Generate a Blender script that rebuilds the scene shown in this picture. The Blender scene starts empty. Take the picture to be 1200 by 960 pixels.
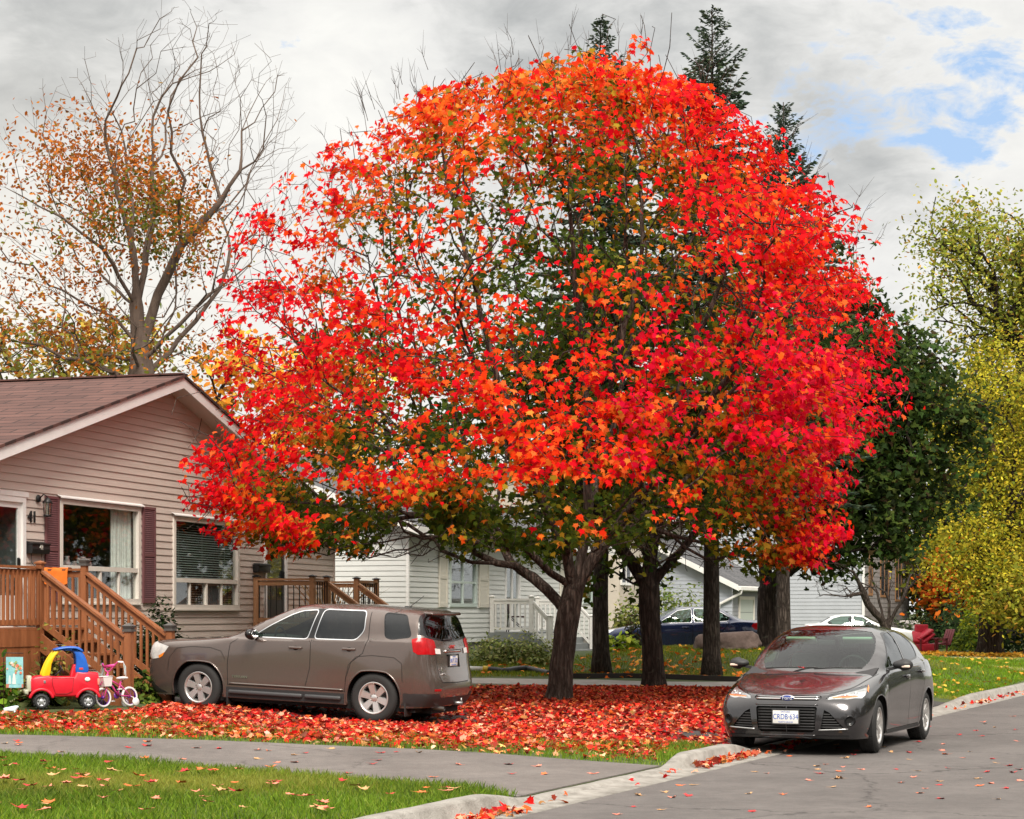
import bpy, bmesh, math, random
import numpy as np
from mathutils import Vector, Matrix, kdtree
from mathutils.bvhtree import BVHTree
from mathutils.geometry import delaunay_2d_cdt
PI = math.pi
R = math.radians
random.seed(7)
RNG = np.random.default_rng(11)
SC = bpy.context.scene
COL = SC.collection

# ------------------------------------------------------------------ camera model (photo pixels, 1200 x 960)
F, HX, HY, EYE = 2300.0, 600.0, 718.0, 1.65
def P(px, py, d):
    return Vector(((px-HX)*d/F, d, EYE+(HY-py)*d/F))

# ------------------------------------------------------------------ materials
MATS = {}
def lin(c):
    c = [v/255.0 for v in c]
    return tuple(v/12.92 if v <= 0.04045 else ((v+0.055)/1.055)**2.4 for v in c)
def mat(name, col, rough=0.6, metal=0.0, var=0.0, vscale=6.0, bump=0.0, bscale=60.0, stretch=(1,1,1), col2=None, spec=0.5, coat=0.0, trans=0.0, alpha=1.0, emit=None, detail=4.0, world=False, sub=0.0):
    if name in MATS: return MATS[name]
    m = bpy.data.materials.new(name); m.use_nodes = True
    nt = m.node_tree; N = nt.nodes; L = nt.links
    b = N['Principled BSDF']
    b.inputs['Base Color'].default_value = (*col, 1)
    b.inputs['Roughness'].default_value = rough
    b.inputs['Metallic'].default_value = metal
    b.inputs['Specular IOR Level'].default_value = spec
    b.inputs['Coat Weight'].default_value = coat
    b.inputs['Coat Roughness'].default_value = 0.05
    b.inputs['Transmission Weight'].default_value = trans
    if emit:
        b.inputs['Emission Color'].default_value = (*emit, 1); b.inputs['Emission Strength'].default_value = 1
    if var or bump or col2:
        tc = N.new('ShaderNodeTexCoord'); mp = N.new('ShaderNodeMapping'); mp.inputs['Scale'].default_value = stretch
        if world:
            g = N.new('ShaderNodeNewGeometry'); L.new(g.outputs['Position'], mp.inputs['Vector'])
        else:
            L.new(tc.outputs['Object'], mp.inputs['Vector'])
    if var or col2:
        n = N.new('ShaderNodeTexNoise'); n.inputs['Scale'].default_value = vscale; n.inputs['Detail'].default_value = detail; n.inputs['Roughness'].default_value = 0.62
        L.new(mp.outputs['Vector'], n.inputs['Vector'])
        cr = N.new('ShaderNodeValToRGB')
        cr.color_ramp.elements[0].position = 0.32; cr.color_ramp.elements[1].position = 0.68
        c2 = col2 if col2 else tuple(min(1, v*(1+var)) for v in col)
        c1 = col if col2 else tuple(v*(1-var) for v in col)
        cr.color_ramp.elements[0].color = (*c1, 1); cr.color_ramp.elements[1].color = (*c2, 1)
        L.new(n.outputs['Fac'], cr.inputs['Fac']); L.new(cr.outputs['Color'], b.inputs['Base Color'])
    if bump:
        n2 = N.new('ShaderNodeTexNoise'); n2.inputs['Scale'].default_value = bscale; n2.inputs['Detail'].default_value = 5
        L.new(mp.outputs['Vector'], n2.inputs['Vector'])
        bp = N.new('ShaderNodeBump'); bp.inputs['Strength'].default_value = bump; bp.inputs['Distance'].default_value = 0.02
        L.new(n2.outputs['Fac'], bp.inputs['Height']); L.new(bp.outputs['Normal'], b.inputs['Normal'])
    MATS[name] = m
    return m
def mat_attr(name, rough=0.55, attr='Col', trans=0.0, bump=0.0, spec=0.3):
    """base colour read from the mesh's own colour attribute (leaf hues); thin leaves let some light through"""
    m = bpy.data.materials.new(name); m.use_nodes = True
    nt = m.node_tree; N = nt.nodes; L = nt.links
    b = N['Principled BSDF']; b.inputs['Roughness'].default_value = rough; b.inputs['Specular IOR Level'].default_value = spec
    a = N.new('ShaderNodeAttribute'); a.attribute_name = attr
    L.new(a.outputs['Color'], b.inputs['Base Color'])
    if trans:
        t = N.new('ShaderNodeBsdfTranslucent'); L.new(a.outputs['Color'], t.inputs['Color'])
        mx = N.new('ShaderNodeMixShader'); mx.inputs[0].default_value = trans
        L.new(b.outputs[0], mx.inputs[1]); L.new(t.outputs[0], mx.inputs[2])
        L.new(mx.outputs[0], N['Material Output'].inputs['Surface'])
    return m
def mat_glass(name, tint=(0.6, 0.7, 0.66), refl=0.12, rough=0.02):
    if name in MATS: return MATS[name]
    m = bpy.data.materials.new(name); m.use_nodes = True
    nt = m.node_tree; N = nt.nodes; L = nt.links
    N.remove(N['Principled BSDF'])
    t = N.new('ShaderNodeBsdfTransparent'); t.inputs['Color'].default_value = (*tint, 1)
    g = N.new('ShaderNodeBsdfGlossy'); g.inputs['Roughness'].default_value = rough; g.inputs['Color'].default_value = (0.95, 0.97, 1, 1)
    lw = N.new('ShaderNodeLayerWeight'); lw.inputs['Blend'].default_value = 0.5          # Schlick's approximation, the same from both sides of the pane
    pw = N.new('ShaderNodeMath'); pw.operation = 'POWER'; L.new(lw.outputs['Facing'], pw.inputs[0]); pw.inputs[1].default_value = 5.0
    ad = N.new('ShaderNodeMath'); ad.operation = 'MULTIPLY_ADD'; ad.use_clamp = True; L.new(pw.outputs[0], ad.inputs[0]); ad.inputs[1].default_value = 0.95; ad.inputs[2].default_value = 0.04+refl
    mx = N.new('ShaderNodeMixShader'); L.new(ad.outputs[0], mx.inputs[0]); L.new(t.outputs[0], mx.inputs[1]); L.new(g.outputs[0], mx.inputs[2])
    L.new(mx.outputs[0], N['Material Output'].inputs['Surface'])
    MATS[name] = m
    return m

def mat_asphalt(name, c1, c2, crack=1.0):
    m = bpy.data.materials.new(name); m.use_nodes = True; nt = m.node_tree; N = nt.nodes; L = nt.links; b = N['Principled BSDF']
    b.inputs['Roughness'].default_value = .88; b.inputs['Specular IOR Level'].default_value = .3
    g = N.new('ShaderNodeNewGeometry')
    def nz(sc, det, rough=.6):
        n = N.new('ShaderNodeTexNoise'); n.inputs['Scale'].default_value = sc; n.inputs['Detail'].default_value = det; n.inputs['Roughness'].default_value = rough; L.new(g.outputs['Position'], n.inputs['Vector']); return n
    def mix(f, a, c, mode='MIX', fac=1.0):
        x = N.new('ShaderNodeMix'); x.data_type = 'RGBA'; x.blend_type = mode
        if f is None: x.inputs['Factor'].default_value = fac
        else: L.new(f, x.inputs['Factor'])
        for k, v in (('A', a), ('B', c)):
            if isinstance(v, tuple): x.inputs[k].default_value = (*v, 1)
            else: L.new(v, x.inputs[k])
        return x.outputs['Result']
    def rmp(o, p0, p1, a=(0,0,0), c=(1,1,1)):
        r = N.new('ShaderNodeValToRGB'); r.color_ramp.elements[0].position = p0; r.color_ramp.elements[1].position = p1; r.color_ramp.elements[0].color = (*a, 1); r.color_ramp.elements[1].color = (*c, 1); L.new(o, r.inputs['Fac']); return r.outputs['Color']
    big = nz(.55, 6); sp = nz(95, 3, .8); mid = nz(6, 8, .7)
    base = mix(rmp(big.outputs['Fac'], .35, .65), c1, c2)
    base = mix(None, base, rmp(sp.outputs['Fac'], .28, .74, (.45,.45,.45), (1.6,1.56,1.5)), 'MULTIPLY', .75)
    base = mix(None, base, rmp(mid.outputs['Fac'], .3, .7, (.78,.78,.78), (1.18,1.17,1.15)), 'MULTIPLY', .8)
    # oil stains and hairline cracks
    st = nz(.9, 3, .5); base = mix(rmp(st.outputs['Fac'], .66, .76, (0,0,0), (.45,.45,.45)), base, tuple(v*.45 for v in c1))
    dn = nz(1.3, 6, .7); ad = N.new('ShaderNodeVectorMath'); ad.operation = 'MULTIPLY_ADD'; L.new(dn.outputs['Color'], ad.inputs[0]); ad.inputs[1].default_value = (1.1,1.1,0); L.new(g.outputs['Position'], ad.inputs[2])
    vo = N.new('ShaderNodeTexVoronoi'); vo.feature = 'DISTANCE_TO_EDGE'; vo.inputs['Scale'].default_value = .22; L.new(ad.outputs[0], vo.inputs['Vector'])
    base = mix(rmp(vo.outputs['Distance'], .0015, .0045, (crack*.8,)*3, (0,0,0)), base, tuple(v*.22 for v in c1))
    L.new(base, b.inputs['Base Color'])
    bp = N.new('ShaderNodeBump'); bp.inputs['Strength'].default_value = .55; bp.inputs['Distance'].default_value = .012; L.new(sp.outputs['Fac'], bp.inputs['Height']); L.new(bp.outputs[0], b.inputs['Normal'])
    return m
def mat_bark(name, c1, c2, fs=1.0):
    m = bpy.data.materials.new(name); m.use_nodes = True; nt = m.node_tree; N = nt.nodes; L = nt.links; b = N['Principled BSDF']
    b.inputs['Roughness'].default_value = .95; b.inputs['Specular IOR Level'].default_value = .15
    tc = N.new('ShaderNodeTexCoord'); mp = N.new('ShaderNodeMapping'); mp.inputs['Scale'].default_value = (fs, fs, fs*.16); L.new(tc.outputs['Object'], mp.inputs[0])
    n1 = N.new('ShaderNodeTexNoise'); n1.inputs['Scale'].default_value = 16; n1.inputs['Detail'].default_value = 7; n1.inputs['Roughness'].default_value = .65; L.new(mp.outputs[0], n1.inputs['Vector'])
    vo = N.new('ShaderNodeTexVoronoi'); vo.feature = 'DISTANCE_TO_EDGE'; vo.inputs['Scale'].default_value = 13; mx0 = N.new('ShaderNodeVectorMath'); mx0.operation = 'MULTIPLY_ADD'; L.new(n1.outputs['Color'], mx0.inputs[0]); mx0.inputs[1].default_value = (.12,.12,.12); L.new(mp.outputs[0], mx0.inputs[2]); L.new(mx0.outputs[0], vo.inputs['Vector'])
    r = N.new('ShaderNodeValToRGB'); r.color_ramp.elements[0].position = .0; r.color_ramp.elements[1].position = .22; r.color_ramp.elements[0].color = (*[v*.35 for v in c1], 1); r.color_ramp.elements[1].color = (1,1,1,1); L.new(vo.outputs['Distance'], r.inputs['Fac'])
    r.color_ramp.elements[0].color = (.3,.28,.27,1)
    r2 = N.new('ShaderNodeValToRGB'); r2.color_ramp.elements[0].position = .33; r2.color_ramp.elements[1].position = .7; r2.color_ramp.elements[0].color = (*c1, 1); r2.color_ramp.elements[1].color = (*c2, 1); L.new(n1.outputs['Fac'], r2.inputs['Fac'])
    x = N.new('ShaderNodeMix'); x.data_type = 'RGBA'; x.blend_type = 'MULTIPLY'; x.inputs['Factor'].default_value = .85; L.new(r2.outputs[0], x.inputs['A']); L.new(r.outputs[0], x.inputs['B'])
    # lichen patches
    n3 = N.new('ShaderNodeTexNoise'); n3.inputs['Scale'].default_value = 5; n3.inputs['Detail'].default_value = 8; L.new(tc.outputs['Object'], n3.inputs['Vector'])
    r3 = N.new('ShaderNodeValToRGB'); r3.color_ramp.elements[0].position = .62; r3.color_ramp.elements[1].position = .72; r3.color_ramp.elements[0].color = (0,0,0,1); r3.color_ramp.elements[1].color = (.4,.4,.4,1); L.new(n3.outputs['Fac'], r3.inputs['Fac'])
    x2 = N.new('ShaderNodeMix'); x2.data_type = 'RGBA'; L.new(r3.outputs[0], x2.inputs['Factor']); L.new(x.outputs['Result'], x2.inputs['A']); x2.inputs['B'].default_value = (.17,.17,.13,1)
    L.new(x2.outputs['Result'], b.inputs['Base Color'])
    ad = N.new('ShaderNodeMath'); ad.operation = 'MINIMUM'; L.new(vo.outputs['Distance'], ad.inputs[0]); ad.inputs[1].default_value = .25
    bp = N.new('ShaderNodeBump'); bp.inputs['Strength'].default_value = 1.0; bp.inputs['Distance'].default_value = .10; L.new(ad.outputs[0], bp.inputs['Height']); L.new(bp.outputs[0], b.inputs['Normal'])
    return m

# ------------------------------------------------------------------ mesh builder
class MB:
    def __init__(s): s.v = []; s.f = []; s.sm = []; s.mi = []
    def add(s, vs, fs, smooth=False, mi=0, M=None):
        o = len(s.v)
        if M is not None: vs = [M @ Vector(p) for p in vs]
        s.v.extend([tuple(p) for p in vs])
        for f in fs: s.f.append(tuple(i+o for i in f)); s.sm.append(smooth); s.mi.append(mi)
        return s
    def box(s, x0, x1, y0, y1, z0, z1, M=None, mi=0):
        vs = [(x0,y0,z0),(x1,y0,z0),(x1,y1,z0),(x0,y1,z0),(x0,y0,z1),(x1,y0,z1),(x1,y1,z1),(x0,y1,z1)]
        return s.add(vs, [(0,3,2,1),(4,5,6,7),(0,1,5,4),(1,2,6,5),(2,3,7,6),(3,0,4,7)], False, mi, M)
    def bbox(s, x0, x1, y0, y1, z0, z1, b=0.01, M=None, seg=2, mi=0):
        """bevelled box"""
        bm = bmesh.new(); bmesh.ops.create_cube(bm, size=1)
        for q in bm.verts: q.co = Vector(((x0+x1)/2+q.co.x*(x1-x0), (y0+y1)/2+q.co.y*(y1-y0), (z0+z1)/2+q.co.z*(z1-z0)))
        b = min(b, 0.49*min(x1-x0, y1-y0, z1-z0))
        bmesh.ops.bevel(bm, geom=bm.edges[:], offset=b, segments=seg, affect='EDGES', profile=0.5)
        s.frombm(bm, True, M, mi); bm.free(); return s
    def frombm(s, bm, smooth=True, M=None, mi=0):
        bm.verts.index_update()
        return s.add([q.co.copy() for q in bm.verts], [[q.index for q in f.verts] for f in bm.faces], smooth, mi, M)
    def beam(s, a, b, w, h, up=(0,0,1), ext=0.0, mi=0, M=None):
        a = Vector(a); b = Vector(b); t = (b-a).normalized(); up = Vector(up)
        sd = t.cross(up)
        if sd.length < 1e-5: sd = t.cross(Vector((1,0,0)))
        sd.normalize(); u = sd.cross(t)
        a = a - t*ext; b = b + t*ext
        vs = []
        for p in (a, b):
            for i, j in ((-1,-1),(1,-1),(1,1),(-1,1)): vs.append(p + sd*(w/2*i) + u*(h/2*j))
        return s.add(vs, [(0,1,2,3),(7,6,5,4),(0,4,5,1),(1,5,6,2),(2,6,7,3),(3,7,4,0)], False, mi, M)
    def tube(s, pts, rad, n=8, cap=True, smooth=True, mi=0, M=None, lobe=None):
        pts = [Vector(p) for p in pts]
        if not hasattr(rad, '__len__'): rad = [rad]*len(pts)
        vs = []; fs = []; ref = None
        for i, p in enumerate(pts):
            t = (pts[min(i+1, len(pts)-1)] - pts[max(i-1, 0)])
            if t.length < 1e-9: t = Vector((0,0,1))
            t.normalize()
            if ref is None:
                ref = t.orthogonal().normalized()
            ref = (ref - t*ref.dot(t))
            if ref.length < 1e-6: ref = t.orthogonal()
            ref.normalize(); bi = t.cross(ref)
            for k in range(n):
                a = 2*PI*k/n; vs.append(p + (ref*math.cos(a)+bi*math.sin(a))*(rad[i]*(lobe(a, p) if lobe else 1)))
        m = len(pts)
        for i in range(m-1):
            for k in range(n):
                k2 = (k+1) % n; fs.append((i*n+k, i*n+k2, (i+1)*n+k2, (i+1)*n+k))
        if cap: fs.append(tuple(range(n))[::-1]); fs.append(tuple((m-1)*n+k for k in range(n)))
        return s.add(vs, fs, smooth, mi, M)
    def lathe(s, prof, n=32, axis='Z', M=None, smooth=True, mi=0, a0=0.0, a1=2*PI):
        """prof: (r, h) pairs"""
        full = abs(a1-a0-2*PI) < 1e-6; cnt = n if full else n+1
        vs = []; fs = []
        for r, h in prof:
            for k in range(cnt):
                a = a0+(a1-a0)*k/n; x, y = r*math.cos(a), r*math.sin(a)
                vs.append((x, y, h) if axis == 'Z' else ((x, h, y) if axis == 'Y' else (h, x, y)))
        for i in range(len(prof)-1):
            for k in range(n):
                k2 = (k+1) % cnt; fs.append((i*cnt+k, i*cnt+k2, (i+1)*cnt+k2, (i+1)*cnt+k))
        return s.add(vs, fs, smooth, mi, M)
    def prism(s, poly, z0, z1, M=None, smooth=False, mi=0):
        """poly in xy extruded z0..z1"""
        n = len(poly)
        vs = [(x, y, z0) for x, y in poly]+[(x, y, z1) for x, y in poly]
        fs = [tuple(range(n))[::-1], tuple(range(n, 2*n))]+[(i, (i+1) % n, n+(i+1) % n, n+i) for i in range(n)]
        return s.add(vs, fs, smooth, mi, M)
    def sphere(s, c, r, sc=(1,1,1), seg=16, M=None, jit=0.0, rings=None, mi=0):
        bm = bmesh.new(); bmesh.ops.create_uvsphere(bm, u_segments=seg, v_segments=rings or seg//2+2, radius=1)
        for q in bm.verts:
            k = r*(1+random.uniform(-jit, jit)); q.co = Vector((c[0]+q.co.x*k*sc[0], c[1]+q.co.y*k*sc[1], c[2]+q.co.z*k*sc[2]))
        s.frombm(bm, True, M, mi); bm.free(); return s
    def build(s, name, mats, parent=None):
        me = bpy.data.meshes.new(name)
        me.from_pydata(s.v, [], s.f)
        me.polygons.foreach_set('use_smooth', s.sm)
        if not isinstance(mats, (list, tuple)): mats = [mats]
        for m in mats: me.materials.append(m)
        if len(mats) > 1: me.polygons.foreach_set('material_index', s.mi)
        me.update()
        o = bpy.data.objects.new(name, me); COL.objects.link(o)
        if parent is not None: o.parent = parent
        return o
def mesh_np(name, V, Fc, mats, parent=None, cols=None, smooth=True, counts=None):
    """fast mesh from numpy; Fc (n,k) faces of equal size; cols per face -> corner colours"""
    me = bpy.data.meshes.new(name)
    V = np.asarray(V, dtype=np.float32); Fc = np.asarray(Fc, dtype=np.int32)
    n, k = Fc.shape
    me.vertices.add(len(V)); me.vertices.foreach_set('co', V.ravel())
    me.loops.add(n*k); me.loops.foreach_set('vertex_index', Fc.ravel())
    me.polygons.add(n); me.polygons.foreach_set('loop_start', np.arange(0, n*k, k, dtype=np.int32))
    me.polygons.foreach_set('use_smooth', np.full(n, smooth, dtype=bool))
    me.update(calc_edges=True)
    if cols is not None:
        ca = me.color_attributes.new('Col', 'FLOAT_COLOR', 'CORNER')
        c4 = np.ones((n, k, 4), dtype=np.float32); c4[:, :, :3] = np.asarray(cols, dtype=np.float32)[:, None, :]
        ca.data.foreach_set('color', c4.ravel())
    if not isinstance(mats, (list, tuple)): mats = [mats]
    for m in mats: me.materials.append(m)
    o = bpy.data.objects.new(name, me); COL.objects.link(o)
    if parent is not None: o.parent = parent
    return o
def tag(o, label=None, cat=None, group=None, kind=None):
    if label: o['label'] = label
    if cat: o['category'] = cat
    if group: o['group'] = group
    if kind: o['kind'] = kind
    return o
def thing(name, label, cat, loc=(0,0,0), rz=0.0, group=None, rx=0.0, ry=0.0):
    o = bpy.data.objects.new(name, None); COL.objects.link(o)
    o.empty_display_size = 0.2
    o.location = loc; o.rotation_euler = (rx, ry, rz)
    return tag(o, label, cat, group)
def text_mesh(name, body, size, m, parent, M, depth=0.002, align='CENTER', sx=1.0):
    cu = bpy.data.curves.new(name, 'FONT'); cu.body = body; cu.size = size; cu.extrude = depth
    cu.align_x = align; cu.align_y = 'CENTER'; cu.resolution_u = 3
    tmp = bpy.data.objects.new(name, cu); COL.objects.link(tmp)
    dg = bpy.context.evaluated_depsgraph_get(); dg.update()
    me = bpy.data.meshes.new_from_object(tmp.evaluated_get(dg))
    bpy.data.objects.remove(tmp); bpy.data.curves.remove(cu)
    me.transform(M @ Matrix.Scale(sx, 4, (1,0,0)))
    me.materials.clear(); me.materials.append(m)
    o = bpy.data.objects.new(name, me); COL.objects.link(o); o.parent = parent
    return o
def copy_tree(o, parent=None):
    c = o.copy(); COL.objects.link(c)
    if parent is not None: c.parent = parent
    for ch in list(o.children): copy_tree(ch, c)
    return c
def basis(o, x, y, z):
    return Matrix(((x[0], y[0], z[0], o[0]), (x[1], y[1], z[1], o[1]), (x[2], y[2], z[2], o[2]), (0,0,0,1)))

# ------------------------------------------------------------------ terrain
KO = np.array([0.0, 16.5]); KD = np.array([0.4003, 0.9164]); KN = np.array([-0.9164, 0.4003])   # kerb line, and its normal away from the road
CTRL = [(0,882,20.6),(0,862,23.2),(300,905,19.3),(429,846,28.4),(225,832,29.1),(75,832,27.8),(140,823,28.9),(20,822,29.2),(655,822,35.4),(767,807,40),(705,793,44.5),(834,795,43.3),
        (600,785,45),(560,775,46.5),(540,757,49.5),(640,768,50),(696,768,51),(800,758,50.5),(880,762,50),(740,757,51),(790,768,56),(870,768,57),(740,768,56.5),(1130,815,36),(1200,783,53),(1100,772,62),(1160,768,70),(1085,766,73),(1000,762,80),(900,760,85),(250,806,36),(350,797,40),(520,853,28.6)]
CP = np.array([tuple(P(*c)) for c in CTRL])
CP = np.vstack([CP, [(-30,20,.3),(-25,45,.6),(-12,60,.7),(0,90,.5),(30,110,.2),(-40,90,.8),(60,150,.2),(0,160,.6),(-60,160,.8),(20,60,.12),(-3,12,.06),(-12,10,.15)]])
def hz(x, y):
    x = np.asarray(x, float); y = np.asarray(y, float)
    shp = np.broadcast(x, y).shape
    x = np.broadcast_to(x, shp).ravel(); y = np.broadcast_to(y, shp).ravel()
    d2 = (x[:,None]-CP[None,:,0])**2+(y[:,None]-CP[None,:,1])**2
    w = (d2+1.6**2)**-1.9
    z = (w*CP[None,:,2]).sum(1)/w.sum(1)
    k = (x-KO[0])*KN[0]+(y-KO[1])*KN[1]            # distance left of the kerb
    t = np.clip((k-0.12)/3.0, 0, 1); t = t*t*(3-2*t)
    z = z*t+0.036*(1-t)
    z = np.where(k < 0.14, np.where(k < -8.5, -0.03+0.0*k, -0.03), z)
    return z.reshape(shp)
def gz(x, y): return float(hz(x, y))
def gp(px, py):
    """the ground point seen at a photo pixel"""
    z = 0.1
    for _ in range(25):
        d = F*(EYE-z)/(py-HY); x = (px-HX)*d/F
        z = 0.6*z+0.4*max(0.0, gz(x, d))
    return Vector((x, d, z))
def kerb_k(x, y): return (x-KO[0])*KN[0]+(y-KO[1])*KN[1]
def pip(x, y, poly):
    """vectorised point in polygon"""
    x = np.asarray(x); y = np.asarray(y); ins = np.zeros(x.shape, bool); n = len(poly)
    for i in range(n):
        x1, y1 = poly[i][0], poly[i][1]; x2, y2 = poly[(i+1) % n][0], poly[(i+1) % n][1]
        if y1 == y2: continue
        c = ((y1 > y) != (y2 > y)) & (x < (x2-x1)*(y-y1)/(y2-y1)+x1)
        ins ^= c
    return ins
def sheet(name, poly, m, dz, step=0.5, height=None, kind='structure'):
    """a paved sheet over the terrain from an outline in xy"""
    xs = [p[0] for p in poly]; ys = [p[1] for p in poly]
    dense = []
    for i in range(len(poly)):
        a = np.array(poly[i][:2]); b = np.array(poly[(i+1) % len(poly)][:2]); k = max(1, int(np.linalg.norm(b-a)/step))
        for j in range(k): dense.append(a+(b-a)*j/k)
    gx, gy = np.meshgrid(np.arange(min(xs)+.013, max(xs), step), np.arange(min(ys)+.017, max(ys), step))
    gx = gx.ravel(); gy = gy.ravel(); ok = pip(gx, gy, poly)
    pts = [Vector((p[0], p[1])) for p in dense]+[Vector((a, b)) for a, b in zip(gx[ok], gy[ok])]
    n = len(dense)
    v, e, f, *_ = delaunay_2d_cdt(pts, [(i, (i+1) % n) for i in range(n)], [], 0, 1e-4)
    X = np.array([p.x for p in v]); Y = np.array([p.y for p in v])
    Z = hz(X, Y)+dz if height is None else np.full(len(X), height)
    fc = np.array(f); cx = X[fc].mean(1); cy = Y[fc].mean(1); fc = fc[pip(cx, cy, poly)]
    V3 = np.stack([X, Y, Z], 1)
    ed = {}
    for t in fc:
        for a, b in ((t[0],t[1]),(t[1],t[2]),(t[2],t[0])):
            k = (min(a,b), max(a,b)); ed[k] = None if k in ed else (a, b)
    bd = [e for e in ed.values() if e]; low = V3.copy(); low[:, 2] -= .09; nn = len(V3)
    sk = [t for a, b in bd for t in ((b, a, a+nn), (b, a+nn, b+nn))]
    o = mesh_np(name, np.vstack([V3, low]), np.vstack([fc, np.array(sk, dtype=int)]), m, smooth=False)
    if kind: o['kind'] = kind
    return o
# ================================================================== camera, light, sky, ground
cam = bpy.data.cameras.new('camera'); co = bpy.data.objects.new('camera', cam); COL.objects.link(co)
co.location = (0, 0, EYE); co.rotation_euler = (PI/2, 0, 0)
cam.sensor_fit = 'HORIZONTAL'; cam.sensor_width = 36.0; cam.lens = 36.0*F/1200.0
cam.shift_y = (HY-480.0)/1200.0; cam.clip_start = 0.5; cam.clip_end = 3000
SC.camera = co
SC.view_settings.view_transform = 'Standard'; SC.view_settings.look = 'None'; SC.view_settings.gamma = 1.0
SC.view_settings.exposure = 0.78
SC.render.film_transparent = False

SUN_EL, SUN_AZ = R(45), R(168)      # azimuth clockwise from +Y: behind the camera, to the left
sd = Vector((math.sin(SUN_AZ)*math.cos(SUN_EL), math.cos(SUN_AZ)*math.cos(SUN_EL), math.sin(SUN_EL)))
sl = bpy.data.lights.new('sun', 'SUN'); sl.energy = 2.5; sl.angle = R(20); sl.color = (1.0, 0.925, 0.82)
so = bpy.data.objects.new('sun', sl); COL.objects.link(so)
so.rotation_euler = sd.to_track_quat('Z', 'Y').to_euler()

w = bpy.data.worlds.new('World'); SC.world = w; w.use_nodes = True
nt = w.node_tree; N = nt.nodes; L = nt.links
bg = N['Background']; bg.inputs['Strength'].default_value = 0.1
sky = N.new('ShaderNodeTexSky'); sky.sky_type = 'NISHITA'; sky.sun_disc = False
sky.sun_elevation = SUN_EL; sky.sun_rotation = SUN_AZ
def nd(t, **k):
    n = N.new(t)
    for a, v in k.items(): setattr(n, a, v)
    return n
def mth(op, a, b=None, clamp=False):
    n = nd('ShaderNodeMath', operation=op, use_clamp=clamp)
    for i, v in enumerate((a, b)):
        if v is None: continue
        if isinstance(v, (int, float)): n.inputs[i].default_value = v
        else: L.new(v, n.inputs[i])
    return n.outputs[0]
tc = nd('ShaderNodeTexCoord')
mp = nd('ShaderNodeMapping'); mp.inputs['Scale'].default_value = (1, 1, 2.1); L.new(tc.outputs['Generated'], mp.inputs['Vector'])
def noise(scale, detail, off, rough=0.55, dist=0.0):
    m2 = nd('ShaderNodeMapping'); m2.inputs['Location'].default_value = off; L.new(mp.outputs['Vector'], m2.inputs['Vector'])
    n = nd('ShaderNodeTexNoise'); n.inputs['Scale'].default_value = scale; n.inputs['Detail'].default_value = detail
    n.inputs['Roughness'].default_value = rough; n.inputs['Distortion'].default_value = dist
    L.new(m2.outputs['Vector'], n.inputs['Vector']); return n.outputs['Fac']
def ramp(fac, stops):
    r = nd('ShaderNodeValToRGB'); e = r.color_ramp.elements
    while len(e) < len(stops): e.new(0.5)
    for q, (p, c) in zip(e, stops): q.position = p; q.color = (*c, 1)
    L.new(fac, r.inputs['Fac']); return r.outputs['Color']
def lobe(px, py, rad):
    """1 towards a direction of the sky, fading with angle"""
    d = (P(px, py, 1.0)-Vector((0,0,EYE))).normalized()
    v = nd('ShaderNodeVectorMath', operation='DISTANCE'); L.new(tc.outputs['Generated'], v.inputs[0]); v.inputs[1].default_value = d
    q = mth('DIVIDE', v.outputs['Value'], rad); q = mth('MULTIPLY', q, q); q = mth('MULTIPLY', q, -1.0)
    return mth('EXPONENT', q)
n1 = noise(7.0, 8, (3.1, 1.7, 0.4), 0.55, 0.3); n2 = noise(19.0, 7, (0.6, 5.2, 2.0), 0.62, 0.5); n4 = noise(34.0, 6, (4.1, 1.2, 7.0), 0.6, 0.4); n3 = noise(3.1, 5, (9.2, 2.4, 1.0))
sep = nd('ShaderNodeSeparateXYZ'); L.new(tc.outputs['Generated'], sep.inputs[0])
el = sep.outputs['Z']
# cloud brightness: grey bases high in the frame, bright towards the horizon and overhead
dark = mth('ADD', mth('MULTIPLY', lobe(20, 30, .11), 0.50), mth('MULTIPLY', lobe(860, 20, .13), 0.36))
dark = mth('ADD', dark, mth('MULTIPLY', lobe(560, 30, .12), 0.26))
dark = mth('ADD', dark, mth('MULTIPLY', lobe(1010, 215, .03), 0.22))
dark = mth('SUBTRACT', dark, mth('MULTIPLY', lobe(400, 90, .05), 0.12))
bri = mth('ADD', mth('MULTIPLY', mth('SUBTRACT', n1, 0.5), 0.95), mth('ADD', mth('MULTIPLY', mth('SUBTRACT', n2, 0.5), 0.65), mth('MULTIPLY', mth('SUBTRACT', n4, 0.5), 0.35)))
bri = mth('SUBTRACT', mth('ADD', bri, 0.82), dark, True)
cl = ramp(bri, [(0.0, (2.0, 2.1, 2.15)), (0.33, (3.55, 3.6, 3.56)), (0.58, (5.0, 4.98, 4.86)), (0.9, (5.8, 5.75, 5.5))])
wm = nd('ShaderNodeMix', data_type='RGBA'); L.new(mth('MULTIPLY', lobe(40, 400, .11), .75), wm.inputs['Factor']); L.new(cl, wm.inputs['A']); wm.inputs['B'].default_value = (6.0, 5.75, 5.2, 1); cl = wm.outputs['Result']
# higher up the overcast is brighter than at the horizon
up = mth('MULTIPLY', mth('SUBTRACT', el, 0.36), 2.2, True)
hi = nd('ShaderNodeMix', data_type='RGBA'); L.new(up, hi.inputs['Factor']); L.new(cl, hi.inputs['A']); hi.inputs['B'].default_value = (13.4, 12.8, 11.9, 1)
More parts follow.
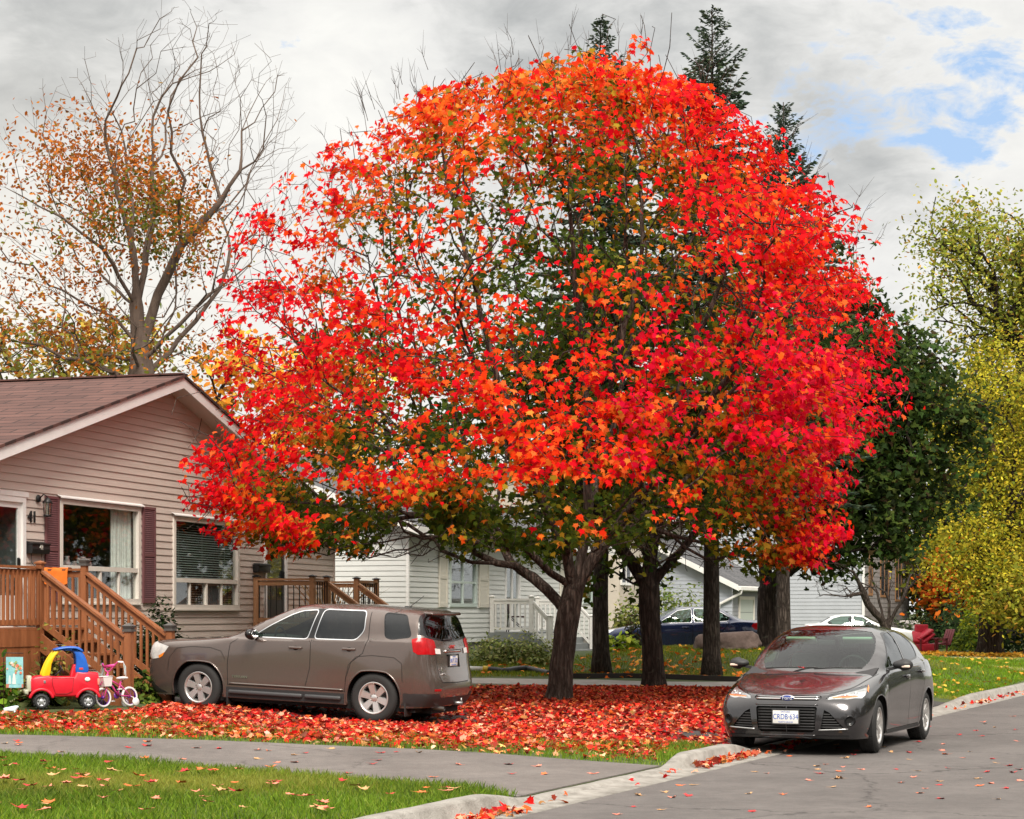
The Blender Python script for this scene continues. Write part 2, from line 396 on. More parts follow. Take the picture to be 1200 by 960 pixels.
# blue openings
hole = mth('ADD', mth('MULTIPLY', lobe(1140, 125, .062), 1.0), mth('MULTIPLY', lobe(945, 140, .036), 0.9))
hole = mth('ADD', hole, mth('MULTIPLY', lobe(325, 60, .02), 0.6))
hole = mth('SUBTRACT', mth('ADD', mth('ADD', mth('MULTIPLY', n2, 1.5), mth('MULTIPLY', n4, 1.6)), mth('MULTIPLY', hole, 0.62)), 2.02)
hole = mth('MULTIPLY', hole, 3.0, True)
skm = nd('ShaderNodeMix', data_type='RGBA', blend_type='MULTIPLY'); skm.inputs['Factor'].default_value = 1.0
L.new(sky.outputs['Color'], skm.inputs['A']); skm.inputs['B'].default_value = (1.0, 1.0, 1.0, 1)
bl = nd('ShaderNodeMix', data_type='RGBA'); bl.inputs['Factor'].default_value = 0.8; L.new(skm.outputs['Result'], bl.inputs['A']); bl.inputs['B'].default_value = (2.7, 3.8, 5.5, 1)
mx = nd('ShaderNodeMix', data_type='RGBA'); L.new(hole, mx.inputs['Factor']); L.new(hi.outputs['Result'], mx.inputs['A']); L.new(bl.outputs['Result'], mx.inputs['B'])
L.new(mx.outputs['Result'], bg.inputs['Color'])
N_, L_ = N, L

# ---- ground sheet
xs = np.concatenate([[-900,-400,-200,-110,-70,-50], np.arange(-40, 40.1, 0.8), [50,70,110,200,400,900]])
ys = np.concatenate([[-120,-60,-30,-12,0,6], np.arange(10, 100.1, 0.8), [110,130,170,260,450,900,1500]])
gx, gy = np.meshgrid(xs, ys); Z = hz(gx, gy); Z = np.where(kerb_k(gx, gy) < 1.3, -0.06, Z)
n0, n1_ = len(ys), len(xs)
idx = np.arange(n0*n1_).reshape(n0, n1_)
fc = np.stack([idx[:-1,:-1], idx[:-1,1:], idx[1:,1:], idx[1:,:-1]], -1).reshape(-1, 4)
M_lawn = mat('lawn_soil', (0.035, 0.06, 0.012), 0.95, var=0.4, vscale=3.0, bump=0.6, bscale=40, col2=(0.07, 0.085, 0.02))
tag(mesh_np('lawn', np.stack([gx.ravel(), gy.ravel(), Z.ravel()], 1), fc, M_lawn), kind='structure')

M_road = mat_asphalt('road_asphalt', (0.103, 0.095, 0.094), (0.145, 0.134, 0.132))
M_drive = mat_asphalt('driveway_asphalt', (0.125, 0.112, 0.108), (0.18, 0.163, 0.157), .6)
M_drive2 = mat_asphalt('dark_driveway_asphalt', (0.05, 0.046, 0.046), (0.08, 0.074, 0.073), .6)
M_conc = mat('kerb_concrete', (0.19, 0.175, 0.155), 0.9, bump=0.8, bscale=60, col2=(0.36, 0.34, 0.31), vscale=5, detail=10)
def K(t, k): return KO+KD*t+KN*k
VG = [tuple(K(t, .188)) for t in np.arange(-30, 90, 2)]+[tuple(K(t, 2.9)) for t in np.arange(90, -30, -2)]
sheet('verge', VG, M_lawn, 0.003, 0.35)
# road: slab from the gutter rightwards
rp = [K(-60, -0.30), K(130, -0.30), K(130, -10), K(-60, -10)]
sheet('road', [tuple(p) for p in rp], M_road, 0, 3.0, height=0.0)
# kerb with gutter pan; the kerb drops at the driveways
def kh(t):
    def s(a, b): return min(1, max(0, (t-a)/(b-a)))
    h = 1 - s(-0.5, 0.7)
    h = max(h, s(4.2, 4.9)*(1-s(6.3, 7.4)))
    h = max(h, s(17.5, 22.0)*(1-s(46, 47)))
    h = max(h, s(52, 53))
    return 0.035+0.115*h*h*(3-2*h)
mb = MB(); ts = np.concatenate([np.arange(-40, -3, 1.5), np.arange(-3, 30, 0.12), np.arange(30, 90, 2.0)])
secs = []
jn = np.arange(-39, 88, 2.4)+.37; ts = np.unique(np.concatenate([ts, jn-.012, jn-.008, jn+.008, jn+.012]))
for t in ts:
    gr = .014 if np.abs(jn-t).min() < .009 else 0.0
    h = kh(t); j = 0.006*math.sin(t*5.3)+0.004*math.sin(t*13.1)
    sec = [(-0.31, -0.04), (-0.31, 0.006), (-0.03, 0.012), (-0.005, 0.02), (0.03+j, h-0.022), (0.05+j, h-0.006), (0.075+j, h), (0.17+j, h+0.002), (0.185, h-0.008), (0.19, -0.04)]
    secs.append([(*K(t, k), z-gr) for k, z in sec])
m = len(secs[0]); vs = [p for s_ in secs for p in s_]; fs = []
for i in range(len(secs)-1):
    for k in range(m-1): fs.append((i*m+k, i*m+k+1, (i+1)*m+k+1, (i+1)*m+k))
mb.add(vs, fs, True); tag(mb.build('kerb', M_conc), kind='structure')
# control joints in the kerb
# ---- driveways and walks, outlined where the photo shows their edges
def poly(pp): return [tuple(gp(*q))[:2] for q in pp]
DRIVE_A = [tuple(K(0.55, 0.195)), *poly([(560, 925.5), (480, 918), (300, 904), (150, 892), (0, 882.5)]), (-9.5, 25.0), (-11.5, 27.6), *poly([(0, 862), (150, 866), (300, 871), (450, 877.5), (600, 886), (740, 896.5)]), tuple(K(4.3, 0.195))]
sheet('near_driveway', DRIVE_A, M_drive, 0.014, 0.4)
DRIVE_B = [tuple(K(6.6, 0.195)), *poly([(770, 868), (640, 853), (520, 850), (380, 845), (180, 832.5)]), (-6.0, 32.2), *poly([(300, 812), (560, 819), (780, 838), (850, 842)]), tuple(K(13.4, 0.195)), tuple(K(11, 0.195))]
sheet('dark_driveway', DRIVE_B, M_drive2, 0.016, 0.4)
WALK = poly([(548, 801.5), (700, 804), (872, 806), (872, 800), (700, 797.5), (548, 795.5)])
sheet('front_walk', WALK, mat('walk_concrete', (0.24, 0.225, 0.21), 0.9, bump=0.3, bscale=60, col2=(0.33, 0.31, 0.29), vscale=4), 0.02, 0.5)
DRIVE_C = [tuple(K(13.5, 0.195)), tuple(K(19.5, 0.195)), *poly([(1120, 828.5), (1085, 821)]), tuple(K(20.5, 4.5)), tuple(K(15, 6))]
sheet('paved_apron', DRIVE_C, M_drive2, 0.018, 0.4)
for nm, e in (('near_sidewalk', [(1092, 777.2), (1130, 779.5), (1200, 784), (1260, 789), (1260, 793.5), (1200, 787.5), (1130, 782.2), (1092, 779)]), ('far_sidewalk', [(1080, 770.6), (1130, 771.3), (1200, 773), (1290, 775), (1290, 778), (1200, 775.3), (1130, 773), (1080, 772)])):
    sheet(nm, poly(e), mat('sidewalk_concrete', (0.42, 0.36, 0.36), 0.9, col2=(0.52, 0.46, 0.45), vscale=2), 0.03, 0.8)
# ================================================================== houses, decks, porches
class Frame:
    """local frame: +X along the street front (away from the camera), -Y out to the street"""
    def __init__(s, o, ang):
        s.o = Vector((o[0], o[1], 0)); s.a = R(ang)
        s.u = Vector((math.sin(s.a), math.cos(s.a), 0)); s.n = Vector((-s.u.y, s.u.x, 0))   # n = local +Y (inwards)
        s.rz = PI/2-s.a
    def hit(s, px, py, off=0.0):
        """(t, z) where the line of sight meets the vertical plane local y = -off"""
        O = s.o - s.n*off; k = (px-HX)/F
        t = (k*O.y-O.x)/(s.u.x-k*s.u.y); d = O.y+s.u.y*t
        return t, EYE+(HY-py)*d/F
    def hit_side(s, px, py, t):
        """(y, z) on the cross plane local x = t"""
        O = s.o+s.u*t; k = (px-HX)/F
        y = (k*O.y-O.x)/(s.n.x-k*s.n.y); d = O.y+s.n.y*y
        return y, EYE+(HY-py)*d/F
    def world(s, x, y, z=0): return s.o+s.u*x+s.n*y+Vector((0,0,z))
def siding(mb, x0, x1, z0, z1, exp, holes=(), lim=None, dep=0.016, M=None):
    z = z0
    while z < z1-1e-4:
        zt = min(z+exp, z1)
        cuts = sorted({z, zt, *[h[2] for h in holes if z < h[2] < zt], *[h[3] for h in holes if z < h[3] < zt]})
        for a, b in zip(cuts[:-1], cuts[1:]):
            mid = (a+b)/2; l, r = (x0, x1) if lim is None else lim(mid)
            l = max(l, x0); r = min(r, x1)
            iv = [(l, r)] if r > l else []
            for h in holes:
                if h[2] <= mid <= h[3]:
                    nv = []
                    for p, q in iv:
                        if h[0] > p: nv.append((p, min(q, h[0])))
                        if h[1] < q: nv.append((max(p, h[1]), q))
                    iv = [(p, q) for p, q in nv if q > p+1e-4]
            ya = -dep*(1-(a-z)/exp)-0.002; yb = -dep*(1-(b-z)/exp)-0.002
            for p, q in iv:
                mb.add([(p, ya, a), (q, ya, a), (q, yb, b), (p, yb, b)], [(0,1,2,3)], M=M)
                if a == z: mb.add([(p, 0.0, a), (q, 0.0, a), (q, ya, a), (p, ya, a)], [(0,1,2,3)], M=M)
        z = zt
def ring(mb, x0, x1, z0, z1, w, y0, y1, wb=None, M=None):
    """a rectangular frame standing in the xz plane"""
    wb = w if wb is None else wb
    mb.box(x0, x0+w, y0, y1, z0, z1, M); mb.box(x1-w, x1, y0, y1, z0, z1, M)
    mb.box(x0+w, x1-w, y0, y1, z1-w, z1, M); mb.box(x0+w, x1-w, y0, y1, z0, z0+wb, M)
WHITE = mat('white_vinyl', (0.74, 0.735, 0.72), 0.45, var=0.05, vscale=5)
GLASS = mat_glass('window_glass', (0.93, 0.95, 0.94), 0.01)
ROOM = mat('dark_room', (0.05, 0.04, 0.035), 0.9, var=0.5, vscale=2)
def recess(parent, x0, x1, z0, z1, depth=1.2, m=None):
    mb = MB(); y0, y1 = 0.03, depth
    v = [(x0,y0,z0),(x1,y0,z0),(x1,y0,z1),(x0,y0,z1),(x0,y1,z0),(x1,y1,z0),(x1,y1,z1),(x0,y1,z1)]
    mb.add(v, [(4,5,6,7),(0,1,5,4),(1,2,6,5),(2,3,7,6),(3,0,4,7)])
    return mb.build('room_recess', m or ROOM, parent)
def curtain(parent, x0, x1, z0, z1, y, m, n=26, amp=0.025):
    mb = MB(); vs = []; fs = []
    for i in range(n*2+1):
        x = x0+(x1-x0)*i/(2*n); a = amp*math.sin(i*1.25)+amp*.5*math.sin(i*.53)
        vs += [(x, y+a, z0), (x, y+a*.8, z1)]
    for i in range(n*2): fs.append((2*i, 2*i+2, 2*i+3, 2*i+1))
    mb.add(vs, fs, True); return mb.build('curtain', m, parent)
def blinds(parent, x0, x1, z0, z1, y, m, pitch=0.045):
    mb = MB(); z = z0
    while z < z1: mb.add([(x0,y,z),(x1,y,z),(x1,y+.028,z+.02),(x0,y+.028,z+.02)], [(0,1,2,3)]); z += pitch
    for k in (0.12, 0.5, 0.88): mb.box(x0+(x1-x0)*k-.004, x0+(x1-x0)*k+.004, y-.004, y, z0, z1)
    return mb.build('blind', m, parent)

# ------------------------------------------------------------------ house 41 (a pair of homes under one roof)
HA = Frame((-6.4, 36.0), 16.6)
h41 = thing('siding_house', 'pink beige siding house with brown shingle gable roof and number 41 by its door', 'house', HA.world(0, 0, 0), HA.rz)
M_pink = mat('pink_beige_siding', (0.54, 0.465, 0.415), 0.55, var=0.07, vscale=2.2, bump=0.12, bscale=30, stretch=(0.3, 1, 4))
def wpx(f, x0, y0, x1, y1):
    ta, za = f.hit(x0, y0); tb, zb = f.hit(x1, y1); return ta, tb, zb, za
W1 = (HA.hit(70, 0)[0], HA.hit(161, 0)[0], 1.86, HA.hit(115, 592)[1])
W2 = (HA.hit(203, 0)[0], HA.hit(277.5, 0)[0], HA.hit(240, 711)[1], HA.hit(240, 611)[1])
DL = (HA.hit(0, 0)[0]-0.62, HA.hit(26, 0)[0], 1.42, HA.hit(10, 584)[1])
DR = (HA.hit(309.5, 0)[0], HA.hit(334, 0)[0], 1.42, 3.46)
SL, APZ = 0.285, 5.84
L0, L1 = -8.4, 8.4
lim = lambda z: (-(APZ-z)/SL, (APZ-z)/SL)
mb = MB(); siding(mb, L0, L1, 0.42, APZ, 0.127, [W1, W2, DL, DR], lim)
mb.box(L1-.05, L1+.012, -.03, .05, .42, 3.42)
mb.build('front_wall', M_pink, h41)
mb = MB(); mb.box(L0, L1, 0.03, 0.25, -0.4, 0.43)
mb.build('foundation', mat('foundation_block', (0.3, 0.28, 0.26), 0.9, var=0.2, vscale=4, bump=0.4, bscale=30), h41)
mb = MB()
mb.add([(L0,.1,.3),(L0,13,.3),(L0,13,3.4),(L0,.1,3.4)], [(0,1,2,3)]); mb.add([(L1,.1,.3),(L1,13,.3),(L1,13,3.4),(L1,.1,3.4)], [(3,2,1,0)])
mb.add([(L0,13,.3),(L1,13,.3),(L1,13,3.4),(0,13,APZ),(L0,13,3.4)], [(4,3,2,1,0)])
mb.build('rear_walls', M_pink, h41)
# roof: two shingled slabs, white fascia and soffit
def shingle_mat(name, c1, c2, scale):
    m = bpy.data.materials.new(name); m.use_nodes = True; nt = m.node_tree; N = nt.nodes; L = nt.links; b = N['Principled BSDF']
    b.inputs['Roughness'].default_value = 0.95
    tc = N.new('ShaderNodeTexCoord'); mp = N.new('ShaderNodeMapping'); mp.inputs['Rotation'].default_value = (0, 0, PI/2); L.new(tc.outputs['Object'], mp.inputs[0])
    br = N.new('ShaderNodeTexBrick'); br.inputs['Scale'].default_value = scale; br.inputs['Color1'].default_value = (*c1, 1); br.inputs['Color2'].default_value = (*c2, 1)
    br.inputs['Mortar'].default_value = (*[v*.45 for v in c1], 1); br.inputs['Mortar Size'].default_value = 0.022; br.inputs['Brick Width'].default_value = 0.9; br.inputs['Row Height'].default_value = 0.28
    L.new(mp.outputs[0], br.inputs['Vector'])
    nz = N.new('ShaderNodeTexNoise'); nz.inputs['Scale'].default_value = 1.6; nz.inputs['Detail'].default_value = 8; L.new(tc.outputs['Object'], nz.inputs[0])
    mx = N.new('ShaderNodeMix'); mx.data_type = 'RGBA'; mx.blend_type = 'MULTIPLY'; mx.inputs['Factor'].default_value = 0.55
    L.new(br.outputs['Color'], mx.inputs['A']); L.new(nz.outputs['Fac'], mx.inputs['B']); L.new(mx.outputs['Result'], b.inputs['Base Color'])
    bp = N.new('ShaderNodeBump'); bp.inputs['Strength'].default_value = 0.8; bp.inputs['Distance'].default_value = 0.02; L.new(br.outputs['Fac'], bp.inputs['Height']); bp.invert = True
    L.new(bp.outputs[0], b.inputs['Normal']); return m
M_shB = shingle_mat('brown_shingles', (0.10, 0.042, 0.034), (0.155, 0.07, 0.056), 1.0)
OV, EO = 0.42, 0.5       # rake overhang, eave overhang
mb = MB(); TH = 0.16
for sg in (-1, 1):
    ex = sg*(8.4+EO); ez = APZ+.16-SL*(8.4+EO)
    a = (0, APZ+.16); b = (ex, ez); poly_ = [a, b, (b[0], b[1]-.05), (0, a[1]-.05)]
    vs = [(x, y, z) for y in (-OV-.03, 13.4) for x, z in poly_]
    f = [(0,1,2,3),(7,6,5,4),(0,4,5,1),(1,5,6,2),(2,6,7,3),(3,7,4,0)]
    mb.add(vs, f)
rf = mb.build('roof', M_shB, h41)
mb = MB(); mb.box(-.12,.12,-OV-.02,6.3,APZ+.155,APZ+.185); mb.box(-.13,.13,6.25,13.4,APZ+.165,APZ+.2); mb.build('ridge_cap', M_shB, rf)
mb = MB(); mb.bbox(-.2,.2,2.3,2.75,APZ+.02,APZ+.24, 0.04, Matrix.Translation((-1.2,0,-.33))@Matrix.Rotation(-math.atan(SL),4,'Y')); mb.build('roof_vent', mat('grey_vent', (.35,.34,.34), .6), rf)
mb = MB()
for sg in (-1, 1):
    a = Vector((0, -OV, APZ+.105)); b = Vector((sg*(8.4+EO), -OV, APZ+.105-SL*(8.4+EO)))
    up = Vector((0,0,1))
    vs = []
    for p in (a, b):
        for y, dz in ((0,-.19),(0,0),(.03,0),(.03,-.19)): vs.append((p.x, p.y+y, p.z+dz))
    mb.add(vs, [(0,1,5,4),(1,2,6,5),(2,3,7,6),(3,0,4,7),(0,3,2,1),(4,5,6,7)])
    ex = sg*(8.4+EO); ez = b.z
    mb.box(min(ex, ex-sg*.03), max(ex, ex-sg*.03), -OV, 13.3, ez-.19, ez)
mb.build('fascia', mat('white_fascia', (.7,.69,.68), .5, var=.06, vscale=2), h41)
mb = MB()
for sg in (-1, 1):
    b_ = sg*(8.4+EO); 
    for i in range(60):
        x0 = b_*i/60; x1 = b_*(i+1)/60; z0 = APZ-.06-SL*abs(x0); z1 = APZ-.06-SL*abs(x1)
        mb.add([(x0,-OV+.03,z0),(x1,-OV+.03,z1),(x1,.02,z1),(x0,.02,z0)], [(0,1,2,3)])
        mb.add([(x1,-OV+.03,z1),(x1,-OV+.03,z1+.008),(x1,.02,z1+.008),(x1,.02,z1)], [(0,1,2,3)])
mb.build('soffit', mat('soffit_vinyl', (.6,.52,.48), .6), h41)
M_trim = mat('cream_trim', (.66,.62,.56), .5, var=.06, vscale=4)
def house_window(parent, W, kind):
    x0, x1, z0, z1 = W; wn = MB()
    ring(wn, x0-.05, x1+.05, z0-.05, z1+.04, .085, -.045, .06)
    zs = z0+(z1-z0)*(.33 if kind == 'curtain' else .30)
    wn.box(x0+.03, x1-.03, -.03, .05, zs-.04, zs+.04)
    xm = (x0+x1)/2
    wn.box(xm-.03, xm+.03, -.02, .045, z0+.03, zs-.04)
    for a, b in ((x0+.03, xm-.03), (xm+.03, x1-.03)):
        wn.box((a+b)/2-.02, (a+b)/2+.02, -.01, .04, z0+.035, zs-.04)
    wn.box(x0-.07, x1+.07, -.07, .02, z0-.075, z0-.05)
    win = wn.build('window', M_trim, parent)
    g = MB(); g.box(x0+.034, x1-.034, .012, .018, zs+.04, z1-.045); g.build('pane', GLASS, win)
    g = MB(); g.box(x0+.034, x1-.034, .02, .026, z0+.035, zs-.04); g.build('pane', GLASS, win)
    g = MB(); zt = z1+.1
    g.add([(x0-.12,-.02,zt),(x1+.12,-.02,zt),(x1+.12,-.09,zt-.035),(x0-.12,-.09,zt-.035),(x0-.12,-.09,zt-.055),(x1+.12,-.09,zt-.055)], [(0,1,2,3),(3,2,5,4)])
    g.build('drip_cap', WHITE, win)
    recess(win, x0, x1, z0, z1)
    scr = mat('insect_screen', (.09,.09,.1), .8)
    g = MB(); q = (x1-x0)/4
    for k in (0, 2):
        if kind == 'blind': g.box(x0+q*k+.03, x0+q*(k+1)-.02, .03, .033, z0+.04, zs-.04); g.build('insect_screen', scr, win); g = MB()
    if kind == 'blind':
        blinds(win, x0+.02, x1-.1, zs+.05, z1-.02, .07, mat('green_grey_blind', (.3,.36,.33), .6))
        blinds(win, x0+.02, x1-.1, z0+.05, zs-.05, .07, mat('brown_blind', (.2,.14,.11), .6))
    else:
        cm = mat('grey_green_curtain', (.75,.79,.75), .8, var=.12, vscale=9)
        curtain(win, x1-.62*(x1-x0)*.45, x1+.02, z0, z1, .12, cm)
        random.seed(5)       # things standing on the sill inside
        for k in range(7):
            xx = x0+.5+random.random()*(x1-x0)*.42; hh = .08+.12*random.random(); g = MB()
            g.lathe([(0,zs+.02),(.05,zs+.02),(.06,zs+.02+hh*.4),(.03,zs+.02+hh*.8),(.045,zs+.02+hh),(0,zs+.02+hh)], 10, M=Matrix.Translation((xx,.25+.1*random.random(),0))); g.build('sill_ornament', mat('ornament_glaze', (.3,.36,.36), .3, var=.5, vscale=7, col2=(.45,.2,.18)), win)
        g = MB(); g.lathe([(.05,0),(.16,.02),(.22,.12),(.12,.3)], 16, M=Matrix.Translation((x0+.3,.6,zs+.1))); g.build('lamp_shade', mat('amber_shade', (.35,.16,.03), .6), win)
    return win
house_window(h41, W1, 'curtain'); house_window(h41, W2, 'blind')
# shutters
M_shut = mat('plum_shutter', (.15,.06,.065), .5, var=.08, vscale=3)
for (pxa, pxb) in ((51, 67), (165.5, 180)):
    x0 = HA.hit(pxa, 0)[0]; x1 = HA.hit(pxb, 0)[0]; z0 = 1.82; z1 = W1[3]+.06
    g = MB(); ring(g, x0, x1, z0, z1, .045, -.05, -.018, .07); g.box(x0+.04, x1-.04, -.025, -.018, z0+.02, z1-.02)
    z = z0+.075
    while z < z1-.05: g.add([(x0+.045,-.045,z),(x1-.045,-.045,z),(x1-.045,-.026,z+.034),(x0+.045,-.026,z+.034)], [(0,1,2,3)]); z += .036
    g.box(x0+.04, x1-.04, -.048, -.02, (z0+z1)/2-.03, (z0+z1)/2+.03)
    g.build('shutter', M_shut, h41)
# doors
def storm_door(D, dark):
    x0, x1, z0, z1 = D
    g = MB(); ring(g, x0-.04, x1+.04, z0-.02, z1+.04, .09, -.05, .08); g.box(x0-.1, x1+.1, -.06, .0, z1+.04, z1+.12); d_ = g.build('door', WHITE, h41)
    g = MB(); ring(g, x0+.05, x1-.05, z0+.02, z1-.05, .09, -.01, .03); g.box(x0+.14, x1-.14, -.008, .028, z0+.85, z0+.95)
    g.box(x0+.14, x1-.14, 0, .02, z0+.11, z0+.5)
    g.build('storm_door_leaf', mat('black_door_paint', (.03,.035,.035), .4) if dark else WHITE, d_)
    g = MB(); g.box(x0+.14, x1-.14, .005, .012, z0+.5, z1-.14); g.build('pane', GLASS, d_)
    g = MB(); g.box(x1-.16, x1-.13, -.05, -.012, z0+.93, z0+1.08); g.box(x1-.17,x1-.12,-.03,-.01,z0+.9,z0+1.1); g.build('handle', mat('dark_metal', (.03,.03,.03), .4, .6), d_)
    recess(d_, x0+.05, x1-.05, z0, z1-.04, .5, mat('inner_door', (.12,.13,.13), .5, var=.4, vscale=6))
storm_door(DL, False); storm_door(DR, True)
# wall lamp, house number, mailboxes
M_blk = mat('black_iron', (.02,.02,.021), .45, .3)
t, z = HA.hit(43.5, 586); g = MB()
g.lathe([(0,-.03),(.065,-.03),(.055,-.055),(0,-.06)], 16, 'Y', Matrix.Translation((t-.02, 0, z+.02)))
g.tube([(t-.02,-.05,z+.02),(t,-.12,z+.09),(t+.03,-.17,z+.05)], .012, 8)
g.lathe([(.0,.05),(.03,.03),(.085,-.04),(.08,-.05)], 8, M=Matrix.Translation((t+.03,-.17,z+.0)))
for k in range(4):
    a = PI/4+k*PI/2; g.tube([(t+.03+.075*math.cos(a),-.17+.075*math.sin(a),z-.04),(t+.03+.055*math.cos(a),-.17+.055*math.sin(a),z-.24)], .006, 5)
g.lathe([(0,-.24),(.07,-.24),(.06,-.27),(0,-.28)], 8, M=Matrix.Translation((t+.03,-.17,z)))
wl = g.build('wall_lamp', M_blk, h41)
g = MB(); g.lathe([(.066,-.05),(.048,-.235)], 8, M=Matrix.Translation((t+.03,-.17,z))); g.build('lamp_glass', mat_glass('lamp_glass', (.8,.78,.7), .2), wl)
FW = lambda t, z, y=-.03: basis((t, y, z), (1,0,0), (0,0,1), (0,-1,0))
t, z = HA.hit(36, 606.5); text_mesh('house_number', '41', .27, M_blk, h41, FW(t, z), .012)
t0, z1 = HA.hit(29.5, 634); t1, z0 = HA.hit(50, 648)
g = MB(); pr = [(-.02,z0-.02),(-.12,z0-.02),(-.14,z0+.05),(-.13,z1-.04),(-.02,z1)]
g.prism([(p, q) for p, q in pr], t0, t1, basis((0,0,0),(0,1,0),(0,0,1),(1,0,0))); g.box(t0-.01,t1+.01,-.15,-.0,z1-.05,z1-.03)
for xx in (t0+.1, t1-.12): g.tube([(xx,-.05,z0),(xx,-.06,z0-.17),(xx+.03,-.09,z0-.22),(xx+.06,-.11,z0-.18)], .006, 5)
mbx = g.build('mailbox', M_blk, h41); text_mesh('mailbox_number', '41', .12, mat('pale_numerals', (.6,.58,.52), .5), mbx, FW((t0+t1)/2, (z0+z1)/2-.01, -.14), .004)
t0, z1 = HA.hit(295, 660); t1, z0 = HA.hit(309, 671.5); g = MB(); g.bbox(t0,t1,-.16,-.02,z0,z1,.02); g.box(t0-.01,t1+.01,-.18,-.02,z1-.05,z1-.03); g.build('mailbox', M_blk, h41)

# ------------------------------------------------------------------ brown timber deck with stairs
M_stain = mat('brown_stain', (0.185, 0.06, 0.019), 0.55, bump=0.25, bscale=40, stretch=(1,1,.15), col2=(0.31,0.113,0.042), vscale=7)
M_cap = mat('grey_post_cap', (.09,.085,.08), .5, .2)
def post(parent, x, y, z0, z1, s, m, cap=None, capm=None):
    g = MB(); g.box(x-s/2, x+s/2, y-s/2, y+s/2, z0, z1); o = g.build('post', m, parent)
    g = MB(); k = s/2+.022
    if cap == 'solar':
        g.box(x-k, x+k, y-k, y+k, z1, z1+.035); g.add([(x-k*.8,y-k*.8,z1+.035),(x+k*.8,y-k*.8,z1+.035),(x+k*.8,y+k*.8,z1+.035),(x-k*.8,y+k*.8,z1+.035),(x-k*1.1,y-k*1.1,z1+.085),(x+k*1.1,y-k*1.1,z1+.085),(x+k*1.1,y+k*1.1,z1+.085),(x-k*1.1,y+k*1.1,z1+.085),(x,y,z1+.13)], [(0,1,5,4),(1,2,6,5),(2,3,7,6),(3,0,4,7),(4,5,8),(5,6,8),(6,7,8),(7,4,8)])
    else:
        g.add([(x-k,y-k,z1),(x+k,y-k,z1),(x+k,y+k,z1),(x-k,y+k,z1),(x-k,y-k,z1+.02),(x+k,y-k,z1+.02),(x+k,y+k,z1+.02),(x-k,y+k,z1+.02),(x,y,z1+.05)], [(0,3,2,1),(0,1,5,4),(1,2,6,5),(2,3,7,6),(3,0,4,7),(4,5,8),(5,6,8),(6,7,8),(7,4,8)])
    g.build('post_cap', capm or m, o); return o
def rail(parent, a, b, h, floor_a, floor_b, m, bm, pitch=.115, bw=.036, top=(.13,.035), name='railing', bot=.08, bh=.09):
    """railing from a to b (xy), floor heights at both ends; every baluster is a mesh of its own"""
    a = Vector((*a, 0)); b = Vector((*b, 0)); g = MB(); va = Vector((0,0,floor_a)); vb = Vector((0,0,floor_b)); H = Vector((0,0,h))
    g.beam(a+va+H, b+vb+H, *top); g.beam(a+va+H-Vector((0,0,.075)), b+vb+H-Vector((0,0,.075)), .038, .09)
    Bt = Vector((0,0,bot)); r_ = g.build(name, m, parent); g = MB(); g.beam(a+va+Bt, b+vb+Bt, .038, bh); g.build('bottom_rail', m, r_)
    n = max(1, int((b-a).length/pitch))
    for i in range(n):
        k = (i+.5)/n; p = a.lerp(b, k); f = floor_a+(floor_b-floor_a)*k
        q = MB(); w_ = bw/2; q.box(p.x-w_, p.x+w_, p.y-w_-.03, p.y+w_-.03, f+bot-.03, f+h-.05); q.build('baluster', bm, r_)
    return r_
FZ = 1.42; WD = 1.3
T0 = HA.hit(47, 0, WD)[0]; T1 = HA.hit(99, 0, WD)[0]; RUN = 1.47
dk = thing('front_deck', 'brown stained timber deck with baluster railing and steps before the number 41 door', 'deck', HA.world(T0, -WD, 0), HA.rz)
dk.location = HA.world(0, 0, 0)
g = MB()
n = 11
for i in range(n): g.box(-8.6, T1+.06, -WD-.03+i*(WD+.0)/n, -WD-.03+i*WD/n+.112, FZ-.035, FZ)
g.build('deck_boards', M_stain, dk)
g = MB(); g.box(-8.6, T0-.02, -WD-.035, -WD, FZ-.27, FZ-.037); g.build('rim_board', M_stain, dk)
g = MB(); g.box(T1+.03,T1+.06,-WD,-.03,FZ-.27,FZ-.037); g.build('rim_board', M_stain, dk)
g = MB(); x = -8.6
while x < T0-.05: g.box(x, x+.135, -WD-.022, -WD, .1, FZ-.275); x += .14
g.build('skirt_boards', M_stain, dk)
g = MB(); y = -WD
while y < -.1: g.box(T1+.03, T1+.052, y, y+.135, .1, FZ-.275); y += .14
g.build('skirt_boards', M_stain, dk)
rail(dk, (-8.6, -WD), (T0-.05, -WD), .90, FZ, FZ, M_stain, M_stain)
rail(dk, (T1, -WD+.05), (T1, -.05), .90, FZ, FZ, M_stain, M_stain)
ZB = .34
for x in (T0, T1):
    post(dk, x, -WD, FZ-.3, FZ+.96, .09, M_stain, 'solar' if x == T1 else None, M_cap if x == T1 else None)
    post(dk, x, -WD-RUN, .15, ZB+1.03, .105, M_stain, 'solar', M_cap)
    rail(dk, (x, -WD-.05), (x, -WD-RUN+.05), .86, FZ-.02, ZB+.1, M_stain, M_stain, .105, name='stair_railing')
ns = 6
for i in range(ns-1):
    zz = FZ-(i+1)*(FZ-.25)/ns; y1 = -WD-i*RUN/ns; g = MB()
    g.box(T0-.02, T1+.02, y1-RUN/ns-.03, y1-RUN/ns+.105, zz-.035, zz); g.box(T0-.02, T1+.02, y1-RUN/ns+.112, y1, zz-.035, zz); g.build('step', M_stain, dk)
for x in (T0-.03, T1+.03):
    g = MB(); vs = [(x-.02, -WD, FZ-.05), (x-.02, -WD-RUN, .3), (x-.02, -WD-RUN, .1), (x-.02, -WD, FZ-.33)]
    g.add(vs+[(p[0]+.04, p[1], p[2]) for p in vs], [(0,1,2,3),(7,6,5,4),(0,4,5,1),(1,5,6,2),(2,6,7,3),(3,7,4,0)]); g.build('stringer', M_stain, dk)
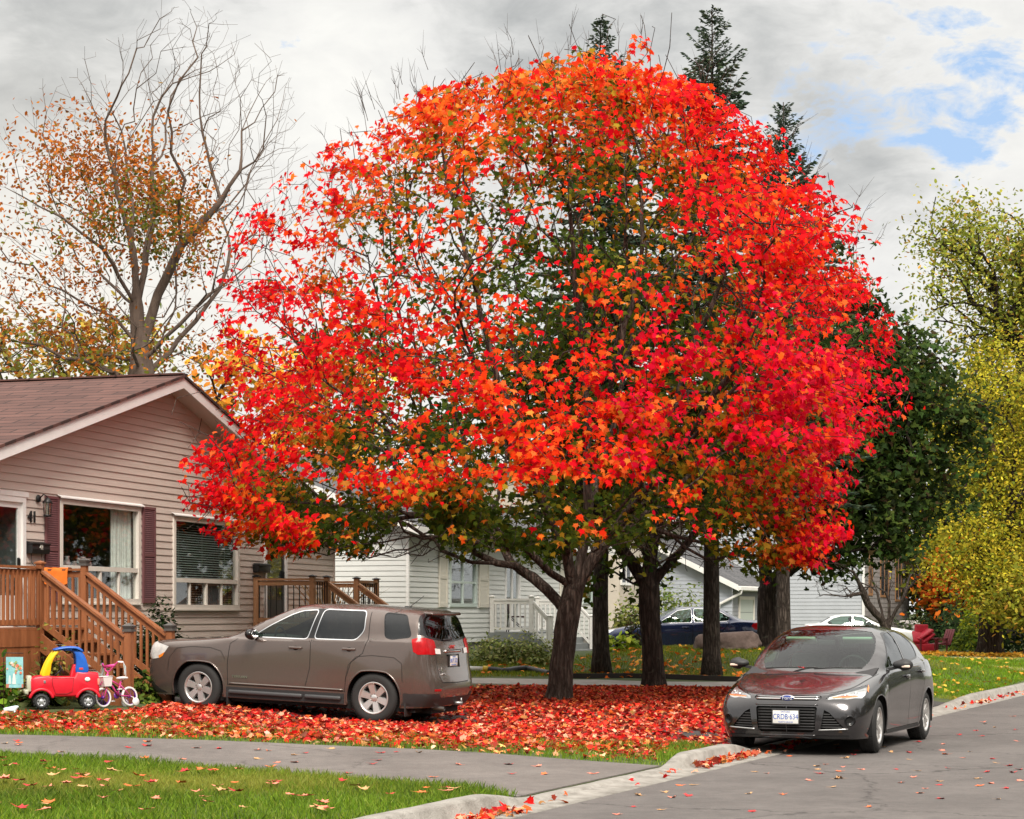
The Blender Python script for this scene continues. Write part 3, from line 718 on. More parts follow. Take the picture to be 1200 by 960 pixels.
# orange cloth over the side rail
yA = HA.hit_side(53, 0, T1)[0]; yB = HA.hit_side(82, 0, T1)[0]
vs = []; fs = []; nu, nv = 14, 12
for i in range(nu+1):
    for j in range(nv+1):
        y = yA+(yB-yA)*i/nu; s_ = (j/nv-.32)*.52; u = i/nu
        hang = .09+.09*math.sin(u*3.0)+.05*math.sin(u*9)
        if s_ < -.066: x, z = .07+.006*math.sin(u*14), .03+(s_+.066)*.9
        elif s_ > .066: x, z = -.072-.012*math.sin(u*11+j*.3), .03-(s_-.066)*(.75+.9*hang)
        else: x, z = -s_, .032+.004*math.sin(u*20)
        vs.append((T1+x, y, FZ+.90+z))
for i in range(nu):
    for j in range(nv): a = i*(nv+1)+j; fs.append((a, a+1, a+nv+2, a+nv+1))
g = MB(); g.add(vs, fs, True); cl = g.build('orange_cloth', mat('orange_fabric', (.75,.17,.015), .8, var=.12, vscale=8)); cl.matrix_world = dk.matrix_basis
tag(cl, 'bright orange cloth draped over the top rail of the brown deck', 'cloth')
cl.location = HA.world(0,0,0); cl.rotation_euler = (0,0,HA.rz)

# ------------------------------------------------------------------ second deck, honey wood with black balusters
M_honey = mat('honey_wood', (0.33, 0.165, 0.075), 0.6, bump=0.2, bscale=40, stretch=(1,1,.2), col2=(0.42,0.22,0.11), vscale=6)
TA, TB, TC, TD = 4.0, HA.hit(383, 0, WD)[0], HA.hit(418, 0, WD)[0], HA.hit(441, 0, WD)[0]
d2 = thing('side_deck', 'tan wood deck with thin black balusters at the far door of the pink beige house', 'deck', HA.world(0,0,0), HA.rz)
g = MB()
for i in range(n): g.box(TA-.06, TD+.06, -WD-.03+i*WD/n, -WD-.03+i*WD/n+.112, FZ-.035, FZ)
g.build('deck_boards', M_honey, d2)
g = MB(); g.box(TA-.06, TD+.06, -WD-.035, -WD-.001, FZ-.27, FZ-.037); g.build('rim_board', M_honey, d2)
g = MB(); g.box(TA-.06, TA-.03, -WD, -.03, .2, FZ-.037); g.build('rim_board', M_honey, d2)
kw = dict(pitch=.12, bw=.016, top=(.1,.04))
rail(d2, (TA, -.05), (TA, -WD), .9, FZ, FZ, M_honey, M_blk, **kw); rail(d2, (TA, -WD), (TB, -WD), .9, FZ, FZ, M_honey, M_blk, **kw); rail(d2, (TC, -WD), (TD, -WD), .9, FZ, FZ, M_honey, M_blk, **kw); rail(d2, (TD, -WD), (TD, -.05), .9, FZ, FZ, M_honey, M_blk, **kw)
for x, y in ((TA,-.08),(TA,-WD),(TB,-WD),(TC,-WD),(TD,-WD)): post(d2, x, y, .3, FZ+.95, .1, M_honey, None, M_blk)
for x in (TB, TC):
    post(d2, x, -WD-RUN, .15, ZB+1.03, .1, M_honey, None, M_blk)
    rail(d2, (x, -WD-.05), (x, -WD-RUN+.05), .86, FZ-.02, ZB+.1, M_honey, M_blk, name='stair_railing', **kw)
for i in range(ns-1):
    zz = FZ-(i+1)*(FZ-.25)/ns; y1 = -WD-i*RUN/ns; g = MB(); g.box(TB-.02, TC+.02, y1-RUN/ns-.03, y1, zz-.035, zz); g.build('step', M_honey, d2)

# ------------------------------------------------------------------ white house
HB = Frame((-2.493, 47.0), 18.0)
hw = thing('siding_house', 'white lap siding house with beige shutters behind the red maple trunk', 'house', HB.world(0,0,0), HB.rz)
M_wsid = mat('white_siding', (0.6, 0.615, 0.6), 0.5, var=0.05, vscale=2, bump=0.1, bscale=25, stretch=(.3,1,4))
WL = 17.2; ZL = .88; ZE = 3.75
V1 = (HB.hit(527, 0)[0], HB.hit(557, 0)[0], HB.hit(542, 709)[1], 3.3)
V2 = (HB.hit(683, 0)[0], HB.hit(705, 0)[0], HB.hit(694, 706)[1], 3.3)
VD = (HB.hit(592, 0)[0], HB.hit(608, 0)[0], 1.12, 3.2)
g = MB(); siding(g, 0.04, WL, ZL, ZE, .127, [V1, V2, VD])
SM = Matrix(((0,1,0,0),(-1,0,0,0),(0,0,1,0),(0,0,0,1)))           # side wall: local x -> -y
SMx = basis((0,0,0), (0,1,0), (-1,0,0), (0,0,1))
siding(g, 0.04, 12, ZL, ZE+2.2, .127, [], lambda z: (0, 12) if z < ZE else ((z-ZE)/.37, 12-(z-ZE)/.37), M=basis((0,0,0), (0,1,0), (1,0,0), (0,0,1)))
g.build('front_wall', M_wsid, hw)
g = MB(); g.box(-.035, .04, -.035, .04, ZL, ZE); g.build('corner_trim', WHITE, hw)
g = MB(); g.box(WL-.04, WL+.03, -.03, .05, ZL, ZE); g.build('corner_trim', WHITE, hw)
g = MB(); g.box(.03, WL, .03, 12, -.2, ZL); g.build('foundation', mat('grey_foundation', (.2,.185,.17), .9, var=.2), hw)
g = MB(); g.add([(WL,0,ZL),(WL,12,ZL),(WL,12,ZE),(WL,6,ZE+2.2),(WL,0,ZE)], [(0,1,2,3,4)]); g.add([(0,12,ZL),(WL,12,ZL),(WL,12,ZE),(0,12,ZE)], [(3,2,1,0)]); g.build('rear_walls', M_wsid, hw)
def gable_roof(parent, L_, D_, ze, sl, ov, m, name='roof', fm=None, x0=0):
    g = MB(); top = ze+sl*(D_/2)
    for y0, y1, sg in ((-ov, D_/2, 1), (D_+ov, D_/2, -1)):
        za = ze-sl*ov
        vs = [(x, y, z+dz) for x in (x0-ov, L_+ov) for (y, z) in ((y0, za), (y1, top)) for dz in (.0, .12)]
        g.add(vs, [(0,2,3,1),(4,5,7,6),(0,1,5,4),(2,6,7,3),(1,3,7,5),(0,4,6,2)])
    r_ = g.build(name, m, parent)
    g = MB()
    for x in (x0-ov-.02, L_+ov-.005):
        for y0 in (-ov, D_+ov):
            a = Vector((x, y0, ze-sl*ov+.03)); b = Vector((x, D_/2, top+.03)); vs = [(a.x+dx, p.y, p.z+dz) for p in (a, b) for dx in (0,.025) for dz in (-.12,.1)]
            g.add(vs, [(0,1,3,2),(4,6,7,5),(0,4,5,1),(2,3,7,6),(1,5,7,3),(0,2,6,4)])
    g.box(x0-ov, L_+ov, -ov-.03, -ov, ze-sl*ov-.1, ze-sl*ov+.1)
    g.build('fascia', fm or WHITE, parent); return r_
M_shG = shingle_mat('grey_shingles', (.09,.092,.1), (.15,.15,.16), 1.0)
gable_roof(hw, WL, 12, ZE, .37, .4, M_shG)
def plain_window(parent, W, m=WHITE, sash=True, rm=None):
    x0, x1, z0, z1 = W; g = MB(); ring(g, x0-.05, x1+.05, z0-.05, z1+.05, .09, -.04, .06)
    if sash: g.box((x0+x1)/2-.03, (x0+x1)/2+.03, -.02, .04, z0+.03, z1-.03); g.box(x0+.03, x1-.03, -.015, .035, z0+.4*(z1-z0)-.03, z0+.4*(z1-z0)+.03)
    w_ = g.build('window', m, parent); g = MB(); g.box(x0+.03, x1-.03, .012, .018, z0+.03, z1-.03); g.build('pane', GLASS, w_); recess(w_, x0, x1, z0, z1, .8, rm); return w_
RM2 = mat('green_grey_room', (.14,.17,.16), .9, var=.4, vscale=2)
plain_window(hw, V1, mat('pale_green_frame', (.5,.58,.55), .5), rm=RM2); plain_window(hw, V2, mat('pale_green_frame', (.5,.58,.55), .5), rm=RM2)
plain_window(hw, VD, WHITE, rm=RM2)
M_bsh = mat('beige_shutter', (.6,.57,.5), .55)
for a, b in ((513, 522.5), (560, 571), (655, 663.5)):
    x0 = HB.hit(a, 0)[0]; x1 = HB.hit(b, 0)[0]; g = MB(); z0 = V1[2]-.06; ring(g, x0, x1, z0, 3.35, .07, -.06, -.02, .1); g.box(x0+.06,x1-.06,-.045,-.02,z0+.08,3.3); g.box(x0+.06,x1-.06,-.058,-.02,2.5,2.58); g.build('shutter', M_bsh, hw)
# ------------------------------------------------------------------ white porch with a grey base
M_pw = mat('white_porch_paint', (.72,.71,.68), .5, var=.05, vscale=5)
M_pg = mat('grey_porch_paint', (.21,.225,.225), .6, var=.12, vscale=4)
PZ = 1.12
pa = HB.hit(577, 0, .1)[0]; PW = 1.2
while HB.hit(619, 0, PW)[0] > pa and PW < 3: PW += .01
RUNB = -PW-HB.hit_side(645, 0, pa)[0]
pc = HB.hit(694, 0, PW+RUNB)[0]; pb = pa
pch = thing('front_porch', 'white railed porch on a grey plank base beside the white house door', 'porch', HB.world(0,0,0), HB.rz)
g = MB(); g.box(pa-.06, pc+.06, -PW-.05, -.04, PZ-.04, PZ); g.build('deck', M_pg, pch)
g = MB(); g.box(pa-.09, pa-.06, -PW-.05, -.04, PZ-.24, PZ); g.build('rim_board', M_pg, pch)
g = MB(); y = -PW
while y < -.1: g.box(pa-.045, pa-.02, y, y+.19, .3, PZ-.245); y += .195
g.build('skirt_boards', M_pg, pch)
kw = dict(pitch=.125, bw=.04, top=(.09,.05), bot=.1, bh=.06)
for x, y in ((pa,-PW),(pc,-PW),(pa,-.1),(pc,-.1)): post(pch, x, y, PZ-.2 if y < -1 else PZ, PZ+.95, .11, M_pw, None, M_pw)
rail(pch, (pa,-.1), (pa,-PW), .88, PZ, PZ, M_pw, M_pw, **kw); rail(pch, (pc,-.1), (pc,-PW), .88, PZ, PZ, M_pw, M_pw, **kw)
for x in (pa, pc):
    post(pch, x, -PW-RUNB, .35, .6+.95, .11, M_pw, None, M_pw)
    rail(pch, (x,-PW-.05), (x,-PW-RUNB+.05), .84, PZ-.02, .66, M_pw, M_pw, name='stair_railing', **kw)
for i in range(3):
    g = MB(); z_ = PZ-(i+1)*.17; g.box(pa-.1, pc+.1, -PW-.06-(i+1)*RUNB/3, -PW-.06-i*RUNB/3, .3, z_); g.build('step', M_pg, pch)
g = MB(); g.box(pa-.2, pc+.5, -PW-RUNB-.9, -PW-RUNB-.08, .25, .5); g.build('landing_slab', mat('walk_concrete', (.3,.28,.26)), pch)
# dark chair standing on the porch
ch = thing('porch_chair', 'dark red folding chair on the white porch behind its railing', 'chair', HB.world(pa+.6, -PW+.6, PZ), HB.rz+.2)
M_dr = mat('dark_red_canvas', (.07,.03,.03), .7)
g = MB(); g.bbox(-.24,.24,-.22,.22,.4,.44,.01); g.build('seat', M_dr, ch)
g = MB(); g.bbox(-.24,.24,.2,.24,.5,.92,.01); g.build('backrest', M_dr, ch)
for sx in (-.25,.25):
    g = MB(); g.tube([(sx,-.24,0),(sx,.22,.44)], .014, 6); g.build('leg', M_blk, ch)
    g = MB(); g.tube([(sx,.26,0),(sx,.2,.45),(sx,.24,.95)], .014, 6); g.build('leg', M_blk, ch)

# ------------------------------------------------------------------ beige house, grey garage house, tall grey house
def wall_toward(parent, m, x0, x1, z0, z1, exp, holes=(), lim=None, M=None, name='front_wall'):
    g = MB(); siding(g, x0, x1, z0, z1, exp, holes, lim, M=M); return g.build(name, m, parent)
HC = Frame((4.05, 74.0), 19.0)
hb = thing('beige_house', 'beige stucco house with white framed windows glimpsed between the trunks', 'house', HC.world(0,0,0), HC.rz)
M_bei = mat('beige_stucco', (.46,.41,.35), .9, var=.06, vscale=3, bump=.3, bscale=50)
SI = basis((0,0,0), (0,1,0), (1,0,0), (0,0,1))      # a side wall facing the camera: x runs inwards, outward is -x
g = MB(); g.box(0, 10, 0, .2, .3, 5.6); g.box(0, .2, .2, 9, .3, 5.6); g.box(9.8,10,.2,9,.3,5.6); g.build('wall', M_bei, hb)
for x in (0.0, 10.0): g = MB(); g.add([(x, 0, 5.6), (x, 9, 5.6), (x, 4.5, 7.4)], [(0,1,2)]); g.build('gable_wall', M_bei, hb)
gable_roof(hb, 10, 9, 5.6, .4, .4, M_shG)
def pasted_window(parent, x0, x1, z0, z1, M=None, m=WHITE, gm=None):
    g = MB(); ring(g, x0, x1, z0, z1, .1, -.05, .0, M=M); g.box((x0+x1)/2-.025,(x0+x1)/2+.025,-.04,0,z0+.1,z1-.1,M); w_ = g.build('window', m, parent)
    g = MB(); g.box(x0+.09, x1-.09, -.02, -.01, z0+.09, z1-.09, M); g.build('pane', gm or mat('dark_pane', (.04,.045,.055), .06, spec=.8), w_); return w_
t0 = HC.hit(727, 0)[0]; t1 = HC.hit(739, 0)[0]; pasted_window(hb, t0, t1, HC.hit(733, 686)[1], HC.hit(733, 654)[1])
t0 = HC.hit(747, 0)[0]; t1 = HC.hit(757, 0)[0]; pasted_window(hb, t0, t1, HC.hit(752, 686)[1], HC.hit(752, 662)[1])

HD = Frame(((858-HX)/F*76, 76.0), 23.0)
hg = thing('grey_house', 'blue grey siding house end with white eaves, dark roof and a pale garage door', 'house', HD.world(0,0,0), HD.rz)
M_gsid = mat('blue_grey_siding', (.36,.39,.44), .55, var=.05, vscale=2)
ZG = 2.75
wall_toward(hg, M_gsid, 0, 9, .2, ZG+2.2, .15, [], lambda z: (0, 9) if z < ZG else ((z-ZG)/.48, 9-(z-ZG)/.48), M=SI, name='side_wall')
wall_toward(hg, mat('shaded_grey_siding', (.24,.25,.27), .6), 0, 6, .2, ZG, .15)  # shade of the street front is put into a darker siding colour
gable_roof(hg, 6, 9, ZG, .48, .35, M_shG)
g = MB(); ga = HD.hit(866, 0)[0]; gb = HD.hit(882, 0)[0]; ring(g, ga-.12, gb+.12, .1, HD.hit(874, 702)[1]+.1, .13, -.06, 0); gd = g.build('garage_door', mat('cream_trim', (.6,.55,.45)), hg)
g = MB(); zt = HD.hit(874, 702)[1]
for i in range(4): g.box(ga, gb, -.03, -.01, .1+i*(zt-.1)/4, .1+(i+1)*(zt-.1)/4-.02)
g.build('door_panel', mat('pale_green_door', (.42,.47,.43), .5), gd)
g = MB(); g.box(-.36, 6.3, -.46, -.36, ZG-.23, ZG-.11); gu = g.build('gutter', WHITE, hg)
g = MB(); g.tube([(-.15,-.41,ZG-.2),(-.15,-.4,ZG-.35),(-.12,.45,ZG-.75),(-.12,.5,ZG-.9),(-.1,.5,.3)], .055, 8); g.build('downspout', WHITE, gu)

HE = Frame(((1012-HX)/F*88, 88.0), 23.0)
ht = thing('tall_grey_house', 'tall pale grey siding house with tall narrow windows behind the white car', 'house', HE.world(0,0,0), HE.rz)
ZT = 6.2
wall_toward(ht, mat('pale_grey_siding', (.4,.425,.46), .55, var=.05, vscale=2), 0, 11, .1, ZT+2.5, .17, [], lambda z: (0, 11) if z < ZT else ((z-ZT)/.45, 11-(z-ZT)/.45), M=SI, name='side_wall')
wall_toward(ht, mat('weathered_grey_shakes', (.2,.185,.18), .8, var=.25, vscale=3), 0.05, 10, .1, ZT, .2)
gable_roof(ht, 10, 11, ZT, .45, .4, M_shG)
g = MB(); g.box(-.06, .05, -.05, .06, .1, ZT); g.build('corner_trim', WHITE, ht)
for a, b, y0, y1 in ((1017.5, 1022, 698, 660), (1031, 1041, 700, 660), (1048.5, 1056, 705, 660)):
    t0 = HE.hit(a, 0)[0]; t1 = HE.hit(b, 0)[0]
    pasted_window(ht, t0, t1, HE.hit((a+b)/2, y0)[1], 4.6, m=mat('brown_window_trim', (.25,.13,.06), .6))
g = MB(); p0 = P(1057, 731, 86); g.box(0, .75, 0, .8, 0, 1.1); 
sh = g.build('utility_shed', mat('pale_panel', (.5,.46,.44), .7)); sh.location = (p0.x, p0.y, .05); 
g = MB(); g.add([(-.05,-.05,1.1),(.8,-.05,1.1),(.8,.85,1.1),(-.05,.85,1.1),(-.05,.4,1.25),(.8,.4,1.25)], [(0,1,5,4),(2,3,4,5),(0,4,3),(1,2,5),(0,3,2,1)]); g.build('lid', mat('pale_panel', (.5,.46,.44)), sh)
tag(sh, 'small pale utility shed right of the tall grey house', 'shed')
# ================================================================== cars
def cr_w(t): return np.array([-.5*t**3+t*t-.5*t, 1.5*t**3-2.5*t*t+1, -1.5*t**3+2*t*t+.5*t, .5*t**3-.5*t*t])
class Sheet:
    """half a car body: G[station][rail] = (s, y, z); smooth in both directions"""
    def __init__(s, G, L):
        G = np.array(G, float); s.n, s.k, _ = G.shape; s.L = L
        m = np.array([1, -1, 1])
        E = np.zeros((s.n+2, s.k+2, 3)); E[1:-1, 1:-1] = G
        E[1:-1, 0] = 2*G[:, 0]-G[:, 1]; E[1:-1, -1] = G[:, -2]*m
        E[0] = E[2]*m; E[-1] = E[-3]*m
        s.E = E
        s.nu, s.nv = (s.n-1)*10, (s.k-1)*8
        V = [[s.pt(i/10, j/8) for j in range(s.nv+1)] for i in range(s.nu+1)]
        vs = [p for r in V for p in r]; fs = []; s.cell = []
        w = s.nv+1
        for i in range(s.nu):
            for j in range(s.nv):
                a, b, c, d = i*w+j, i*w+j+1, (i+1)*w+j+1, (i+1)*w+j
                fs.append((a, b, c)); s.cell.append(((i,j),(i,j+1),(i+1,j+1))); fs.append((a, c, d)); s.cell.append(((i,j),(i+1,j+1),(i+1,j)))
        s.vs = vs; s.fs = fs; s.bvh = BVHTree.FromPolygons(vs, fs)
    def pt(s, u, v):
        u = min(max(u, 0), s.n-1); v = min(max(v, 0), s.k-1)
        i = min(int(u), s.n-2); j = min(int(v), s.k-2)
        p = np.einsum('i,j,ijk->k', cr_w(u-i), cr_w(v-j), s.E[i:i+4, j:j+4])
        return Vector((s.L/2-p[0], max(p[1], 0.0), p[2]))
    def nrm(s, u, v):
        e = .02; a = s.pt(u+e, v)-s.pt(u-e, v); b = s.pt(u, v+e)-s.pt(u, v-e)
        n = a.cross(b)
        if n.length < 1e-12: return Vector((1 if u < 1 else -1, 0, 0))
        n.normalize(); c = s.pt(u, v)-Vector((0, 0, .7))
        return n if n.dot(Vector((c.x*.25, c.y, c.z))) > 0 else -n
    def uv(s, loc, fi):
        c = s.cell[fi]; f = s.fs[fi]; a, b, d = (s.vs[k] for k in f)
        n = (b-a).cross(d-a); A = n.dot(n) or 1e-12
        w1 = (d-b).cross(loc-b).dot(n)/A; w2 = (a-d).cross(loc-d).dot(n)/A; w3 = 1-w1-w2
        return ((c[0][0]*w1+c[1][0]*w2+c[2][0]*w3)/10, (c[0][1]*w1+c[1][1]*w2+c[2][1]*w3)/8)
    def ray(s, o, d):
        h = s.bvh.ray_cast(Vector(o), Vector(d)); return h
    def side(s, ss, z):
        h = s.ray((s.L/2-ss, 3, z), (0,-1,0)); return s.uv(h[0], h[2]) if h[0] else None
    def front(s, y, z):
        h = s.ray((s.L, max(y,.004), z), (-1,0,0)); return s.uv(h[0], h[2]) if h[0] else None
    def rear(s, y, z):
        h = s.ray((-s.L, max(y,.004), z), (1,0,0)); return s.uv(h[0], h[2]) if h[0] else None
    def near(s, ss, y, z):
        h = s.bvh.find_nearest(Vector((s.L/2-ss, y, z))); return s.uv(h[0], h[2])
def dens(pts, step=.03, closed=True):
    out = []; n = len(pts)
    for i in range(n if closed else n-1):
        a = np.array(pts[i], float); b = np.array(pts[(i+1) % n], float); k = max(1, int(np.linalg.norm(b-a)/step))
        for j in range(k): out.append(tuple(a+(b-a)*j/k))
    if not closed: out.append(tuple(pts[-1]))
    return out
def offs(poly, w):
    n = len(poly); A = sum(poly[i][0]*poly[(i+1)%n][1]-poly[(i+1)%n][0]*poly[i][1] for i in range(n)); sg = 1 if A > 0 else -1; out = []
    for i in range(n):
        p0 = np.array(poly[i-1], float); p1 = np.array(poly[i], float); p2 = np.array(poly[(i+1)%n], float)
        d1 = (p1-p0)/(np.linalg.norm(p1-p0)+1e-9); d2 = (p2-p1)/(np.linalg.norm(p2-p1)+1e-9)
        n1 = np.array([d1[1], -d1[0]])*sg; n2 = np.array([d2[1], -d2[0]])*sg; b = n1+n2; q = b/(max(.3, np.dot(b, b)))*2
        out.append(tuple(p1+q*w))
    return out
def strip(pts, w):
    pts = [np.array(p, float) for p in pts]; a = []; b = []
    for i, p in enumerate(pts):
        t = pts[min(i+1, len(pts)-1)]-pts[max(i-1, 0)]; t /= np.linalg.norm(t)+1e-9; nn = np.array([-t[1], t[0]])*w/2
        a.append(tuple(p+nn)); b.append(tuple(p-nn))
    return a+b[::-1]
def rounded(poly, r, k=4):
    """round the corners of a polygon"""
    out = []; n = len(poly)
    for i in range(n):
        p0, p1, p2 = (np.array(poly[j % n], float) for j in (i-1, i, i+1))
        rr = min(r, .45*np.linalg.norm(p1-p0), .45*np.linalg.norm(p2-p1))
        a = p1+(p0-p1)/np.linalg.norm(p0-p1)*rr; b = p1+(p2-p1)/np.linalg.norm(p2-p1)*rr
        for j in range(k+1):
            t = j/k; out.append(tuple((1-t)**2*a+2*t*(1-t)*p1+t*t*b))
    return out
def build_body(sh, regions, root, mats, gu=5, gv=4):
    """regions: (name, polygon in uv, material or None, offset, hidden-side?) in priority order; cuts the body sheet exactly along them"""
    SU, SV = .36, .2
    pts = []; edges = []
    for i in range((sh.n-1)*gu+1):
        for j in range((sh.k-1)*gv+1): pts.append((i/gu, j/gv))
    ng = len(pts)
    W = (sh.k-1)*gv+1; H_ = (sh.n-1)*gu+1
    for i in range(H_-1): edges += [(i*W, (i+1)*W), (i*W+W-1, (i+1)*W+W-1)]
    for j in range(W-1): edges += [(j, j+1), ((H_-1)*W+j, (H_-1)*W+j+1)]
    for rg in regions:
        o = len(pts); q = rg[1]; pts += [(min(max(a,0),sh.n-1), min(max(b,0),sh.k-1)) for a, b in q]; m = len(q)
        edges += [(o+i, o+(i+1) % m) for i in range(m)]
    # drop grid points that crowd an outline
    v, e, f, *_ = delaunay_2d_cdt([Vector((a*SU, b*SV)) for a, b in pts], edges, [], 0, 1e-5)
    U = [(min(max(p.x/SU,0),sh.n-1), min(max(p.y/SV,0),sh.k-1)) for p in v]
    ua = np.array(U); fa = np.array(f); cen = ua[fa].mean(1)
    own = np.full(len(fa), -1)
    for ri in range(len(regions)-1, -1, -1):
        own[pip(cen[:,0], cen[:,1], regions[ri][1])] = ri
    PT = [sh.pt(*q) for q in U]; NM = [sh.nrm(*q) for q in U]
    res = {}
    def make(name, sel, m, off, mats_):
        mb = MB(); ids = sorted({int(k) for t in fa[sel] for k in t}); mp_ = {k: i for i, k in enumerate(ids)}
        vs = [PT[k]+NM[k]*off for k in ids]
        for sg in ((1, -1)):
            fs = []
            for t in fa[sel]:
                t = [mp_[int(k)] for k in t]
                a, b, c = (vs[k] for k in t); nn = (b-a).cross(c-a)
                ref = NM[ids[t[0]]]
                if (nn.dot(ref) < 0) != (sg < 0): t = t[::-1]
                fs.append(tuple(t))
            if sg == 1: mb.add(vs, fs, True)
            else: mb.add([(p.x, -p.y, p.z) for p in vs], fs, True)
        return mb
    def emit(name, sel, m, off, split):
        if not sel.any(): return
        mb = make(name, sel, m, off, None)
        if split:        # left and right pieces as parts of their own
            h = len(mb.v)//2
            for k in (0, 1):
                q = MB(); fs = [tuple(i-k*h for i in t) for t in mb.f if (t[0] >= h) == bool(k)]
                q.add(mb.v[k*h:(k+1)*h], fs, True); o = q.build(name, m, root); res.setdefault(name, []).append(o)
        else:
            # weld along the centre line
            me_o = mb.build(name, m, root); bm = bmesh.new(); bm.from_mesh(me_o.data); bmesh.ops.remove_doubles(bm, verts=bm.verts, dist=1e-4); bm.to_mesh(me_o.data); bm.free()
            res.setdefault(name, []).append(me_o)
    emit('body', own == -1, mats['paint'], 0, False)
    done = {}
    for ri, rg in enumerate(regions):
        if rg[2] is None: continue
        done.setdefault((rg[0], rg[2], rg[3], rg[4]), []).append(ri)
    for (nm, m, off, split), lst in done.items():
        if split:
            for ri in lst: emit(nm, own == ri, m, off, True)
        else:
            emit(nm, np.isin(own, lst), m, off, False)
    return res
def arch_poly(sh, sc, zc, r, flat=0.0, n=30):
    out = []
    for i in range(n+1):
        a = PI*(1.28-1.56*i/n); x = sc+r*math.cos(a); z = zc+r*math.sin(a)
        if flat: z = min(z, zc+r*(1-flat)+ (z-zc-r*(1-flat))*.35 if z > zc+r*(1-flat) else z)
        q = sh.side(x, z)
        if q: out.append(q)
    return [(out[0][0], 0.0)]+out+[(out[-1][0], 0.0)]
M_rub = mat('tyre_rubber', (.018,.018,.018), .8, bump=.3, bscale=80)
M_plast = mat('black_plastic', (.022,.022,.023), .55, bump=.1, bscale=200)
M_gloss = mat('gloss_black', (.012,.012,.013), .15)
M_seam = mat('panel_gap', (.006,.006,.006), .9)
M_chr = mat('bright_chrome', (.75,.75,.76), .12, 1.0)
M_alloy = mat('alloy_silver', (.62,.61,.6), .3, .75, var=.05, vscale=10)
M_well = mat('wheel_well_liner', (.008,.008,.008), .95)
M_redlens = mat('red_lens', (.36,.003,.006), .2, var=.15, vscale=12, spec=.3)
M_amber = mat('amber_lens', (.7,.2,.02), .15, coat=.5)
M_reflector = mat('lamp_reflector', (.85,.85,.83), .25, .35, col2=(.6,.61,.62), vscale=22)
M_lens = mat_glass('lamp_lens', (.9,.92,.93), .06)
CG_CLEAR = mat_glass('car_glass', (.48,.62,.54), .01)
CG_DARK = mat_glass('dark_car_glass', (.05,.055,.06), .02)
M_white_pl = mat('plate_white', (.72,.72,.7), .4)
M_blue_pl = mat('plate_blue', (.03,.1,.42), .45)
M_int = mat('interior_dark', (.03,.03,.032), .8)
M_seat = mat('seat_cloth', (.06,.058,.055), .9, var=.2, vscale=20)
M_lin = mat('headliner', (.42,.43,.4), .9)
def wheel(root, x, y, r, w, rim_r, kind, side, steer=0.0):
    """one wheel: tyre and rim; side +1 = outer face towards +y"""
    e = bpy.data.objects.new('wheel', None); COL.objects.link(e); e.parent = root; e.location = (x, y, r); e.rotation_euler = (random.uniform(0,0), 0, steer); e.empty_display_size = .1
    h = w/2; S = Matrix.Diagonal((1, side, 1, 1))
    g = MB(); pr = [(rim_r-.01, -h*.9), (rim_r+.012, -h*.98), (r-.07, -h*1.06), (r-.02, -h*.9), (r-.004, -h*.7), (r, -h*.35), (r, 0), (r, h*.35), (r-.004, h*.7), (r-.02, h*.9), (r-.045, h*1.03), (r-.08, h*1.06), (rim_r+.012, h*.98), (rim_r-.01, h*.9)]
    g.lathe(pr, 48, 'Y', S)
    for k in range(60):      # tread blocks
        a = 2*PI*k/60; Mx = Matrix.Rotation(a, 4, 'Y')
        for yy in (-h*.55, 0, h*.55): g.box(-.011, .011, yy-h*.2, yy+h*.2, r-.002, r+.0035, S@Mx)
    g.build('tyre', M_rub, e)
    g = MB(); f = h*.72
    g.lathe([(rim_r+.004, h*.97), (rim_r-.004, h*1.0), (rim_r-.018, h*.96), (rim_r-.03, h*.6), (rim_r-.04, -h*.8)], 48, 'Y', S)
    ns_ = {'six': 6, 'five': 5, 'multi': 9}[kind]
    for k in range(ns_):
        Mx = S@Matrix.Rotation(2*PI*k/ns_+.26, 4, 'Y')
        if kind == 'six': prs = [(0, .036, .05)]
        elif kind == 'five': prs = [(-.042, .017, .022), (.042, .017, .022)]
        else: prs = [(0, .016, .022)]
        for dx, wi, wo in prs:
            ri, ro = rim_r*.22, rim_r-.012
            tw = dx*.35
            a0, a1 = tw-wi, tw+wi; b0, b1 = dx-wo, dx+wo
            y0, y1, y2 = f*.78, f*1.02, f*1.18
            vs = [(a0,y1,ri),(a1,y1,ri),(b1,y2,ro),(b0,y2,ro),(a0-.008,y0-.01,ri),(a1+.008,y0-.01,ri),(b1+.01,y0,ro),(b0-.01,y0,ro)]
            g.add(vs, [(0,1,2,3),(0,4,5,1),(1,5,6,2),(2,6,7,3),(3,7,4,0)], False, M=Mx)
    g.lathe([(0, f*1.08), (rim_r*.16, f*1.08), (rim_r*.2, f*1.02), (rim_r*.3, f*.98), (rim_r*.34, f*.8), (rim_r*.3, f*.5)], 32, 'Y', S)
    rm = g.build('rim', M_alloy, e)
    for k in range(5):
        a = 2*PI*k/5+.5; g = MB(); g.lathe([(0, f*1.03), (.009, f*1.03), (.011, f*.95)], 8, 'Y', S@Matrix.Translation((rim_r*.25*math.cos(a), 0, rim_r*.25*math.sin(a)))); g.build('lug_nut', M_seam, rm)
    g = MB(); g.lathe([(.02, f*.2), (rim_r*.72, f*.2), (rim_r*.72, f*.1)], 32, 'Y', S); g.build('brake_disc', mat('brake_steel', (.12,.115,.11), .5, .6), e)
    return e
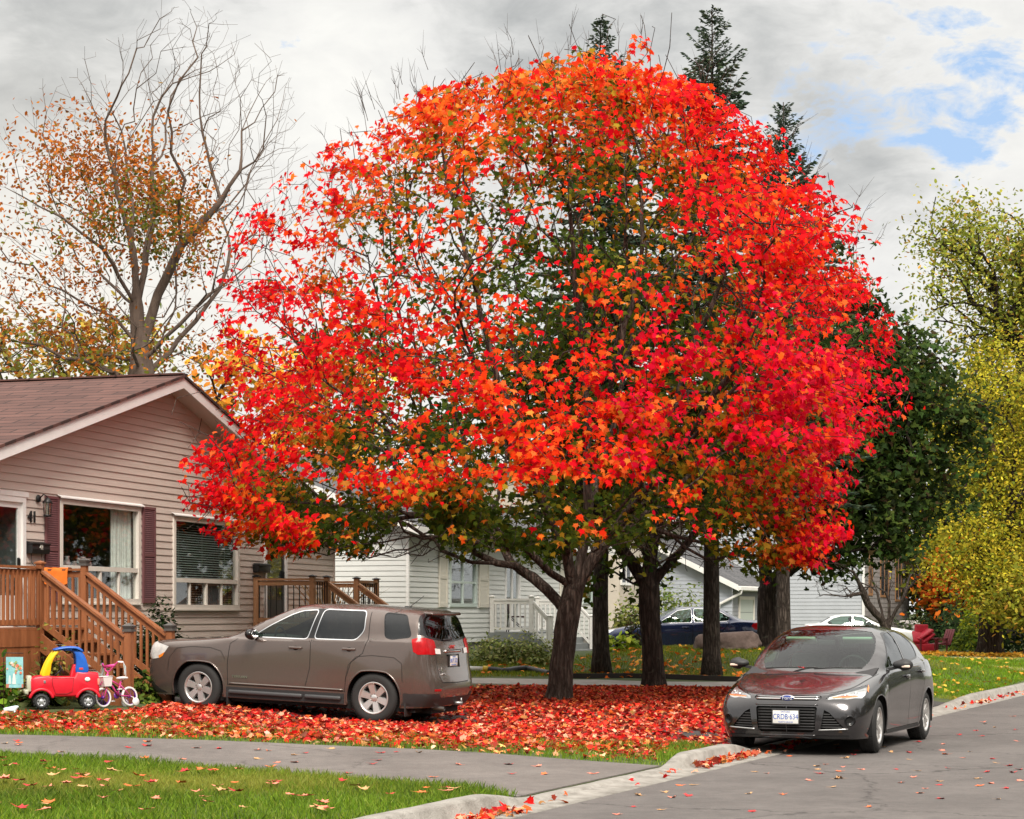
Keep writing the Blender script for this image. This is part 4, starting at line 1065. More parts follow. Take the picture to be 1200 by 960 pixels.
def seat_pair(root, x, y, z, m):
    g = MB()
    g.bbox(x-.25, x+.28, y-.25, y+.25, z-.28, z-.1, .06); s_ = g.build('car_seat', m, root)
    g = MB(); g.bbox(-.07, .07, -.24, .24, 0, .52, .06, Matrix.Translation((x-.22, y, z-.2))@Matrix.Rotation(-.25, 4, 'Y')); g.build('seat_back', m, s_)
    g = MB(); g.bbox(-.045, .045, -.13, .13, 0, .17, .04, Matrix.Translation((x-.36, y, z+.31))@Matrix.Rotation(-.2, 4, 'Y')); g.build('headrest', m, s_)
def interior(root, sp, visor=None):
    L_ = sp['L']; bw = sp['inw']
    g = MB(); g.box(L_/2-sp['tail'], L_/2-sp['cowl']+.35, -bw, bw, .18, .3); g.box(L_/2-.35*1-sp['axle'][1]-.4, L_/2-.5, -.52, .52, .16, .34)
    g.build('floor_pan', M_well, root)
    g = MB(); zc = sp['zb']; xc = L_/2-sp['cowl']
    g.prism([(xc+.1, zc-.05), (xc-.18, zc+.035), (xc-.45, zc+.01), (xc-.52, zc-.1), (xc-.4, zc-.4), (xc+.1, zc-.4)], -bw, bw, basis((0,0,0),(1,0,0),(0,0,1),(0,-1,0)))
    g.build('dashboard', M_int, root)
    g = MB(); n = 20; c = Vector((xc-.68, .36, zc-.02))
    pts = [c+Vector((.07*math.sin(2*PI*k/n)*.5, .185*math.cos(2*PI*k/n), .185*math.sin(2*PI*k/n))) for k in range(n+1)]
    g.tube(pts, .015, 8, False); g.beam(pts[0], pts[10], .03, .02); g.build('steering_wheel', M_int, root)
    for x in sp['seats']:
        for y in (-.37, .37): seat_pair(root, L_/2-x, y, zc-.12, M_seat)
    if visor:
        for y in (-.36, .36):
            g = MB(); g.bbox(-.02, .02, -.19, .19, -.13, .0, .015, Matrix.Translation((L_/2-visor[0], y, visor[1]))@Matrix.Rotation(visor[2], 4, 'Y')); g.build('sun_visor', mat('visor_cloth', (.5,.62,.5), .8), root)
        g = MB(); g.bbox(-.015,.015,-.11,.11,-.035,.035,.012,Matrix.Translation((L_/2-visor[0]+.12, 0, visor[1]-.06))); g.build('rear_view_mirror', M_int, root)
def wells(root, sp):
    for s_, in ((a,) for a in sp['axle']):
        for sg in (-1, 1):
            g = MB(); R_ = sp['arch']+.025; y1 = sg*sp['welly']; y0 = sg*(sp['welly']-.34); x = sp['L']/2-s_
            g.lathe([(R_, min(y0,y1)), (R_, max(y0,y1))], 24, 'Y', Matrix.Translation((x, 0, sp['wr'])), a0=-.25, a1=PI+.25)
            vs = [(x+R_*math.cos(a), y0, sp['wr']+R_*math.sin(a)) for a in np.linspace(-.25, PI+.25, 25)]
            g.add(vs, [tuple(range(25))]); g.build('wheel_well', M_well, root)
def arch_lip(root, sh, sp, m, w=.012):
    """thin rolled lip round every wheel opening"""
    for s_ in sp['axle']:
        q = arch_poly(sh, s_, sp['wr'], sp['arch'], sp.get('flat', 0), 40)[1:-1]
        pt = [sh.pt(*k) for k in q]
        for sg in (1, -1):
            g = MB(); g.tube([(p.x, sg*(p.y-.004), p.z) for p in pt], w, 6); g.build('arch_lip', m, root)
def mirror(root, x, y, z, m, sc=1.0, lower=None):
    for sg in (1, -1):
        g = MB(); g.sphere((0,0,0), 1, (.085*sc, .125*sc, .075*sc), 18)
        for i, q in enumerate(g.v):
            k = 0.55 if q[0] < -.01 else 1.0; g.v[i] = (x+max(q[0], -.045), sg*(y+.12+q[1]*(1.0)), z+q[2]*(1-.25*(q[1] < 0)))
        o = g.build('door_mirror', m, root)
        g = MB(); g.beam((x, sg*(y-.05), z-.06), (x, sg*(y+.06), z-.03), .05, .035); g.build('mirror_stalk', M_plast, o)
        g = MB(); g.sphere((0,0,0), 1, (.006,.1*sc,.055*sc), 14, Matrix.Translation((x-.05, sg*(y+.12), z))); g.build('mirror_glass', M_chr, o)
        if lower: g = MB(); g.bbox(x+.05, x+.082, sg*(y+.17)-.05, sg*(y+.17)+.05, z-.035, z-.005, .01); g.build('mirror_indicator', lower, o)
def handle(root, sh, s_, z, m, ln=.2):
    for sg in (1, -1):
        u = sh.side(s_, z); p = sh.pt(*u); g = MB()
        g.bbox(p.x-ln/2, p.x+ln/2, sg*(p.y+.018)-.012, sg*(p.y+.018)+.012, z-.018, z+.018, .012)
        o = g.build('door_handle', m, root); g = MB(); g.sphere((0,0,0), 1, (.05,.006,.032), 14, Matrix.Translation((p.x, sg*(p.y+.001), z-.005))); g.build('handle_cup', M_seam, o)
def on_face(sh, kind, y, z, off=.0):
    q = (sh.front if kind == 'f' else sh.rear)(abs(y), z)
    if q is None: return None
    p = sh.pt(*q)+sh.nrm(*q)*off
    return Vector((p.x, p.y if y >= 0 else -p.y, p.z))
def face_tube(sh, kind, y0, y1, z, r, off, n=16, zc=0.0):
    pts = []
    for i in range(n+1):
        y = y0+(y1-y0)*i/n; p = on_face(sh, kind, y, z+zc*abs(y), off)
        if p: pts.append(p)
    return pts
def plate(root, x, z, fwd, body, w=.305, h=.152, tilt=0.0):
    Mx = basis((x, 0, z), (0, fwd, 0), (0, 0, 1), (fwd, 0, 0))@Matrix.Rotation(tilt, 4, 'X')
    g = MB(); g.bbox(-w/2, w/2, -h/2, h/2, 0, .006, .004, Mx); p = g.build('licence_plate', M_white_pl, root)
    text_mesh('plate_number', body, .088, M_blue_pl, p, Mx@Matrix.Translation((0, .0, .007)), .001, sx=.78)
    text_mesh('plate_heading', 'ONTARIO', .026, M_blue_pl, p, Mx@Matrix.Translation((0, .058, .007)), .001, sx=1.0)
    text_mesh('plate_motto', 'YOURS TO DISCOVER', .018, M_blue_pl, p, Mx@Matrix.Translation((0, -.06, .007)), .001)
    g = MB(); ring(g, -w/2-.012, w/2+.012, -h/2-.012, h/2+.012, .012, -.008, .004, M=Mx@basis((0,0,0),(1,0,0),(0,0,-1),(0,1,0))); g.build('plate_frame', M_plast, p)
    return p
def P_(sh, fn, pts, step=.03): 
    q = [getattr(sh, fn)(*p) for p in dens(pts, step)]; return [k for k in q if k]

# ------------------------------------------------------------------ grey hatchback
fo = dict(L=4.36, axle=(.88, 3.53), wr=.318, arch=.362, welly=.885, cowl=1.1, zb=.95, inw=.78, tail=4.1, seats=(2.15, 3.05))
def lower(s, y, dz=0, bot=.19): return [(s, y-.03, bot), (s, y-.01, .33), (s, y, .50)]
GF = [
 [(.07,0,.2),(.01,0,.33),(0,0,.48),(.03,0,.60),(.07,0,.665),(.13,0,.70),(.3,0,.755),(.5,0,.80)],
 [(.08,.40,.2),(.02,.42,.33),(.02,.42,.48),(.05,.42,.60),(.10,.42,.67),(.16,.40,.71),(.36,.32,.775),(.65,0,.84)],
 [(.24,.76,.19),(.20,.80,.33),(.19,.81,.48),(.25,.80,.62),(.34,.75,.72),(.42,.66,.77),(.60,.46,.835),(.82,0,.882)],
 [(.86,.87,.19),(.86,.895,.33),(.86,.908,.50),(.86,.902,.68),(.86,.86,.81),(.86,.76,.868),(.94,.54,.905),(1.0,0,.925)],
 [(1.32,.87,.19),(1.32,.89,.33),(1.32,.90,.50),(1.3,.903,.70),(1.25,.88,.87),(1.22,.82,.925),(1.17,.64,.95),(1.08,0,.957)],
 [(1.68,.87,.19),(1.68,.885,.33),(1.68,.895,.50),(1.66,.905,.72),(1.64,.885,.91),(1.62,.845,.965),(1.58,.70,1.18),(1.47,0,1.21)],
 [(2.03,.87,.19),(2.03,.885,.33),(2.03,.895,.50),(2.03,.907,.74),(2.03,.89,.93),(2.03,.852,.985),(2.03,.63,1.38),(1.92,0,1.435)],
 [(2.38,.87,.19),(2.38,.885,.33),(2.38,.895,.50),(2.38,.91,.76),(2.38,.892,.95),(2.38,.852,1.005),(2.38,.605,1.425),(2.36,0,1.475)],
 [(2.86,.87,.19),(2.86,.885,.33),(2.86,.898,.50),(2.86,.913,.78),(2.86,.892,.975),(2.86,.845,1.03),(2.86,.59,1.425),(2.86,0,1.482)],
 [(3.36,.87,.19),(3.36,.895,.33),(3.36,.912,.52),(3.36,.918,.80),(3.36,.885,1.0),(3.36,.83,1.06),(3.36,.575,1.392),(3.42,0,1.458)],
 [(3.80,.86,.20),(3.82,.885,.35),(3.84,.905,.54),(3.82,.90,.80),(3.80,.855,1.01),(3.80,.79,1.075),(3.84,.55,1.33),(3.96,0,1.405)],
 [(4.03,.82,.22),(4.07,.85,.37),(4.08,.86,.55),(4.06,.85,.78),(4.05,.80,.95),(4.08,.72,1.03),(4.13,.53,1.12),(4.2,0,1.16)],
 [(4.2,.66,.25),(4.28,.70,.39),(4.30,.72,.55),(4.27,.71,.76),(4.24,.66,.91),(4.24,.58,.98),(4.24,.44,1.04),(4.25,0,1.08)],
 [(4.3,0,.26),(4.36,0,.40),(4.37,0,.55),(4.33,0,.75),(4.31,0,.88),(4.30,0,.94),(4.29,0,.99),(4.28,0,1.03)]]
car = thing('parked_car', 'dark grey hatchback parked at the kerb facing the camera with red leaves on its windscreen', 'car')
sh = Sheet(GF, 4.36)
M_fp = mat('grey_metallic_paint', (.04,.038,.041), .22, .55, coat=1.0, var=.04, vscale=40)
fd = rounded([(1.47,.985),(1.70,1.15),(2.06,1.375),(2.40,1.40),(2.43,1.03),(1.9,1.0)], .05)
rd = rounded([(2.52,1.04),(2.485,1.405),(2.85,1.40),(3.13,1.345),(3.36,1.235),(3.30,1.115),(3.2,1.085)], .05)
ws = [(4.10,7),(4.10,6.5),(4.13,6.12),(4.5,6.06),(5.0,6.07),(5.6,6.1),(5.93,6.2),(5.95,6.6),(5.95,7)]
ws = dens(ws, .15, True)
hl = [(.13,.44,.612),(.10,.44,.635),(.17,.47,.685),(.30,.60,.745),(.50,.74,.80),(.66,.815,.835),(.60,.85,.79),(.47,.86,.725),(.32,.82,.665),(.2,.66,.62)]
ind = [(.60,.83,.81),(.66,.815,.835),(.60,.85,.79),(.50,.86,.735),(.52,.84,.77)]
tl = [(3.98,.84,.98),(4.15,.74,.98),(4.24,.62,.93),(4.27,.62,.80),(4.2,.77,.76),(4.08,.84,.80),(3.86,.9,.90)]
RG = [('void', arch_poly(sh, .88, .318, .362), None, 0, 0), ('void', arch_poly(sh, 3.53, .318, .362), None, 0, 0),
 ('windscreen', ws, CG_CLEAR, -.003, False),
 ('window', P_(sh, 'side', fd), CG_CLEAR, -.003, True), ('window', P_(sh, 'side', rd), CG_DARK, -.003, True),
 ('window_trim', P_(sh, 'side', offs(fd, .022)), M_gloss, .001, True), ('window_trim', P_(sh, 'side', offs(rd, .022)), M_gloss, .001, True),
 ('rear_window', dens([(10.15,7),(10.2,6.2),(10.9,6.15),(10.95,7)], .15), CG_DARK, -.003, False),
 ('headlight', [sh.near(*p) for p in dens(hl, .03)], M_lens, -.001, True),
 ('taillight', [sh.near(*p) for p in dens(tl, .03)], M_redlens, .003, True),
 ('upper_grille', P_(sh, 'front', [(.004,.63),(.36,.632),(.40,.662),(.385,.69),(.004,.692)], .02), M_plast, -.012, False),
 ('lower_grille', P_(sh, 'front', [(.004,.27),(.30,.27),(.335,.30),(.36,.55),(.345,.565),(.004,.565)], .02), M_seam, -.03, False),
 ('side_duct', P_(sh, 'front', [(.40,.30),(.63,.32),(.655,.335),(.50,.50),(.44,.53)], .02), M_seam, -.03, True),
 ('fog_bezel', [q for q in (sh.front(.72+.058*math.cos(a), .405+.058*math.sin(a)) for a in np.linspace(0, 2*PI, 24, endpoint=False)) if q], M_seam, -.02, True),
 ('lower_lip', P_(sh, 'front', [(.004,.2),(.55,.2),(.70,.215),(.70,.235),(.55,.232),(.004,.235)], .03), M_plast, .006, False),
]
for pl in ([(1.30,.30),(1.285,.60),(1.30,.84),(1.36,.905)], [(2.47,1.02),(2.475,.60),(2.45,.25)], [(3.33,1.08),(3.36,.95),(3.30,.78),(3.16,.62),(3.06,.40),(3.05,.25)], [(1.30,.245),(3.05,.245)]):
    RG.append(('door_gap', P_(sh, 'side', strip(dens(pl, .05, False), .009), .05), M_seam, -.004, True))
RG.append(('hood_gap', [sh.near(*p) for p in strip_3d] if False else dens([(0.0,5.02),(1.0,5.02),(2.0,5.02),(3.0,5.0),(3.85,5.03),(3.85,4.97),(3.0,4.93),(2.0,4.95),(1.0,4.96),(0.0,4.96)], .2), M_seam, -.004, False))
RG.append(('sill_trim', P_(sh, 'side', [(1.28,.2),(3.1,.2),(3.1,.235),(1.28,.235)], .1), M_plast, .004, True))
build_body(sh, RG, car, {'paint': M_fp})
interior(car, fo, visor=(1.95, 1.335, 1.05)); wells(car, fo); arch_lip(car, sh, fo, M_fp, .008)
for s_, st in ((.88, .05), (3.53, 0)):
    for sg in (1, -1): wheel(car, 2.18-s_, sg*.778, .318, .215, .212, 'five', sg, st)
mirror(car, 2.18-1.52, .90, 1.02, M_plast, 1.0, mat('clear_indicator', (.75,.6,.5), .3))
handle(car, sh, 2.28, .86, M_fp); handle(car, sh, 3.12, .90, M_fp)
for sg in (1, -1):      # headlight bowls behind the lens
    g = MB(); pts = [sh.pt(*sh.near(*p))-sh.nrm(*sh.near(*p))*.035 for p in hl]
    g.add([(p.x, sg*p.y, p.z) for p in pts], [tuple(range(len(pts)))]); hb_ = g.build('headlight_bowl', M_reflector, car)
    for (s_, y, z, r_) in ((.27,.62,.66,.042), (.38,.72,.70,.036)):
        q_ = sh.near(s_, y, z); p = sh.pt(*q_)-sh.nrm(*q_)*.030; g = MB(); g.sphere((p.x, sg*p.y, p.z), r_*.6, (1,1,1), 14); g.build('bulb_projector', M_chr, hb_)
    g = MB(); pts = [sh.pt(*sh.near(*p))+sh.nrm(*sh.near(*p))*.003 for p in ind]; g.add([(p.x, sg*p.y, p.z) for p in pts], [tuple(range(len(pts)))]); g.build('indicator', M_amber, hb_)
    g = MB(); pts = [sh.pt(*sh.near(*p))+sh.nrm(*sh.near(*p))*.003 for p in ((.16,.50,.628),(.16,.50,.640),(.24,.64,.65),(.30,.76,.672),(.30,.76,.66),(.22,.66,.632))]; g.add([(p.x, sg*p.y, p.z) for p in pts], [tuple(range(len(pts)))]); g.build('indicator', M_amber, hb_)
    # duct slats and fog ring
    for z in np.arange(.33, .5, .03):
        y1 = .645-(z-.33)*.9; y0 = .40+(z-.3)*.17
        pt = face_tube(sh, 'f', sg*y0, sg*y1, z, .006, -.012, 8)
        if len(pt) > 2: g = MB(); g.tube(pt, .008, 5); g.build('duct_slat', M_plast, car)
    g = MB(); c = on_face(sh, 'f', sg*.72, .405, -.012); nn = sh.nrm(*sh.front(.72, .405)); nn = Vector((nn.x, sg*nn.y, nn.z)); rr = nn.to_track_quat('Z', 'Y').to_matrix().to_4x4(); rr.translation = c
    g.lathe([(.062,.012),(.056,.018),(.048,.0),(.03,-.012),(0,-.014)], 24, M=rr); g.build('fog_lamp_cover', M_gloss, car)
    pt = face_tube(sh, 'f', sg*.38, sg*.70, .285, .01, .004, 10, .04); g = MB(); g.tube(pt, .009, 6); g.build('duct_trim', mat('satin_silver', (.5,.5,.5), .3, .8), car)
for z in np.arange(.30, .56, .034):
    g = MB(); g.tube(face_tube(sh, 'f', -.335, .335, z, .008, -.012), .0075, 6); g.build('grille_slat', M_plast, car)
for z, r_ in ((.652,.010), (.676,.006)):
    g = MB(); g.tube(face_tube(sh, 'f', -.375, .375, z, r_, .0), r_, 6); g.build('chrome_bar', M_chr, car)
for z, r_, y in ((.588,.012,.37), (.232,.011,.34)):
    g = MB(); g.tube(face_tube(sh, 'f', -y, y, z, r_, -.004), r_, 6); g.build('bumper_bar', M_fp, car)
ex = on_face(sh, 'f', 0, .66).x
g = MB(); g.lathe([(0,.014),(.92,.014),(1.0,.006),(1.0,-.02)], 32, M=basis((ex+.006,0,.66), (0,.085,0), (0,0,.036), (1,0,0))); em = g.build('emblem', M_chr, car)
g = MB(); g.lathe([(0,.017),(.88,.017),(.9,.01)], 32, M=basis((ex+.006,0,.66), (0,.085,0), (0,0,.036), (1,0,0))); g.build('emblem_field', mat('emblem_blue', (.01,.03,.2), .2, coat=.5), em)
text_mesh('emblem_script', 'Ford', .062, mat('emblem_silver', (.8,.8,.8), .25, .3), em, basis((ex+.0235,0,.66), (0,1,0), (0,0,1), (1,0,0)), .001, sx=1.0)
px_ = on_face(sh, 'f', .0, .44).x; plate(car, px_+.012, .445, 1, 'CRDB\u00b7634')
g = MB()
for y0, y1 in ((.05,.62),(-.55,.08)): pts = [(2.18-1.06-.0, y0, .972), (2.18-1.09, (y0+y1)/2, .99), (2.18-1.13, y1, .985)]; g = MB(); g.tube(pts, .009, 6); g.build('wiper', M_plast, car)
g = MB(); g.tube([(2.18-3.7,.0,1.44),(2.18-3.85,.0,1.52)], .006, 5); g.build('antenna', M_plast, car)
FRZ = math.atan2(-.9164, -.4003)
car.location = (4.03, 24.62, .004); car.rotation_euler = (0, 0, FRZ)

# ------------------------------------------------------------------ taupe sport utility vehicle
su = dict(L=4.707, axle=(.93, 3.787), wr=.362, arch=.43, flat=.12, welly=.905, cowl=1.32, zb=1.14, inw=.8, tail=4.4, seats=(2.3, 3.2))
GS = [
 [(.08,0,.22),(.02,0,.40),(0,0,.62),(.01,0,.84),(.03,0,.955),(.07,0,1.01),(.3,0,1.055),(.6,0,1.085)],
 [(.10,.60,.22),(.04,.63,.40),(.03,.65,.62),(.04,.65,.84),(.06,.64,.955),(.10,.60,1.01),(.34,.46,1.06),(.8,0,1.105)],
 [(.24,.84,.22),(.17,.885,.40),(.15,.905,.62),(.16,.905,.84),(.19,.875,.975),(.27,.77,1.035),(.52,.54,1.08),(1.0,0,1.125)],
 [(.93,.90,.24),(.93,.925,.42),(.93,.94,.64),(.93,.940,.87),(.93,.915,1.025),(.93,.815,1.08),(.97,.56,1.11),(1.18,0,1.14)],
 [(1.5,.90,.24),(1.5,.91,.42),(1.5,.917,.64),(1.5,.922,.89),(1.46,.905,1.075),(1.43,.86,1.125),(1.38,.70,1.155),(1.29,0,1.165)],
 [(1.95,.90,.24),(1.95,.91,.42),(1.95,.915,.64),(1.95,.922,.90),(1.95,.912,1.10),(1.95,.875,1.155),(1.93,.735,1.40),(1.82,0,1.44)],
 [(2.42,.90,.24),(2.42,.91,.42),(2.42,.915,.64),(2.42,.922,.90),(2.42,.915,1.115),(2.42,.878,1.17),(2.42,.705,1.59),(2.33,0,1.635)],
 [(2.8,.90,.24),(2.8,.91,.42),(2.8,.915,.64),(2.8,.922,.90),(2.8,.917,1.125),(2.8,.88,1.18),(2.8,.695,1.63),(2.8,0,1.68)],
 [(3.3,.90,.24),(3.3,.91,.42),(3.3,.92,.64),(3.3,.928,.90),(3.3,.917,1.14),(3.3,.88,1.195),(3.3,.69,1.642),(3.3,0,1.692)],
 [(3.79,.90,.24),(3.79,.925,.42),(3.79,.94,.64),(3.79,.938,.90),(3.79,.917,1.16),(3.79,.875,1.215),(3.79,.685,1.635),(3.8,0,1.688)],
 [(4.22,.89,.24),(4.24,.918,.42),(4.26,.935,.64),(4.26,.934,.90),(4.24,.914,1.18),(4.26,.872,1.24),(4.24,.685,1.612),(4.36,0,1.665)],
 [(4.42,.84,.25),(4.47,.875,.42),(4.48,.885,.64),(4.47,.885,.88),(4.46,.87,1.13),(4.46,.82,1.27),(4.40,.66,1.575),(4.47,0,1.635)],
 [(4.58,.68,.26),(4.66,.72,.42),(4.66,.74,.62),(4.61,.74,.86),(4.58,.72,1.08),(4.54,.67,1.24),(4.46,.54,1.48),(4.49,0,1.59)],
 [(4.64,0,.27),(4.71,0,.43),(4.71,0,.62),(4.655,0,.84),(4.63,0,1.04),(4.59,0,1.20),(4.53,0,1.40),(4.495,0,1.55)]]
suv = thing('parked_suv', 'taupe grey sport utility vehicle with silver six spoke wheels parked on the leaf covered driveway', 'suv')
sh = Sheet(GS, 4.707)
M_sp = mat('taupe_metallic_paint', (.128,.099,.088), .24, .5, coat=.9, var=.04, vscale=40); M_sp.node_tree.nodes['Principled BSDF'].inputs['Coat Roughness'].default_value = .07
fd = rounded([(1.80,1.165),(2.08,1.34),(2.38,1.50),(2.55,1.565),(2.80,1.59),(2.68,1.17)], .05)
rd = rounded([(2.80,1.18),(2.90,1.60),(3.56,1.605),(3.575,1.33),(3.46,1.19)], .06)
qd = rounded([(3.86,1.595),(4.20,1.575),(4.32,1.27),(4.02,1.225),(3.92,1.25)], .06)
tl = [(4.34,.90,1.25),(4.50,.76,1.25),(4.56,.62,1.24),(4.62,.58,1.235),(4.64,.58,1.03),(4.585,.72,1.02),(4.44,.885,1.02),(4.38,.905,1.06)]
tlr = [(4.57,.62,1.105),(4.62,.46,1.105),(4.64,.46,1.03),(4.585,.62,1.03)]
hl = [(.10,.60,.90),(.20,.80,.93),(.30,.86,.95),(.42,.885,.94),(.30,.90,.78),(.16,.78,.74),(.08,.60,.76)]
RG = [('void', arch_poly(sh, .93, .362, .43, .12), None, 0, 0), ('void', arch_poly(sh, 3.787, .362, .43, .12), None, 0, 0),
 ('windscreen', dens([(4.12,7),(4.12,6.5),(4.16,6.12),(4.6,6.06),(5.2,6.07),(5.9,6.15),(5.93,6.6),(5.93,7)], .15), CG_CLEAR, -.003, False),
 ('window', P_(sh, 'side', fd), CG_CLEAR, -.003, True), ('window', P_(sh, 'side', rd), CG_DARK, -.003, True), ('window', P_(sh, 'side', qd), CG_DARK, -.003, True),
 ('window_trim', P_(sh, 'side', offs(fd, .013)), M_chr, .003, True), ('window_trim', P_(sh, 'side', offs(rd, .013)), M_chr, .003, True),
 ('window_trim', P_(sh, 'side', offs(qd, .012)), M_gloss, .001, True),
 ('pillar_trim', P_(sh, 'side', [(2.66,1.18),(2.78,1.61),(2.93,1.615),(2.83,1.18)]), M_gloss, .001, True),
 ('rear_window', dens([(11.3,5.25),(12,5.16),(13,5.14),(13,6.7),(12,6.6),(11.35,6.2)], .1), CG_DARK, -.002, False),
 ('rear_pillar_trim', dens([(10.72,5.12),(11.3,5.1),(12,5.02),(13,5.0),(13,6.9),(12,6.85),(11.0,6.5),(10.8,5.9)], .1), M_gloss, .001, False),
 ('taillight', [sh.near(*p) for p in dens(tl, .03)], M_redlens, .006, True),
 ('headlight', [sh.near(*p) for p in dens(hl, .03)], M_reflector, .003, True),
 ('front_grille', P_(sh, 'front', rounded([(.004,.62),(.42,.62),(.50,.66),(.50,.90),(.004,.91)], .04)), M_plast, -.01, False),
 ('rear_cladding', P_(sh, 'rear', [(.004,.28),(.90,.28),(.90,.46),(.60,.46),(.54,.40),(.004,.40)]), M_plast, .006, False),
 ('side_cladding', P_(sh, 'side', [(1.4,.25),(3.32,.25),(3.32,.40),(1.4,.40)], .06), M_plast, .006, True),
 ('rear_side_cladding', P_(sh, 'side', [(4.25,.27),(4.62,.27),(4.62,.455),(4.25,.455)], .05), M_plast, .006, True),
 ('front_cladding', P_(sh, 'front', [(.004,.25),(.88,.25),(.88,.40),(.60,.44),(.004,.42)], .05), M_plast, .004, False),
 ('plate_recess', P_(sh, 'rear', [(.004,.83),(.25,.83),(.25,1.02),(.004,1.02)], .05), M_sp, -.02, False),
 ('reflector', P_(sh, 'rear', [(.56,.50),(.74,.50),(.74,.53),(.56,.53)], .05), M_redlens, .004, True)]
for pl in ([(1.42,.42),(1.41,.75),(1.44,1.04),(1.56,1.12)], [(2.76,1.16),(2.76,.75),(2.68,.42)], [(3.64,1.60),(3.66,1.2),(3.60,1.0),(3.42,.86),(3.34,.62),(3.33,.42)], [(1.42,.43),(3.33,.43)], [(4.05,1.655),(4.06,1.62),(4.0,1.60)]):
    RG.append(('door_gap', P_(sh, 'side', strip(dens(pl, .05, False), .010), .05), M_seam, -.004, True))
RG.append(('tailgate_gap', P_(sh, 'rear', strip(dens([(.70,1.24),(.60,1.02),(.58,.72),(.5,.62),(.006,.61)], .05, False), .012), .05), M_seam, -.004, False))
RG.append(('fender_crease', P_(sh, 'side', strip(dens([(.42,.60),(.44,.78),(.56,.93),(.80,.965),(1.12,.965),(1.30,.92),(1.37,.80)], .04, False), .012), .05), mat('crease_shade_taupe', (.06,.052,.047), .35, .5), -.003, True))  # crease shade painted in as a darker strip of the body colour
RG.append(('fender_crease', P_(sh, 'side', strip(dens([(3.34,.62),(3.38,.82),(3.50,.945),(3.75,.975),(4.10,.96),(4.22,.88),(4.24,.62)], .04, False), .012), .05), MATS['crease_shade_taupe'], -.003, True))
build_body(sh, RG, suv, {'paint': M_sp})
interior(suv, su); wells(suv, su); arch_lip(suv, sh, su, M_sp, .014)
for s_, st in ((.93, 0), (3.787, 0)):
    for sg in (1, -1): wheel(suv, 4.707/2-s_, sg*.80, .362, .23, .23, 'six', sg, st)
mirror(suv, 4.707/2-1.86, .915, 1.20, M_gloss, 1.15)
handle(suv, sh, 2.52, 1.03, M_sp, .21); handle(suv, sh, 3.38, 1.05, M_sp, .21)
for sg in (1, -1):
    p = sh.pt(*sh.side(2.3, .335)); g = MB(); g.bbox(4.707/2-2.66, 4.707/2-1.45, sg*(p.y+.02)-.03, sg*(p.y+.02)+.03, .30, .36, .02); g.bbox(4.707/2-3.28, 4.707/2-2.70, sg*(p.y+.02)-.03, sg*(p.y+.02)+.03, .30, .36, .02); g.build('side_step', mat('step_grey', (.05,.05,.053), .4), suv)
    q = [sh.pt(*k)+sh.nrm(*k)*.006 for k in (sh.side(a, .455) for a in np.linspace(1.45, 3.3, 30))]; g = MB(); g.tube([(a.x, sg*a.y, a.z) for a in q], .012, 6); g.build('door_moulding', mat('taupe_moulding', (.2,.18,.165), .3, .5), suv)
    for s_ in (1.42, 4.28):
        p = sh.pt(*sh.side(s_, .3)); g = MB(); g.bbox(4.707/2-s_-.01, 4.707/2-s_+.01, sg*(p.y-.12)-.12, sg*(p.y-.12)+.13, .12, .36, .01); g.build('mud_flap', M_plast, suv)
    p = sh.pt(*sh.side(2.1, .60)); text_mesh('door_badge', 'TERRAIN', .05, M_chr, suv, basis((4.707/2-1.62, sg*(p.y+.008), .555), (-sg,0,0), (0,0,1), (0,sg,0)), .002, sx=1.3)
    p = sh.pt(*sh.side(3.75, 1.23)); text_mesh('door_badge', 'SLE', .035, M_chr, suv, basis((4.707/2-3.74, sg*(p.y+.008), 1.205), (-sg,0,0), (0,0,1), (0,sg,0)), .002, sx=1.5)
    g = MB(); pts = [sh.pt(*sh.near(*p))+sh.nrm(*sh.near(*p))*.012 for p in tlr]; g.add([(p.x, sg*p.y, p.z) for p in pts], [tuple(range(4))]); g.build('reversing_lamp', mat('clear_lamp', (.7,.66,.64), .2, coat=.6), suv)
    g = MB(); pts = [sh.pt(*sh.near(*p))+sh.nrm(*sh.near(*p))*.008 for p in ((.26,.865,.80),(.36,.905,.86),(.33,.905,.80),(.27,.89,.765))]; g.add([(p.x, sg*p.y, p.z) for p in pts], [tuple(range(4))]); g.build('indicator', M_amber, suv)
px_ = on_face(sh, 'r', 0, .93).x; plate(suv, px_-.004, .925, -1, 'BKPT 572')
g = MB(); g.tube(face_tube(sh, 'r', -.30, .30, 1.065, .02, .006), .022, 8); g.build('tailgate_handle', M_chr, suv)
text_mesh('tailgate_badge', 'GMC', .075, mat('badge_red', (.45,.02,.02), .3, coat=.5), suv, basis((on_face(sh,'r',0,1.13).x-.012, .0, 1.125), (0,-1,0), (0,0,1), (-1,0,0)), .004, sx=1.3)
text_mesh('tailgate_badge', 'AWD', .04, M_chr, suv, basis((on_face(sh,'r',.4,.74).x-.01, .42, .74), (0,-1,0), (0,0,1), (-1,0,0)), .003)
lf = [(0,.5),(.12,.28),(.26,.34),(.2,.08),(.42,.12),(.34,-.06),(.4,-.14),(.08,-.3),(.03,-.26),(.02,-.5)]
g = MB(); g.prism([(x*.07, y*.07) for x, y in lf]+[(-x*.07, y*.07) for x, y in lf[::-1]], 0, .006, basis((on_face(sh,'r',.5,.80).x-.012, .50, .80), (0,-1,0), (0,0,1), (-1,0,0))); g.build('leaf_badge', M_chr, suv)
g = MB(); x = on_face(sh,'r',0,1.585).x; g.bbox(x-.03, x+.26, -.56, .56, 1.585, 1.63, .02); g.build('rear_spoiler', M_sp, suv)
